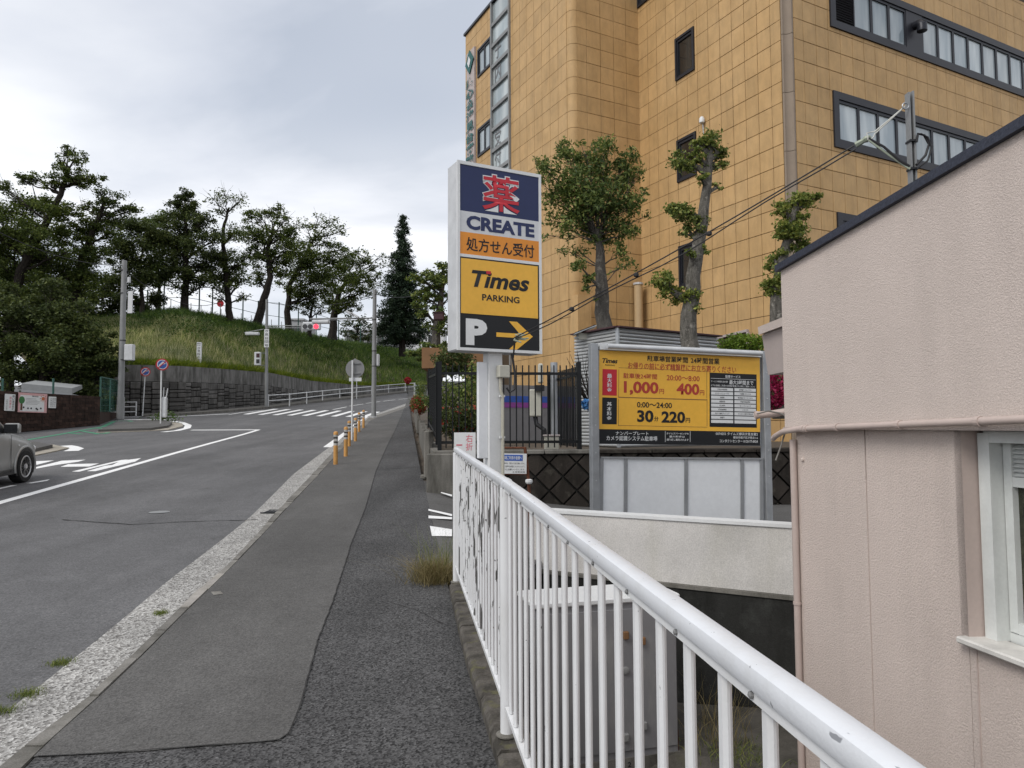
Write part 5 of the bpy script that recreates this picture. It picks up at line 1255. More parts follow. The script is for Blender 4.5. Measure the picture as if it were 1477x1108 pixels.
for i, ch in enumerate('基本料金'): bt(ch, 99, 476 + i * 40, 138, 514 + i * 40, 'sign_white', kb, .013, .0032)
for (x0, y0, x1, y1) in ((192, 192, 932, 445), (192, 446, 934, 686)):
    e_ = 3
    for q in ((x0, y0, x1, y0 + e_), (x0, y1 - e_, x1, y1), (x0, y0 + e_, x0 + e_, y1 - e_), (x1 - e_, y0 + e_, x1, y1 - e_)): brc(*q, 'price_red' if False else 'soffit_brown', 'box_line')
bt('駐車後24時間', 230, 228, 508, 275, 'price_red', bold=.012); bt('20:00〜8:00', 588, 246, 868, 292, 'price_red', bold=.012)
bt('1,000', 235, 298, 520, 418, 'price_red', bold=.035); bt('円', 528, 362, 566, 404, 'price_red', bold=.012); bt('400', 672, 315, 866, 413, 'price_red', bold=.035); bt('円', 870, 373, 908, 416, 'price_red', bold=.012)
bt('0:00〜24:00', 343, 478, 633, 526, 'sign_dark_text', bold=.02); bt('30', 345, 546, 480, 650, 'sign_dark_text', bold=.035); bt('分', 484, 600, 522, 642, 'sign_dark_text', bold=.02); bt('220', 546, 556, 745, 656, 'sign_dark_text', bold=.035); bt('円', 750, 612, 787, 652, 'sign_dark_text', bold=.02)
tb_ = brc(955, 228, 1370, 692, 'sign_black', 'service_table')
bt('駐車サービス', 1092, 243, 1225, 268, 'sign_white', tb_, .013, .0032); brc(965, 275, 1362, 278, 'sign_white', 'table_line', tb_, .0028)
bt('サービス時間料金計算', 966, 290, 1112, 306, 'sign_white', tb_, .004, .0032); bt('最大3時間まで', 1126, 288, 1340, 326, 'sign_white', tb_, .013, .0032); bt('以下の店舗をご利用のお客様が駐車される際にご精算ください', 966, 328, 1355, 345, 'sign_white', tb_, .004, .0032)
Lt = ['汐見台中央薬局', 'ヒルピーリニューアル', '保育室', '磯部医院', '井上歯科', '汐見台接骨院', '寿ガイ歯科クリニック', '歯楽門', '']; Rt = ['保育園ナジョイフル', '介護園 かたくみ', '株式会社 オトミンナル', '養尾平和治療院', 'ほっこりショップ', 'いちぐち', 'クリエイト磯子汐見台店', '', '']
for i in range(9):
    for j, tx in enumerate((Lt[i], Rt[i])):
        x0, x1 = (968, 1160) if j == 0 else (1172, 1362); y0 = 352 + i * 34.6 + j * 5
        cc_ = brc(x0, y0, x1, y0 + 27, 'sign_white', 'table_cell', tb_, .0028)
        if tx: w_ = min(88, 8.2 * len(tx)); xm = (x0 + x1) / 2; bt(tx, xm - w_ * .75, y0 + 7, xm + w_ * .75, y0 + 21, 'sign_dark_text', tb_, .01, .0042)
bt('ナンバープレート', 172, 730, 440, 762, 'sign_white', bl_, .012); bt('カメラ認識システム駐車場', 98, 768, 512, 810, 'sign_white', bl_, .012)
for x in (577, 787): brc(x, 726, x + 3, 820, 'sign_white', 'rule', bl_)
bt('タイムズパーキングの', 588, 738, 775, 756, 'sign_white', bl_); bt('最大料金は', 612, 764, 742, 782, 'sign_white', bl_); bt('繰り返し適用されます', 590, 790, 775, 810, 'sign_white', bl_)
bt('0074255 タイムズ横浜汐見台第2', 1008, 736, 1378, 762, 'sign_white', bl_, .01); bt('横浜市磯子区汐見台1-6', 1160, 770, 1378, 792, 'sign_white', bl_, .01); bt('コンタクトセンター 0120-77-8924', 1042, 798, 1378, 824, 'sign_white', bl_, .01)
# lamp housing along the top, posts, lower frosted panels
lt = MB().tube([Bd.pt(.03, -.035, .10), Bd.pt(.985, -.035, .10)], .032, 12).build('lamp_housing', 'sign_side', pb, True)
Bd.rect(-.002, -.075, 1.002, -.004, .03, 'sign_white', 'head_plate', pb, .06)
for a in (-.0325, 1.0325):
    c = Bd.pt(a, 0, -.02); zt2 = P(858 if a < 0 else 1104, 496 if a < 0 else 507, c.y).z
    MB().cbox(Vector((c.x, c.y, (zt2 - .2) / 2)), (.07 * 2.0 * .72, .11, zt2 + .2), (br, Bd.n, UP), .006).build('post', 'galvanised', pb)
    for k in range(5): MB().lathe(Vector((c.x, c.y, 2.2 - k * .35)) + Bd.n * .056, [(.009, 0), (.007, .006)], 8, (br, UP, Bd.n)).build('bolt', 'sign_side', pb)
zf0, zf1 = P(980, 657, 9.5).z, .05
Bl = Board(Vector((Bd.o.x, Bd.o.y, zf0)), br, BWD, zf0 - zf1)
Bl.rect(0, 0, 1, .02, .02, 'steel_grey', 'panel_rail', pb, .05); Bl.rect(0, .98, 1, 1, .02, 'steel_grey', 'panel_rail', pb, .05)
xs_ = [0, .148, .513, .868, 1.0]
for i in range(4): Bl.rect(xs_[i] + .003, .02, xs_[i + 1] - .003, .98, -.005, 'milky_panel', 'frosted_panel', pb, .012)
for x in xs_[1:4] + [.006, .994]: Bl.rect(x - .010, .02, x + .010, .98, .012, 'steel_grey', 'mullion', pb, .03)

# small signs by the railing end
t = thing('turn_sign', 'white upright board with faded red lettering behind the railing end', 'sign', P(670, 800, 6.75))
zt3 = P(670, 624, 6.75).z; a = P(655, 624, 6.75); Bt = Board(a, Vector((1, .12, 0)), P(686, 624, 6.75).x - a.x, zt3 - .1); Bt.rect(0, 0, 1, 1, 0, 'sign_white', 'board', t, .02)
hh = Bt.h
for ch, u0, v0, u1, v1 in (('右', 672, 627, 682, 638), ('折', 672, 639, 682, 650), ('一', 658.5, 641, 667, 643)):
    q0, q1 = P(u0, v0, 6.77), P(u1, v1, 6.77); Bt.text(ch, (q0.x - a.x) / Bt.w, (a.z - q0.z) / hh, (q1.x - a.x) / Bt.w, (a.z - q1.z) / hh, .001, 'faded_pink', t, .01)
t = thing('notice_sign', 'small white notice with blue heading in a rusty leaning frame', 'sign', P(745, 690, 8.9))
a = P(719, 654, 8.9); b = P(760, 683, 8.9); Bn = Board(a, Vector((1, .05, -.02)), b.x - a.x, a.z - b.z); bo_ = Bn.rect(0, 0, 1, 1, 0, 'sign_white', 'board', t, .015)
Bn.rect(.05, .06, .86, .36, .003, 'sign_blue', 'heading', bo_, .003); Bn.text('駐車場ご利用の皆様へ', .08, .12, .83, .30, .0045, 'sign_white', bo_, .01)
for i, tx in enumerate(('駐車場内は、徐行で走行願います。', 'また、ご近所の迷惑にならないよう、', 'お静かにお願いいたします。')): Bn.text(tx, .03, .44 + i * .15, .95, .53 + i * .15, .003, 'sign_dark_text', bo_)
Bn.text('土地管理者', .5, .87, .95, .95, .003, 'sign_dark_text', bo_)
MB().tube([P(722, 646, 8.93), P(757, 646, 8.93)], .012, 8).build('frame_bar', 'rust', t); MB().tube([P(757, 645, 8.93), P(760, 670, 8.95), P(763, 700, 8.97), P(765, 760, 9.0)], .02, 8).build('frame_leg', 'rust', t); MB().tube([P(722, 684, 8.95), P(761, 684, 8.95)], .012, 8).build('frame_bar', 'rust', t)
MB().lathe(P(763, 698, 8.95), [(.03, 0), (.045, .02), (.045, .05), (.02, .06)], 10).build('clamp', 'sign_white', t)
# painted lines on the driveway mouth
for pts in (((636, 710), (652, 714), (652, 716.5), (636, 711.5)), ((618, 734.5), (652, 742), (652, 745), (618, 737)), ((618, 744), (652, 746.5), (652, 749.5), (618, 748)), ((620, 759), (652, 764), (652, 774), (623, 773.5))): patch(pts, .004, 'white_marking', 'painted_line', walk)
# ================================================================== street furniture ahead
# bollards
bp = [(484, 663.5, 47.8), (498.7, 651, 43), (503.5, 640.5, 37), (512.6, 631.5, 34), (517.8, 623.2, 31), (524.3, 617.6, 28)]
def bollard(c, label):
    t = thing('bollard', label, 'bollard', c, 'tan bollards along the kerb')
    MB().tube([c - UP * .05, c + UP * .46], .052, 14).build('post', 'bollard_tan', t, True)
    prof = [(.052, .46), (.055, .47), (.055, .50)]
    for k in range(5):
        MB().lathe(c, [(.0535, .46 + k * .052), (.0535, .46 + (k + 1) * .052 - .004)], 14).build('band', 'bollard_band' if k % 2 == 0 else 'bollard_dark_band', t, True)
    MB().lathe(c, [(.056, .715), (.056, .76), (.045, .785), (.02, .795), (.004, .796)], 14).build('cap', 'bollard_tan', t, True)
    return t
ords = ['nearest tan bollard with a striped band at the kerb', 'second nearest tan bollard at the kerb, with peeled side', 'third tan bollard from the near end of the row', 'fourth tan bollard, just right of the white sign post', 'fifth tan bollard, second from the far end of the row', 'farthest tan bollard of the row along the kerb']
for (u, v, hpx), lb in zip(bp, ords):
    c = PG(u, v); y = .8 * F / hpx; c = Vector((P(u, v, y).x, y, zg(y))) if abs(y - c.y) < 2 else c
    b0_ = bollard(c, lb)
# round sign seen from behind
def disc(c, r, n, name, mat, par, th=.02, seg=28):
    n = Vector(n).normalized(); a = n.cross(UP).normalized(); b = a.cross(n); return MB().lathe(c, [(r, 0), (r, th), (.003, th)], seg, (a, b, n)).build(name, mat, par)
c = PG(507.5, 635); Y_ = c.y; t = thing('road_sign', 'round grey road sign seen from behind on a white post by the bollards', 'road sign', c)
top = P(507, 520, Y_); MB().tube([c, Vector((c.x, c.y, top.z))], .030, 10).build('post', 'post_white', t, True)
sc_ = P(512, 532, Y_ + .08); r_ = 13.6 / F * Y_; pts = []
for k in range(32):
    a = math.pi / 2 + 2 * math.pi * k / 32; rr = r_ * (1.12 if k == 0 else 1); pts.append(sc_ + Vector((math.cos(a) * rr, 0, math.sin(a) * rr)))
MB().prism(pts, Vector((0, .012, 0))).build('plate', 'sign_back_grey', t)
for dz in (.19, -.16): MB().box(sc_ + Vector((.02, -.03, dz)), (.34, .03, .03)).build('brace', 'pole_grey', t)
q = P(512.5, 547.5, Y_ + .06); MB().cbox(q, (18 / F * Y_, .012, 5.2 / F * Y_), None, .005).build('sub_plate', 'sign_grey_white', t)
c = P(514.5, 577, 66); q = P(514.5, 548, 66); tag(MB().tube([c - UP * .3, q], .035, 8).build('delineator_post', 'post_white', None, True), 'thin white post on the far pavement behind the round sign', 'post')
# poles
def pole(name, label, u, v, vt, r, extra=None, du=0):
    c = PG(u, v); tp_ = P(u + du, vt, c.y); t = thing(name, label, 'utility pole', c)
    MB().tube([c - UP * .1, Vector((tp_.x, c.y, tp_.z))], [r * 1.12, r * .85], 14).build('shaft', 'pole_grey', t, True)
    return t, c
tA, cA1 = pole('utility_pole', 'grey concrete pole with a box at the corner of the side street', 173.5, 604.5, 376, .155, du=6)
yA = cA1.y
MB().tube([cA1, cA1 + UP * 1.2], .2, 14).build('base_sleeve', 'pole_grey', tA, True)
a, b = P(181, 497, yA - .2), P(193, 520, yA - .2); MB().cbox((a + b) / 2, (abs(b.x - a.x), .3, abs(a.z - b.z)), None, .03).build('equipment_box', 'sign_side', tA)
for v in (492, 520, 391, 424): q = P(177, v, yA); MB().lathe(q, [(.165, 0), (.165, .06)], 12).build('band', 'dark_band', tA)
a, b = P(185, 420, yA - .1), P(191, 452, yA - .1); MB().cbox((a + b) / 2, (abs(b.x - a.x), .04, abs(a.z - b.z)), None, .01).build('sign_plate', 'sign_grey_white', tA)
a = P(186, 404, yA); MB().cbox(a, (.14, .14, .32), None, .02).build('small_box', 'sign_side', tA)
tB, cB1 = pole('signal_pole', 'grey steel signal pole with a pedestrian signal at the end of the guard rail', 384, 588.5, 432, .11, du=1)
yB = cB1.y
a, b = P(381.2, 475, yB - .18), P(387.6, 501, yB - .18); Bv = Board(a, Vector((1, 0, 0)), b.x - a.x, a.z - b.z); so_ = Bv.rect(0, 0, 1, 1, 0, 'sign_white', 'name_plate', tB, .03)
for i, ch in enumerate('汐見台団地'): Bv.text(ch, .12, .03 + i * .195, .88, .18 + i * .195, .004, 'sign_dark_text', so_, .01)
a, b = P(367.5, 508, yB - .3), P(376, 527, yB - .3); ps_ = MB().cbox((a + b) / 2, (abs(b.x - a.x), .25, abs(a.z - b.z)), None, .03).build('pedestrian_signal', 'sign_grey_white', tB)
for dz, mt in ((.22, 'maroon'), (-.2, 'lamp_glass')): MB().box((a + b) / 2 + Vector((.06, -.13, dz)), (.24, .02, .3)).build('signal_lens', mt, ps_)
for dz in (.42, -.46): MB().tube([(a + b) / 2 + Vector((0, 0, dz)), Vector((cB1.x, yB, (a.z + b.z) / 2 + dz))], .03, 6).build('bracket', 'pole_grey', tB)
MB().tube([P(384, 470, yB), P(436, 470, yB - 1)], .035, 8).build('signal_arm', 'pole_grey', tB, True); MB().tube([P(384, 473, yB), P(436, 473, yB - 1)], .025, 8).build('signal_arm', 'pole_grey', tB, True)
a, b = P(436, 464.5, yB - 1), P(463, 476.5, yB - 1); hs_ = MB().cbox((a + b) / 2, (b.x - a.x, .2, a.z - b.z), None, .08).build('traffic_signal', 'sign_side', tB)
for u, mt in ((440, 'lamp_glass'), (447.5, 'lamp_glass'), (455.8, 'red_lamp')):
    q = P(u, 471, yB - 1.1); disc(q, .17, (0, -1, 0), 'lamp', mt, hs_, .03, 20)
    MB().lathe(q, [(.185, -.03), (.195, .18)], 16, (Vector((1, 0, 0)), Vector((0, 0, 1)), Vector((0, -1, -.12)).normalized())).build('visor', 'lamp_glass' if mt != 'red_lamp' else 'maroon', hs_) if False else None
for (u0, v0, u1, v1) in ((352, 481, 380, 475),):
    MB().tube([P(u0, v0 - 1, yB), P(u1, v1, yB)], .03, 6).build('lamp_arm', 'pole_grey', tB, True); MB().cbox(P((u0 + u1) / 2 - 2, v0 + .5, yB - .1), (1.0, .25, .22), None, .04).build('street_lamp', 'sign_side', tB)
tC, cC1 = pole('signal_pole', 'tall grey pole with a long signal arm beside the zebra crossing', 539, 602.5, 418, .125, du=1.5)
yC = cC1.y
a = P(539, 459, yC); b = P(447, 460, yC - .5); MB().tube([a, b], .04, 8).build('signal_arm', 'pole_grey', tC, True); MB().tube([a - UP * .12, b - UP * .05], .02, 6).build('signal_arm', 'pole_grey', tC, True)
MB().cbox(P(463, 464.5, yC - .5), (.95, .3, .2), None, .05).build('traffic_signal_back', 'sign_side', tC)
for u0, v0 in ((505, 452), (512, 455)): MB().cbox(P(u0, v0, yC - .3), (.5, .2, .12), (Vector((.85, 0, -.5)), Vector((0, 1, 0)), Vector((.5, 0, .85))), .02).build('street_lamp', 'sign_side', tC)
a, b = P(541, 511, yC + .1), P(547, 528, yC + .1); MB().cbox((a + b) / 2, (b.x - a.x, .25, a.z - b.z), None, .03).build('control_box', 'sign_side', tC)
for v in (462, 507, 529): MB().lathe(P(539.8, v, yC), [(.135, 0), (.135, .05)], 12).build('band', 'dark_band', tC)
MB().lathe(cC1, [(.19, 0), (.19, .04), (.13, .06)], 14).build('base', 'sign_side', tC)
# guard rail on the far pavement
gp = [(385, 588.5), (416, 586), (441, 582.5), (464, 579.3), (489, 576), (513, 573.3), (535, 570.8), (560, 567.8), (584, 565.6), (598, 564.4)]
gq = [PG(*p) + Vector((0, .25, 0)) for p in gp]; gr_ = thing('guard_rail', 'white two bar pedestrian guard rail along the far pavement', 'guard rail', gq[3])
for p in gq: MB().tube([p, p + UP * .98], .045, 8).build('post', 'post_white', gr_, True)
for h_ in (.92, .52):
    for i in range(len(gq) - 1): MB().tube([gq[i] + UP * h_, gq[i + 1] + UP * h_], .032, 6).build('bar', 'post_white', gr_, True)
c = PG(597, 570); t = thing('street_gate', 'pale bluish steel gate panel at the far bend of the pavement', 'gate', c)
a, b = P(599, 556, c.y), P(611, 573, c.y)
for k in range(4): MB().box(Vector(((a.x + b.x) / 2, c.y, a.z + (b.z - a.z) * k / 3.5)), (b.x - a.x, .06, .14)).build('slat', 'gate_blue', t)
MB().tube([P(597.5, 576, c.y), P(597.5, 553, c.y), P(594, 553, c.y)], .05, 8).build('post', 'post_white', t, True)
c = P(588, 549, 75); t = thing('red_flower_ball', 'round crimson flower head in front of the bank at the road bend', 'flower', c)
q = rng.normal(size=(350, 3)); q /= np.linalg.norm(q, axis=1)[:, None]; leaves_mesh('petals', q * .36 * rng.uniform(.75, 1, 350)[:, None] + np.array(c), .16, 'petal_crimson', t); MB().tube([c - UP * 1.6, c], .03, 6).build('stem', 'bark_dark', t)
# low white pipe guard at the side street
cs = [PG(u, v) for u, v in ((160, 601), (178, 600.5), (196, 600))]; t = thing('pipe_guard', 'low white three bar pipe guard in front of the stone wall', 'guard rail', cs[1])
for p in cs: MB().tube([p, p + UP * .85], .04, 8).build('post', 'post_white', t)
for h_ in (.82, .55, .25): MB().tube([cs[0] + UP * h_, cs[2] + UP * h_], .03, 6).build('bar', 'post_white', t)
# no-parking style round signs
def round_sign(u, v, us, vs, rpx, label, tilt):
    c = PG(u, v); Y = c.y; t = thing('road_sign', label, 'road sign', c, 'round red and blue signs')
    tp_ = P(us, vs, Y); MB().tube([c, Vector((tp_.x - .02, Y, tp_.z + .05))], .032, 10).build('post', 'post_white', t, True)
    n = Vector((tilt, -1, 0)).normalized(); r = rpx / F * Y; q = tp_ + n * .05
    disc(q, r, n, 'rim', 'sign_red', t, .02); disc(q + n * .021, r * .80, n, 'field', 'sign_white', t, .004); disc(q + n * .026, r * .68, n, 'disc', 'sign_blue', t, .004)
    a = n.cross(UP).normalized(); b = UP
    MB().prism([q + n * .031 + a * r * x + b * r * y for x, y in ((-.55, .15), (-.1, .55), (.5, -.05), (.55, -.5), (.2, -.2), (-.1, .0))], n * .004).build('symbol', 'sign_white', t); MB().prism([q + n * .036 + a * r * x + b * r * y for x, y in ((-.62, .52), (-.52, .62), (.62, -.52), (.52, -.62))], n * .004).build('slash', 'sign_red', t)
    return t, c
round_sign(205.5, 600.5, 210, 536.5, 6.6, 'round red rimmed blue sign on the left white post, lower of the two', .35)
t, c = round_sign(231.5, 613.5, 233.5, 526, 8.6, 'round red rimmed blue sign on the taller white post at the island', .75)
MB().cbox(c + Vector((.12, .1, .85)), (.26, .12, 1.0), None, .05).build('bundled_banner', 'sign_side', t); MB().tube([c + Vector((.2, .05, 1.2)), c + Vector((.28, .05, 1.75))], .025, 6).build('banner_pole', 'sign_side', t); MB().tube([c + Vector((.08, .05, 1.2)), c + Vector((.1, .05, 1.8))], .02, 6).build('banner_pole', 'sign_side', t)
c = PG(240, 609); o = leaves_mesh('island_plant', rng.normal(size=(260, 3)) * np.array([.35, .25, .14]) + np.array([c.x, c.y, c.z + .25]), .13, 'grass_dark'); tag(o, 'low green plant at the foot of the taller round sign', 'plant')
# school name post on the bank
a, b = P(283.2, 494, 47.3), P(291.5, 526.5, 47.3); t = thing('name_post', 'white square post with vertical black lettering at the foot of the grass bank', 'sign post', Vector(((a.x + b.x) / 2, 47.3, b.z)))
ang = Vector((.985, .17, 0)).normalized(); n2 = Vector((.17, -.985, 0)).normalized(); wq = .27; cc_ = Vector(((a.x + b.x) / 2, 47.3, 0))
MB().cbox(cc_ + UP * (a.z + b.z) / 2, (wq, wq, a.z - b.z), (ang, -n2, UP), .01).build('post', 'sign_white', t)
Bx = Board(cc_ - ang * wq / 2 + n2 * (wq / 2) + UP * a.z, ang, wq, a.z - b.z)
for i, ch in enumerate('横市浜立'): Bx.text(ch, .1 + .42 * (i % 2), .03 + .075 * (i // 2), .48 + .42 * (i % 2), .09 + .075 * (i // 2), .003, 'sign_dark_text', t, .01)
for i, ch in enumerate('汐見台小学校'): Bx.text(ch, .15, .21 + i * .13, .85, .32 + i * .13, .003, 'sign_dark_text', t, .012)

# ================================================================== left: brick wall with posters
w0, w1 = PG(-60, 629), PG(143, 612); bd_ = Vector((w1.x - w0.x, w1.y - w0.y, 0)); BL = bd_.length; bd_.normalize(); bn = Vector((bd_.y, -bd_.x, 0))
zA_, zB_ = P(-60, 560.5, w0.y).z, P(143, 572, w1.y).z
bw_ = thing('brick_wall', 'dark brown brick wall with three posters beside the side street', 'wall', w0.lerp(w1, .5))
g0, g1 = Vector((w0.x, w0.y, 0)), Vector((w1.x, w1.y, 0))
MB().hexa([g0 + UP * (w0.z - .3), g1 + UP * (w1.z - .3), g1 + UP * (w1.z - .3) - bn * .2, g0 + UP * (w0.z - .3) - bn * .2], [g0 + UP * (zA_ - .05), g1 + UP * (zB_ - .05), g1 + UP * (zB_ - .05) - bn * .2, g0 + UP * (zA_ - .05) - bn * .2]).build('core', 'mortar_dark', bw_)
rh = .145; nrow = 11; cnt = 0; restb = MB()
for j in range(nrow):
    s_ = -.2 * (j % 2)
    while s_ < BL - .1:
        ww = .38; s0, s1 = max(0, s_) + .006, min(BL, s_ + ww) - .006; s_ += ww
        if s1 - s0 < .05: continue
        t_ = (s0 + s1) / 2 / BL; zb_3 = w0.z + (w1.z - w0.z) * t_ - .05; ztp_ = zA_ + (zB_ - zA_) * t_; zc_ = zb_3 + (j + .5) * (ztp_ - zb_3) / nrow; hh_ = (ztp_ - zb_3) / nrow - .012
        c = g0 + bd_ * (s0 + s1) / 2 + bn * R.uniform(.0, .012) + UP * zc_
        u = PX(c)[0]
        if u > -10 and cnt < 300: MB().box(c, (s1 - s0, .06, hh_), (bd_, bn, UP)).build('brick', 'dark_brick', bw_); cnt += 1
        else: restb.box(c, (s1 - s0, .06, hh_), (bd_, bn, UP))
if restb.v: restb.build('brick_field', 'dark_brick', bw_, kind='stuff')
def onw(u, v): return PL(u, v, g0 + bn * .06, bn)
def poster(label, u0, v0, u1, v1, v0b, mat):
    a = onw(u0, v0); b = onw(u1, v0b); r = (b - a); t = thing('poster', label, 'poster', onw((u0 + u1) / 2, v1)); Bp = Board(a, r, r.length, a.z - onw(u0, v1).z); Bp.rect(0, 0, 1, 1, .01, mat, 'sheet', t, .02); return t, Bp
t, Bp = poster('narrow white poster with black and red lettering at the left of the wall', 7.2, 568, 22, 592.5, 569, 'sign_white')
for i, ch in enumerate('暗い道は危険'): Bp.text(ch, .72, .05 + i * .155, .93, .19 + i * .155, .013, 'sign_dark_text', t, .01)
for i, ch in enumerate('飛出禁止'): Bp.text(ch, .44, .16 + i * .17, .64, .31 + i * .17, .013, 'faded_pink', t, .01)
for i, ch in enumerate('汐見台小学校'): Bp.text(ch, .14, .32 + i * .105, .28, .41 + i * .105, .013, 'sign_dark_text', t)
t, Bp = poster('large pink bordered poster with a green tree and an orange sun', 26.8, 566, 68, 594.5, 568.6, 'poster_pink')
Bp.rect(.06, .12, .9, .95, .013, 'sign_white', 'picture_field', t, .003)
def blob_(cx, cy, rx, ry, mat, name, d=.018, k=16): m = MB(); m.prism([Bp.pt(cx + rx * math.cos(2 * math.pi * i / k), cy + ry * math.sin(2 * math.pi * i / k), d) for i in range(k)][::-1], Bp.n * .002); m.build(name, mat, t)
blob_(.11, .38, .10, .19, 'poster_green', 'tree_crown'); Bp.rect(.07, .56, .14, .9, .018, 'poster_brown', 'tree_trunk', t, .002); blob_(.85, .26, .06, .10, 'poster_orange', 'sun')
for k in range(8): a = k * math.pi / 4; blob_(.85 + .10 * math.cos(a), .26 + .16 * math.sin(a), .018, .028, 'poster_orange', 'sun_ray', k=6)
Bp.text('横内校区', .46, .12, .68, .2, .018, 'sign_dark_text', t, .01)
for i in range(5): Bp.rect(.25, .28 + i * .07, .25 + R.uniform(.35, .5), .295 + i * .07, .018, 'sign_back_grey', 'text_line', t, .002)
for x in (.18, .33, .44, .62, .66, .78): blob_(x, R.uniform(.74, .86), .03, .05, 'sign_dark_text', 'figure', k=10); blob_(x, R.uniform(.88, .92), .045, .045, 'sign_white', 'figure_body', k=10)
t, Bp = poster('small white notice to the right of the pink poster', 70.3, 572, 81, 588.5, 572.6, 'sign_white')
for j in range(3):
    for i in range(5): Bp.text('関係者立入禁止汐見台小学校自治会'[j * 5 + i], .75 - j * .26, .12 + i * .16, .92 - j * .26, .26 + i * .16, .013, 'sign_dark_text', t)
# low kerb wall and green mesh fence at the wall's end
k0, k1 = PG(143, 611.5), PG(168, 602); t = thing('low_wall', 'low dark kerb wall tapering from the brick wall to the pole', 'wall', k0)
MB().hexa([k0 - UP * .2, k1 - UP * .2, k1 + Vector((-.2, .2, -.2)), k0 + Vector((-.2, .2, -.2))], [k0 + UP * .6, k1 + UP * .28, k1 + Vector((-.2, .2, .28)), k0 + Vector((-.2, .2, .6))]).build('kerb_wall', 'dark_brick', t)
def mesh_fence(name, label, posts, h, mat='net_green', wires=6, r=.035, vstep=None, wr=.009):
    t = thing(name, label, 'fence', posts[0])
    for p in posts: MB().tube([p, p + UP * h], r, 8).build('post', mat, t, True)
    for i in range(len(posts) - 1):
        m = MB(); L = (posts[i + 1] - posts[i]).length
        for k in range(wires + 1): m.tube([posts[i] + UP * h * (k + .2) / (wires + .25), posts[i + 1] + UP * h * (k + .2) / (wires + .25)], wr if k < wires else r * .8, 4, False)
        if vstep:
            for k in range(int(L / vstep)): f_ = k * vstep / L; m.tube([posts[i].lerp(posts[i + 1], f_), posts[i].lerp(posts[i + 1], f_) + UP * h], wr, 4, False)
        m.build('mesh_panel', mat, t, kind='stuff')
    return t
mesh_fence('mesh_fence', 'green mesh fence at the end of the dark brick wall', [PG(138, 612) + Vector((-.1, .5, .6)), PG(150, 608) + Vector((0, .5, .5)), PG(161, 604) + Vector((0, .5, .4))], 1.75, wires=6, r=.04, vstep=.3, wr=.008)
c = onw(78, 570); t = thing('storage_shed', 'pale grey shed roof showing above the brick wall', 'shed', P(70, 575, 35))
a, b = P(31, 553, 34.5), P(104, 560, 35.5); MB().hexa([a - UP * 2, b - UP * 2, b + Vector((-1, 2.5, -2)), a + Vector((-1, 2.5, -2))], [a - UP * .3, b - UP * .28, b + Vector((-1, 2.5, -.28)), a + Vector((-1, 2.5, -.3))]).build('wall', 'far_grey', t)
MB().hexa([a - UP * .3, b - UP * .28, b + Vector((-1, 2.5, .1)), a + Vector((-1, 2.5, .1))], [a - UP * .0, b - UP * .0, b + Vector((-1, 2.5, .3)), a + Vector((-1, 2.5, .3))]).build('roof', 'roof_grey', t)
for u in (4, 77): q = P(u, 569, 34); tag(MB().tube([q - UP * .5, P(u, 546, 34)], .05, 8).build('fence_post', 'net_green'), 'green steel fence post above the brick wall, ' + ('at the far left' if u < 10 else 'in front of the shed roof'), 'post')

# ================================================================== net fence on the crest of the bank
crp = [(158, 455, 58, 406), (186, 456, 58, 410), (212, 456, 58, 418), (236, 454, 57.5, 405), (270, 453, 57.5, 406), (287, 455, 58, 409), (306, 459, 59, 414), (328, 462, 60, 422), (350, 466, 62, 428), (372, 471, 64, 434), (402, 478, 68, 436), (430, 483, 71, 444), (456, 487, 74.5, 452), (488, 491, 80, 462), (520, 497, 86, 468), (552, 502, 91, 474), (580, 506, 96, 478), (610, 509, 100, 482)]
posts = [P(u, v + 3, y + .6) for u, v, y, _ in crp]; t = thing('net_fence', 'tall green netting fence on posts along the top of the grass bank', 'fence', posts[6])
for p, (u, v, y, vt) in zip(posts, crp):
    if abs((P(u, vt, y).z - p.z)) > 0: MB().tube([p - UP * .3, Vector((p.x, p.y, P(u, vt, y + .6).z))], .055, 8).build('post', 'net_green', t, True)
for i in range(len(posts) - 1):
    m = MB(); h0 = P(crp[i][0], crp[i][3], crp[i][2]).z - posts[i].z; h1 = P(crp[i + 1][0], crp[i + 1][3], crp[i + 1][2]).z - posts[i + 1].z
    for k in (1, .55, .08): m.tube([posts[i] + UP * h0 * k, posts[i + 1] + UP * h1 * k], .022, 4, False)
    m.build('net_cable', 'net_green', t)
ORD = 'first second third fourth fifth sixth seventh eighth ninth tenth eleventh twelfth thirteenth fourteenth'.split()
# second row of thin posts further back
for i in range(14):
    u = 232 + i * 14.5; y = 70 + i * 1.2; v = 458 + i * 3; q = P(u, v, y); tag(MB().tube([q - UP * .8, P(u, v - 30, y)], .04, 6).build('net_post', 'pole_grey'), ORD[i] + ' thin grey net post from the left behind the trees on the bank', 'post', 'thin net posts behind the bank trees')
# pale school building and road sign behind the crest
def block(name, label, u0, v0, u1, v1, y, mat, wins=0, d=6):
    a, b = P(u0, v0, y), P(u1, v1, y); t = thing(name, label, 'building', Vector(((a.x + b.x) / 2, y, b.z - 3)))
    MB().box(Vector(((a.x + b.x) / 2, y + d / 2, (a.z + b.z - 3) / 2)), (b.x - a.x, d, a.z - b.z + 3)).build('wall', mat, t)
    MB().box(Vector(((a.x + b.x) / 2, y + d / 2, a.z + .1)), (b.x - a.x + .3, d + .3, .25)).build('roof_edge', 'far_grey', t)
    for k in range(wins): x = a.x + (b.x - a.x) * (k + .5) / wins; MB().box(Vector((x, y - .02, a.z - 1.4)), ((b.x - a.x) / wins * .6, .08, 1.3)).build('window', 'pane_dark', t)
    return t
block('school_building', 'white school building behind the tall conifer on the bank', 556, 478, 640, 515, 118, 'far_white', 3)
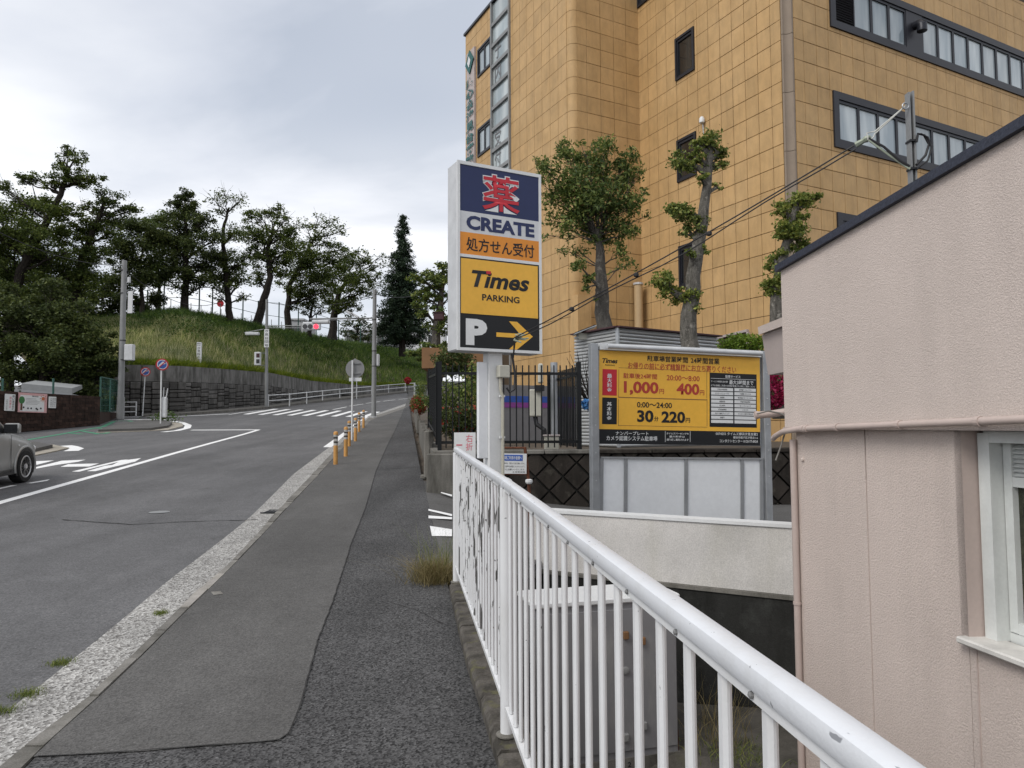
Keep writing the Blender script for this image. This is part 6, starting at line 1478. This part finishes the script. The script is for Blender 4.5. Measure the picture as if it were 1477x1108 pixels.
block('school_building', 'grey low building between the trees left of the signal arm', 418, 462, 437, 492, 95, 'far_grey', 1)
block('school_building', 'grey building behind the small trees left of the tall pole', 497, 478, 556, 508, 112, 'far_grey', 4)
q = P(318, 438, 66); t = thing('back_road_sign', 'small round sign on a post seen through the bank fence', 'road sign', q - UP * 2); disc(q, .32, (0, -1, 0), 'plate', 'sign_red', t); MB().tube([q - UP * 3, q], .04, 6).build('post', 'pole_grey', t)

# wires
cable('overhead_wire', 'thin overhead wire reaching the corner pole from the upper left', sag(P(-30, 320, 30), P(178, 383, yA), 12, .5), .018)
cable('overhead_wire', 'thin wire between the corner pole and the trees on its right', sag(P(183, 392, yA), P(330, 430, 60), 10, 1.2), .018)
cable('overhead_wire', 'thin overhead wire from the crossing pole towards the pole sign', sag(P(540, 424, yC), P(640, 415, 30), 8, .3), .014)
cable('overhead_wire', 'thin overhead wire from the crossing pole to the bank on the left', sag(P(540, 428, yC), P(384, 436, yB), 10, .4), .014)
# ================================================================== silver car, cut by the left edge of the picture
def car():
    hd = Vector((-.17, 1, 0)).normalized(); sd_ = Vector((hd.y, -hd.x, 0))     # heading, car's right side
    base = PG(27, 696, -STEP)      # contact of the front right wheel
    slope = .045; hd3 = Vector((hd.x, hd.y, slope)).normalized(); up = sd_.cross(hd3).normalized()
    t = thing('parked_car', 'silver car at the left edge seen from its right side', 'car', base - hd * 1.3 - sd_ * .75)
    O0 = base - sd_ * .74                                       # centre line under the front axle; x = forward, y = right
    def C(x, y, z):
        z = z if z < .36 else .36 + (z - .36) * 1.22
        return O0 + hd3 * x + sd_ * y + up * z
    # stations: x, half width sill, half width belt, z low, z belt, z top, half width top
    S = [(.86, .42, .44, .32, .52, .60, .36), (.80, .60, .63, .24, .56, .68, .52), (.66, .74, .77, .20, .60, .76, .62), (.45, .81, .835, .19, .66, .83, .66), (.1, .835, .86, .19, .74, .89, .68), (-.35, .84, .865, .20, .82, .95, .70), (-.62, .84, .87, .20, .87, 1.0, .70),
         (-1.05, .84, .87, .20, .90, 1.24, .66), (-1.45, .84, .87, .20, .91, 1.42, .60), (-2.1, .84, .87, .20, .92, 1.47, .59), (-2.9, .84, .87, .20, .93, 1.46, .58), (-3.3, .82, .86, .24, .94, 1.40, .57), (-3.55, .76, .80, .30, .94, 1.15, .62), (-3.68, .66, .70, .36, .80, .98, .60)]
    m = MB(); k = 0; n = 9
    for (x, ws, wb_, zl_, zb_, zt_, wt_) in S:
        prof = [(ws * .9, zl_), (ws, zl_ + .08), (wb_, (zl_ + zb_) / 2 + .05), (wb_ - .01, zb_), (wb_ * .93 if zt_ - zb_ < .2 else wt_ + (wb_ - wt_) * .82, zb_ + (zt_ - zb_) * .3), (wt_, zt_ - .04), (wt_ * .8, zt_)]
        full = prof + [(0, zt_ + .015)] + [(-a, b) for a, b in prof[::-1]]
        for a, b in full: m.v.append(tuple(C(x, a, b)))
        k = len(full)
    for i in range(len(S) - 1):
        for j in range(k - 1): a = i * k + j; m.f.append((a, a + 1, a + k + 1, a + k))
    m.f += [tuple(range(k)), tuple(range((len(S) - 1) * k, len(S) * k))]
    body = m.build('body', 'car_silver', t, True)
    sd2 = body.modifiers.new('subdivision', 'SUBSURF'); sd2.levels = 1; sd2.render_levels = 2
    # wheels with arches
    for wx in (0, -2.6):
        for sy in (1, -1):
            c = C(wx, sy * .745, .325); ax = (hd3, up, sd_ * sy)
            arc = [(.38 * math.cos(q), .38 * math.sin(q)) for q in [math.radians(-25 + 230 * k_ / 20) for k_ in range(21)]]
            MB().prism([c + hd3 * a_ + up * b_ + sd_ * sy * .02 for a_, b_ in arc], sd_ * sy * .095).build('wheel_arch', 'car_black', t)
            MB().tube([c + hd3 * a_ * 1.08 + up * b_ * 1.08 + sd_ * sy * .112 for a_, b_ in arc[1:-1]], .024, 8).build('arch_lip', 'car_silver', t, True)
            w = MB().lathe(c, [(.20, -.09), (.29, -.095), (.325, -.06), (.325, .10), (.31, .132), (.245, .136), (.225, .12)], 28, ax).build('wheel', 'tyre', t, True)
            MB().lathe(c, [(.225, .10), (.225, .128), (.21, .134), (.20, .120), (.06, .120), (.02, .124)], 28, ax).build('rim', 'rim_silver', w, True)
            for q in range(6):
                a = q * math.pi / 3 + .2; d = hd3 * math.cos(a) + up * math.sin(a); p2 = hd3 * -math.sin(a) + up * math.cos(a)
                a2 = a + math.pi / 6; e = hd3 * math.cos(a2) + up * math.sin(a2); pe_ = hd3 * -math.sin(a2) + up * math.cos(a2)
                cc = c + sd_ * sy * .118; m = MB(); m.prism([cc + e * .11 - pe_ * .008, cc + e * .18 - pe_ * .026, cc + e * .18 + pe_ * .026, cc + e * .11 + pe_ * .008], sd_ * sy * .012); m.build('rim_opening', 'car_black', w)
            MB().lathe(c, [(.05, .115), (.05, .136), (.01, .14)], 14, ax).build('hub_cap', 'rim_silver', w, True)
    # right side glass, mirror, trim
    o_ = .012
    def side(pts, name, mat, th=.01, yoff=0): return MB().prism([C(x, y + yoff, z) for x, y, z in pts], sd_ * th).build(name, mat, t)
    side([(-.72, .80, .925), (-1.02, .765, 1.12), (-1.42, .70, 1.33), (-1.75, .69, 1.36), (-1.75, .805, .95)], 'window', 'car_glass', .03, .03)
    side([(-1.82, .805, .95), (-1.82, .69, 1.36), (-2.75, .685, 1.36), (-2.75, .805, .96)], 'window', 'car_glass', .03, .03)
    MB().prism([C(-.66, .58, 1.015), C(-1.36, .50, 1.375), C(-1.36, -.50, 1.375), C(-.66, -.58, 1.015)], (up + hd3 * .6).normalized() * .03).build('windscreen', 'car_glass', t)
    MB().tube([C(-.60, .77, .97), C(-.98, .745, 1.17), C(-1.40, .655, 1.385), C(-2.0, .64, 1.44)], .028, 8).build('pillar', 'car_silver', t, True)
    mr = MB().cbox(C(-.82, 1.0, 1.0), (.14, .27, .20), (hd3, sd_, up), .035).build('mirror', 'car_silver', t, True)
    MB().cbox(C(-.895, 1.0, 1.0), (.012, .24, .17), (hd3, sd_, up), .005).build('mirror_glass', 'car_glass', mr); MB().box(C(-.80, .88, .95), (.06, .12, .05), (hd3, sd_, up)).build('mirror_arm', 'car_black', mr)
    for x in (-.58, -1.78, -2.75): side([(x, .868, .28), (x, .868, .88), (x - .012, .868, .88), (x - .012, .868, .28)], 'door_gap', 'car_black', .004)
    for x in (-1.5, -2.5): MB().cbox(C(x, .885, .80), (.2, .03, .035), (hd3, sd_, up), .012).build('door_handle', 'car_silver', t)
    side([(-.45, .85, .30), (-2.2, .862, .30), (-2.2, .862, .22), (-.45, .85, .22)], 'sill_trim', 'car_black', .014)
    MB().cbox(C(-.28, .868, .70), (.05, .02, .03), (hd3, sd_, up), .008).build('side_marker', 'sign_white', t)
    MB().cbox(C(.62, .66, .60), (.24, .16, .13), (hd3, sd_, up), .04).build('headlight', 'sign_white', t)
    MB().cbox(C(.80, 0, .40), (.16, .9, .12), (hd3, sd_, up), .03).build('grille', 'car_black', t)
    # driver shape: seat and steering wheel inside
    MB().cbox(C(-1.75, .35, .95), (.16, .5, .75), (hd3, sd_, up), .06).build('seat', 'car_black', t)
car()
# ================================================================== trees
def blobs(*rows): return [tuple(r) for r in rows]
# pruned camphor trees in front of the hospital
grow_tree('camphor_tree', 'leafy broad crowned tree on a thick grey trunk behind the pole sign', 20.5, [(872, 510), (869, 430), (866, 370), (861, 330)], .27,
  blobs((845, 275, 34), (880, 300, 30), (835, 318, 24), (870, 340, 22), (792, 250, 20), (800, 285, 22, None, .8), (818, 225, 20), (846, 224, 20), (872, 222, 22), (900, 232, 20), (916, 252, 14), (824, 258, 26), (858, 252, 28), (892, 262, 26), (832, 295, 24), (868, 288, 28), (902, 298, 22), (795, 318, 14, None, .6), (818, 330, 16, None, .8), (848, 325, 18, None, .8), (884, 328, 24), (908, 335, 14, None, .8),
        (812, 360, 10, None, .5), (834, 362, 12, None, .6), (898, 362, 16, None, .7), (912, 380, 11, None, .5), (930, 278, 9, None, .45), (936, 310, 7, None, .35), (780, 236, 11, None, .6), (815, 206, 9, None, .6), (838, 208, 8, None, .5), (862, 206, 9, None, .5), (778, 262, 9, None, .5), (786, 340, 8, None, .4), (890, 388, 9, None, .4), (925, 240, 7, None, .4), (806, 208, 7, None, .5)),
  'leaf_camphor', 'bark_mid', .12, 6.2, 'trees in front of the hospital', flat=.9, droop=.45, clump=.55, vflat=1.0, aspect=.4, limb=.45)
grow_tree('tree_sprout', 'leafy sprout low on the trunk of the broad crowned tree', 20.0, [(866, 415), (850, 400), (838, 385)], .06, blobs((838, 385, 14), (850, 400, 12), (846, 415, 8), (858, 430, 5)), 'leaf_camphor', 'bark_mid', .08, 4.5, 'trees in front of the hospital', cat='branch', flat=.8)
grow_tree('pollarded_tree', 'tall pollarded tree with leafy knobs behind the parking board', 16.0, [(996, 520), (993, 455), (1003, 380), (1012, 330), (1018, 280), (1022, 240), (1026, 205)], .215,
  blobs((1020, 203, 22, 0), (1036, 218, 16, 0), (1004, 208, 15, 0), (990, 234, 22, 0), (1030, 235, 16, .1), (1004, 226, 14, 0), (985, 304, 22, 0), (1003, 318, 20, 0), (996, 335, 16, 0), (972, 300, 10, 0), (962, 412, 22, 0), (984, 425, 18, 0), (1000, 432, 18, -.1), (950, 405, 12, 0), (996, 365, 10, -.2), (1015, 363, 10, 0), (1034, 270, 8, 0, .6), (1012, 255, 12, -.2, .6)),
  'leaf_pruned', 'bark_grey', .075, 6.0, 'trees in front of the hospital', flat=.8, clump=.5, sub=.8, limb=1.8)
grow_tree('pollarded_tree', 'short pollarded tree with leafy knobs just left of the pink house', 15.0, [(1120, 500), (1121, 420), (1130, 370), (1140, 330), (1152, 285)], .165,
  blobs((1150, 290, 23, 0), (1164, 288, 16, 0), (1134, 305, 15, 0), (1132, 330, 23, 0), (1150, 340, 23, 0), (1140, 352, 18, 0), (1118, 375, 20, 0), (1134, 388, 15, 0), (1115, 408, 23, 0), (1132, 412, 22, 0), (1122, 425, 16, 0), (1150, 318, 14, 0)),
  'leaf_pruned', 'bark_grey', .075, 6.0, 'trees in front of the hospital', flat=.8, clump=.5, sub=.8, limb=1.4)
def shrub(name, label, c, rx, ry, rz, n, size, mat, cat='shrub', stem=True, flower=None, fl_n=0, shell=.55):
    t = thing(name, label, cat, c - UP * rz)
    d = rng.normal(size=(n, 3)); d /= np.linalg.norm(d, axis=1)[:, None]; bump = 1 + .16 * np.sin(d[:, 0] * 7 + d[:, 2] * 5) + .12 * np.sin(d[:, 1] * 9 - d[:, 2] * 8)
    q = d * (bump * rng.uniform(shell, 1.05, n))[:, None] * np.array([rx, ry, rz]) + np.array(c)
    leaves_mesh('foliage', q, size, mat, t, .8)
    m = MB()
    for k in range(5): m.tube(wob(c - UP * rz * 1.1, c + Vector((R.uniform(-.6, .6) * rx, R.uniform(-.6, .6) * ry, R.uniform(0, .6) * rz)), 3, .05), [.025, .02, .012, .006], 5, False)
    m.build('stem', 'bark_dark', t)
    if flower:
        d = rng.normal(size=(fl_n, 3)); d /= np.linalg.norm(d, axis=1)[:, None]; d[:, 1] = -np.abs(d[:, 1]); q = d * rng.uniform(.85, 1.12, fl_n)[:, None] * np.array([rx, ry, rz]) + np.array(c); leaves_mesh('blossom', q, size * 1.2, flower, t, .9, .8)
    return t
shrub('round_shrub', 'bright green clipped shrub above the right end of the parking board', P(1071, 499, 12.5), .40, .35, .20, 3200, .05, 'leaf_shrub')
shrub('azalea', 'magenta flowering azalea beside the pink house', P(1117, 560, 13.2), .28, .3, .36, 1500, .045, 'leaf_dark', flower='petal_pink', fl_n=2200)
c = P(1132, 575, 13.3); t = thing('rough_concrete_block', 'rough grey concrete lump beside the azalea', 'concrete block', c); MB().cbox(c, (.5, .5, .75), None, .08).build('block', 'wall_concrete', t)
m = MB()
for k in range(24): c0 = P(852, 585, 15.2); m.tube(wob(c0, P(R.uniform(815, 858), R.uniform(500, 560), 15 + R.uniform(-.5, .5)), 4, .06), [.016, .012, .009, .006, .003], 4, False)
t = thing('bare_bush', 'leafless dark twiggy bush between the fence and the parking board', 'bush', P(852, 590, 15.2)); m.build('twigs', 'bark_dark', t)
for k, (u, v) in enumerate(((846, 583), (851, 586), (849, 580))): c = P(u, v, 13.9); 
c = P(848, 584, 13.9); t = thing('plastic_bag', 'crumpled blue plastic bag at the end of the black fence', 'bag', c); q = rng.normal(size=(140, 3)); q /= np.linalg.norm(q, axis=1)[:, None]; leaves_mesh('film', q * np.array([.10, .08, .08]) + np.array(c), .1, 'blue_plastic', t, .9, .9)
# hedges and shrubs along the pavement behind the fence
shrub('hedge_shrub', 'dark evergreen shrub behind the left part of the black fence', P(664, 585, 18.5), .9, .5, .6, 3800, .085, 'leaf_camphor')
shrub('hedge_shrub', 'tall dark shrub under the pole sign behind the fence', P(690, 548, 21), .5, .5, .5, 2000, .085, 'leaf_camphor')
shrub('hedge_shrub', 'dark ivy covered shrub left of the pole sign base', P(652, 522, 22), .6, .6, .45, 3200, .08, 'leaf_dark')
for k, (u, v, r_) in enumerate(((655, 610, .5), (680, 605, .45))): shrub('azalea', ['red flowering azalea low behind the fence, left one', 'small red flowering azalea low behind the fence, right one'][k], P(u, v, 16.2), r_, .4, .35, 1800, .06, 'leaf_dark', flower='petal_red', fl_n=40)
c = PG(604, 604); shrub('azalea', 'red flowering azalea in the planter at the pavement edge', P(604, 584, c.y - 1), .42, .7, .5, 3000, .07, 'grass_green', flower='petal_red', fl_n=520)
shrub('hedge_shrub', 'loose green shrub above the red azalea in the planter', P(607, 562, c.y + 1), .35, .8, .55, 1600, .07, 'leaf_camphor', shell=.3)
c0, c1 = PG(598, 622), PG(601, 598); t = thing('planter_wall', 'low concrete planter wall along the far pavement', 'planter', c0)
for k in range(5):
    a = PG(598, 622) + sd * (k * 1.9 - .5); MB().cbox(Vector((a.x + .15, a.y, zg(a.y) + .25)), (.14, 1.86, .6), (sd.cross(UP) * -1, sd, UP), .012).build('wall_slab', 'wall_concrete', t)
grow_tree('topiary_tree', 'cloud pruned tree with rounded leafy pads left of the pole sign', 31, [(631, 545), (629, 480), (636, 430), (640, 390)], .24,
  blobs((602, 402, 13), (618, 398, 16), (632, 408, 13), (607, 425, 12), (625, 432, 15), (613, 447, 13), (630, 450, 11), (640, 385, 12), (645, 400, 14), (600, 440, 8), (622, 470, 10), (636, 475, 11), (645, 460, 12), (620, 412, 16), (648, 430, 10), (640, 500, 9)),
  'leaf_camphor', 'bark_mid', .12, 6.0, 'pruned garden trees', flat=.7, clump=.5)
grow_tree('topiary_tree', 'small cloud pruned pine in front of the grass bank beside the fence', 27, [(619, 560), (617, 540), (616, 518)], .07, blobs((598, 510, 11), (612, 505, 13), (626, 512, 11), (606, 518, 9), (632, 502, 9), (616, 498, 9), (590, 510, 6), (640, 512, 9)), 'leaf_camphor', 'bark_dark', .10, 6.0, 'pruned garden trees', flat=.7)
c = P(633, 457, 29); t = thing('nest_box', 'small maroon box fixed to the cloud pruned tree', 'box', c); MB().cbox(c, (.4, .35, .28), None, .02).build('box', 'maroon', t); MB().box(c + UP * .16, (.46, .41, .03)).build('lid', 'maroon', t)

# tall conifer on the bank
def conifer(name, label, u, v0, vt, Y, wpx, n, mat, group):
    b, tp_ = P(u, v0, Y), P(u, vt, Y); t = thing(name, label, 'tree', b, group); Ht = tp_.z - b.z; wm = wpx / F * Y
    m = MB(); m.tube([b - UP * .5, b.lerp(tp_, .5), tp_], [.42, .24, .02], 8); pts = []
    nl = 46
    for i in range(nl):
        f = .10 + .9 * (i / nl) ** .93; z = b.z + Ht * f; r = wm * (1 - f) ** .85 * R.uniform(.8, 1.08) * (1 if f > .2 else .75 + f) + .12; nbr = max(5, int(12 * (1 - f) + 4))
        for k in range(nbr):
            a = R.uniform(0, 2 * math.pi); L = r * R.uniform(.75, 1.1); d = Vector((math.cos(a), math.sin(a), -.18 if f < .8 else .25)); c0 = Vector((b.x, b.y, z)); e = c0 + d * L
            if R.random() < .5: m.tube([c0, c0.lerp(e, .5), e], [.05 * (1 - f) + .01, .03 * (1 - f) + .006, .006], 4, False)
            kk = int(n * (L + .3) / (nl * 9)); s_ = rng.random(kk) ** .7; q = np.array(c0) + np.outer(s_, np.array(e - c0)); q += rng.normal(size=(kk, 3)) * np.array([.16, .16, .10]) * (1.0 + .5 * (1 - f)); q[:, 2] -= s_ ** 2 * .25 * L * .4; pts.append(q)
    m.build('trunk', 'bark_dark', t, True); leaves_mesh('crown', np.concatenate(pts), .30, mat, t, .5, .35, droop=.4)
conifer('conifer_tree', 'tall pointed dark conifer standing alone right of the crossing pole', 580, 508, 309, 84, 50, 17000, 'leaf_conifer', 'trees on the bank')

G = 'trees on the bank'
C1 = dict(group=G, bark='bark_dark')
# from the left edge of the picture to the right
grow_tree('cherry_tree', 'large spreading cherry at the left edge with bare top twigs', 47, [(8, 600), (12, 480), (30, 390), (62, 330), (88, 280), (100, 240)], .42,
  blobs((20, 300, 32), (50, 292, 29), (75, 300, 27), (12, 335, 37), (50, 330, 37), (85, 330, 24), (20, 375, 41), (60, 370, 34), (95, 365, 22, None, .7), (10, 420, 41), (50, 415, 37), (92, 222, 15, None, .9), (108, 228, 15, None, .9), (84, 235, 11, None, .8), (100, 252, 18), (86, 262, 17), (116, 262, 17), (48, 258, 15, None, .7), (34, 262, 15, None, .7), (70, 265, 12, None, .6), (138, 262, 15, None, .7), (128, 255, 12, None, .7), (5, 270, 17, None, .7), (100, 300, 20, None, .8), (-20, 330, 49), (-30, 400, 55)),
  'leaf_cherry', lsize=.15, cover=4.4, bare=1, **C1)
grow_tree('cherry_tree', 'leaning cherry with a dark trunk behind the corner pole, second from the left edge', 49, [(98, 560), (104, 440), (118, 370), (140, 320), (152, 285)], .36,
  blobs((152, 285, 17, None, .8), (165, 292, 18, None, .8), (182, 302, 16, None, .8), (195, 304, 12, None, .6), (140, 300, 17), (150, 318, 24), (130, 335, 27), (110, 340, 22), (160, 335, 20, None, .8), (115, 375, 29), (140, 365, 27), (98, 400, 29), (130, 400, 29), (105, 430, 34), (140, 425, 22, None, .8), (75, 440, 32), (118, 300, 12, None, .5), (170, 315, 15, None, .6)),
  'leaf_cherry', lsize=.15, cover=4.2, bare=1, **C1)
grow_tree('broadleaf_tree', 'dense dark broadleaf mass overhanging the brick wall', 40, [(60, 610), (62, 540), (70, 490)], .3,
  blobs((10, 455, 34), (50, 455, 34), (90, 465, 34), (120, 480, 30), (10, 500, 40), (55, 505, 40), (100, 510, 38), (135, 520, 26), (20, 540, 34), (65, 545, 34), (110, 545, 34), (145, 545, 22), (155, 500, 14, None, .7), (150, 570, 20), (125, 575, 24), (160, 535, 14), (5, 420, 20), (75, 420, 22), (40, 480, 40), (90, 490, 40), (-20, 480, 40), (-20, 530, 40), (162, 560, 14), (156, 585, 16), (165, 530, 16), (168, 505, 12, None, .8), (150, 520, 26), (165, 580, 12), (100, 455, 30), (140, 490, 24)),
  'leaf_dark', lsize=.16, cover=5.8, **C1)
grow_tree('broadleaf_tree', 'full dark broadleaf tree behind the two left cherries', 56, [(70, 520), (72, 470), (75, 420)], .34,
  blobs((20, 400, 34), (60, 395, 34), (100, 405, 30), (135, 415, 26), (10, 440, 34), (60, 435, 36), (110, 445, 32), (150, 445, 22), (40, 360, 24, None, .7), (85, 360, 20, None, .6), (165, 420, 16, None, .7), (-10, 380, 34)),
  'leaf_dark', lsize=.2, cover=4.4, **C1)
grow_tree('broadleaf_tree', 'mid green bushy tree right of the corner pole', 55, [(205, 458), (204, 420), (200, 380)], .22,
  blobs((188, 330, 27), (170, 360, 29), (195, 365, 32), (215, 345, 24), (175, 395, 32), (205, 395, 29), (190, 425, 22, None, .7), (160, 400, 22), (200, 325, 20), (150, 425, 20, None, .7)),
  'leaf_dark', lsize=.17, cover=4.6, **C1)
grow_tree('broadleaf_tree', 'yellow green bushy tree between the dark conifer and the corner pole tree', 60, [(228, 456), (230, 420), (228, 380)], .2,
  blobs((222, 330, 20), (235, 318, 17), (215, 355, 24), (238, 350, 24), (222, 385, 27), (240, 385, 22), (228, 410, 17, None, .8), (212, 320, 12, None, .7)),
  'leaf_bright', lsize=.18, cover=4.4, **C1)
grow_tree('broadleaf_tree', 'dark broad pine with a rounded top on the crest of the bank', 57, [(265, 454), (267, 420), (268, 360), (266, 300)], .36,
  blobs((262, 280, 13), (272, 285, 12), (255, 295, 15), (280, 300, 16), (265, 305, 22), (248, 320, 20), (288, 325, 22), (268, 335, 32), (245, 350, 27), (292, 355, 27), (268, 370, 34), (245, 385, 27), (295, 385, 27), (270, 400, 27), (310, 345, 17), (312, 375, 20), (235, 400, 15, None, .7), (300, 405, 17, None, .8)),
  'leaf_dark', lsize=.17, cover=4.6, **C1)
grow_tree('cherry_tree', 'thin crowned cherry with bare upper twigs beside the dark pine', 59, [(331, 463), (329, 430), (325, 380), (322, 330), (330, 300)], .30,
  blobs((308, 288, 16, None, .22), (325, 283, 17, None, .22), (342, 295, 16, None, .22), (318, 305, 15, None, .25), (350, 285, 10, None, .15), (335, 340, 20, None, .8), (318, 370, 22), (335, 390, 24), (350, 380, 17, None, .8), (322, 405, 20), (345, 408, 17, None, .7), (312, 425, 12, None, .6), (350, 430, 11, None, .5)),
  'leaf_cherry', lsize=.16, cover=4.2, bare=5, **C1)
grow_tree('cherry_tree', 'leaning cherry with a thick curved trunk left of the signal pole', 64, [(369, 473), (378, 440), (390, 400), (385, 360), (395, 330)], .42,
  blobs((358, 318, 17, None, .6), (375, 312, 17, None, .7), (395, 308, 16, None, .7), (412, 318, 17, None, .7), (350, 340, 17, None, .6), (372, 338, 22), (398, 340, 24), (420, 340, 17, None, .8), (380, 365, 24), (410, 365, 24), (360, 365, 15, None, .6), (395, 390, 27), (375, 405, 17, None, .7), (428, 325, 10, None, .4), (405, 300, 11, None, .5)),
  'leaf_cherry', lsize=.18, cover=4.0, bare=2, **C1)
grow_tree('cherry_tree', 'spreading cherry with twiggy crown above the red traffic light', 70, [(416, 484), (414, 450), (418, 410), (440, 370), (455, 340)], .36,
  blobs((440, 325, 15, None, .3), (458, 318, 16, None, .3), (475, 322, 15, None, .3), (490, 335, 15, None, .4), (448, 345, 18, None, .6), (470, 350, 20, None, .7), (495, 360, 17, None, .7), (430, 365, 22), (455, 375, 24), (480, 380, 22), (435, 395, 27), (460, 402, 24), (420, 415, 22), (445, 425, 22), (470, 420, 17, None, .8), (425, 440, 12, None, .6)),
  'leaf_cherry', lsize=.19, cover=4.2, bare=2, **C1)
grow_tree('cherry_tree', 'low spreading cherry just left of the tall crossing pole', 76, [(479, 490), (482, 455), (490, 420), (505, 400)], .48,
  blobs((490, 385, 20), (510, 378, 20, None, .8), (528, 372, 17, None, .6), (545, 385, 15, None, .5), (500, 402, 22), (522, 398, 20, None, .8), (540, 405, 15, None, .6), (480, 410, 22), (505, 425, 22), (528, 422, 16, None, .7), (475, 435, 20), (495, 445, 17), (515, 440, 12, None, .6), (550, 370, 10, None, .3)),
  'leaf_cherry', lsize=.20, cover=4.0, bare=1, **C1)
grow_tree('broadleaf_tree', 'small layered dark tree behind the signal arm', 88, [(512, 500), (514, 485), (518, 470)], .2, blobs((505, 470, 12), (520, 465, 13), (533, 475, 10), (512, 483, 12), (528, 487, 10), (497, 482, 8)), 'leaf_dark', lsize=.24, cover=3.6, **C1)
grow_tree('broadleaf_tree', 'slim dark trunked tree between the two cherries under the signal arm', 72, [(446, 486), (448, 460), (452, 430)], .24, blobs((450, 440, 14), (440, 450, 9, None, .6), (462, 448, 10, None, .7)), 'leaf_dark', lsize=.2, cover=3.5, **C1)
for k, (u, v, r_, lb) in enumerate(((170, 440, 16, 'leafy bush on the bank just left of the corner pole'), (225, 432, 12, 'small dark bush under the yellow green tree'), (205, 446, 10, 'low bush at the foot of the corner pole trees'))):
    shrub('bank_bush', lb, P(u, v, 58), r_ / F * 58 * 1.2, .8, r_ / F * 58, 1500, .17, 'leaf_dark', cat='bush', shell=.3)
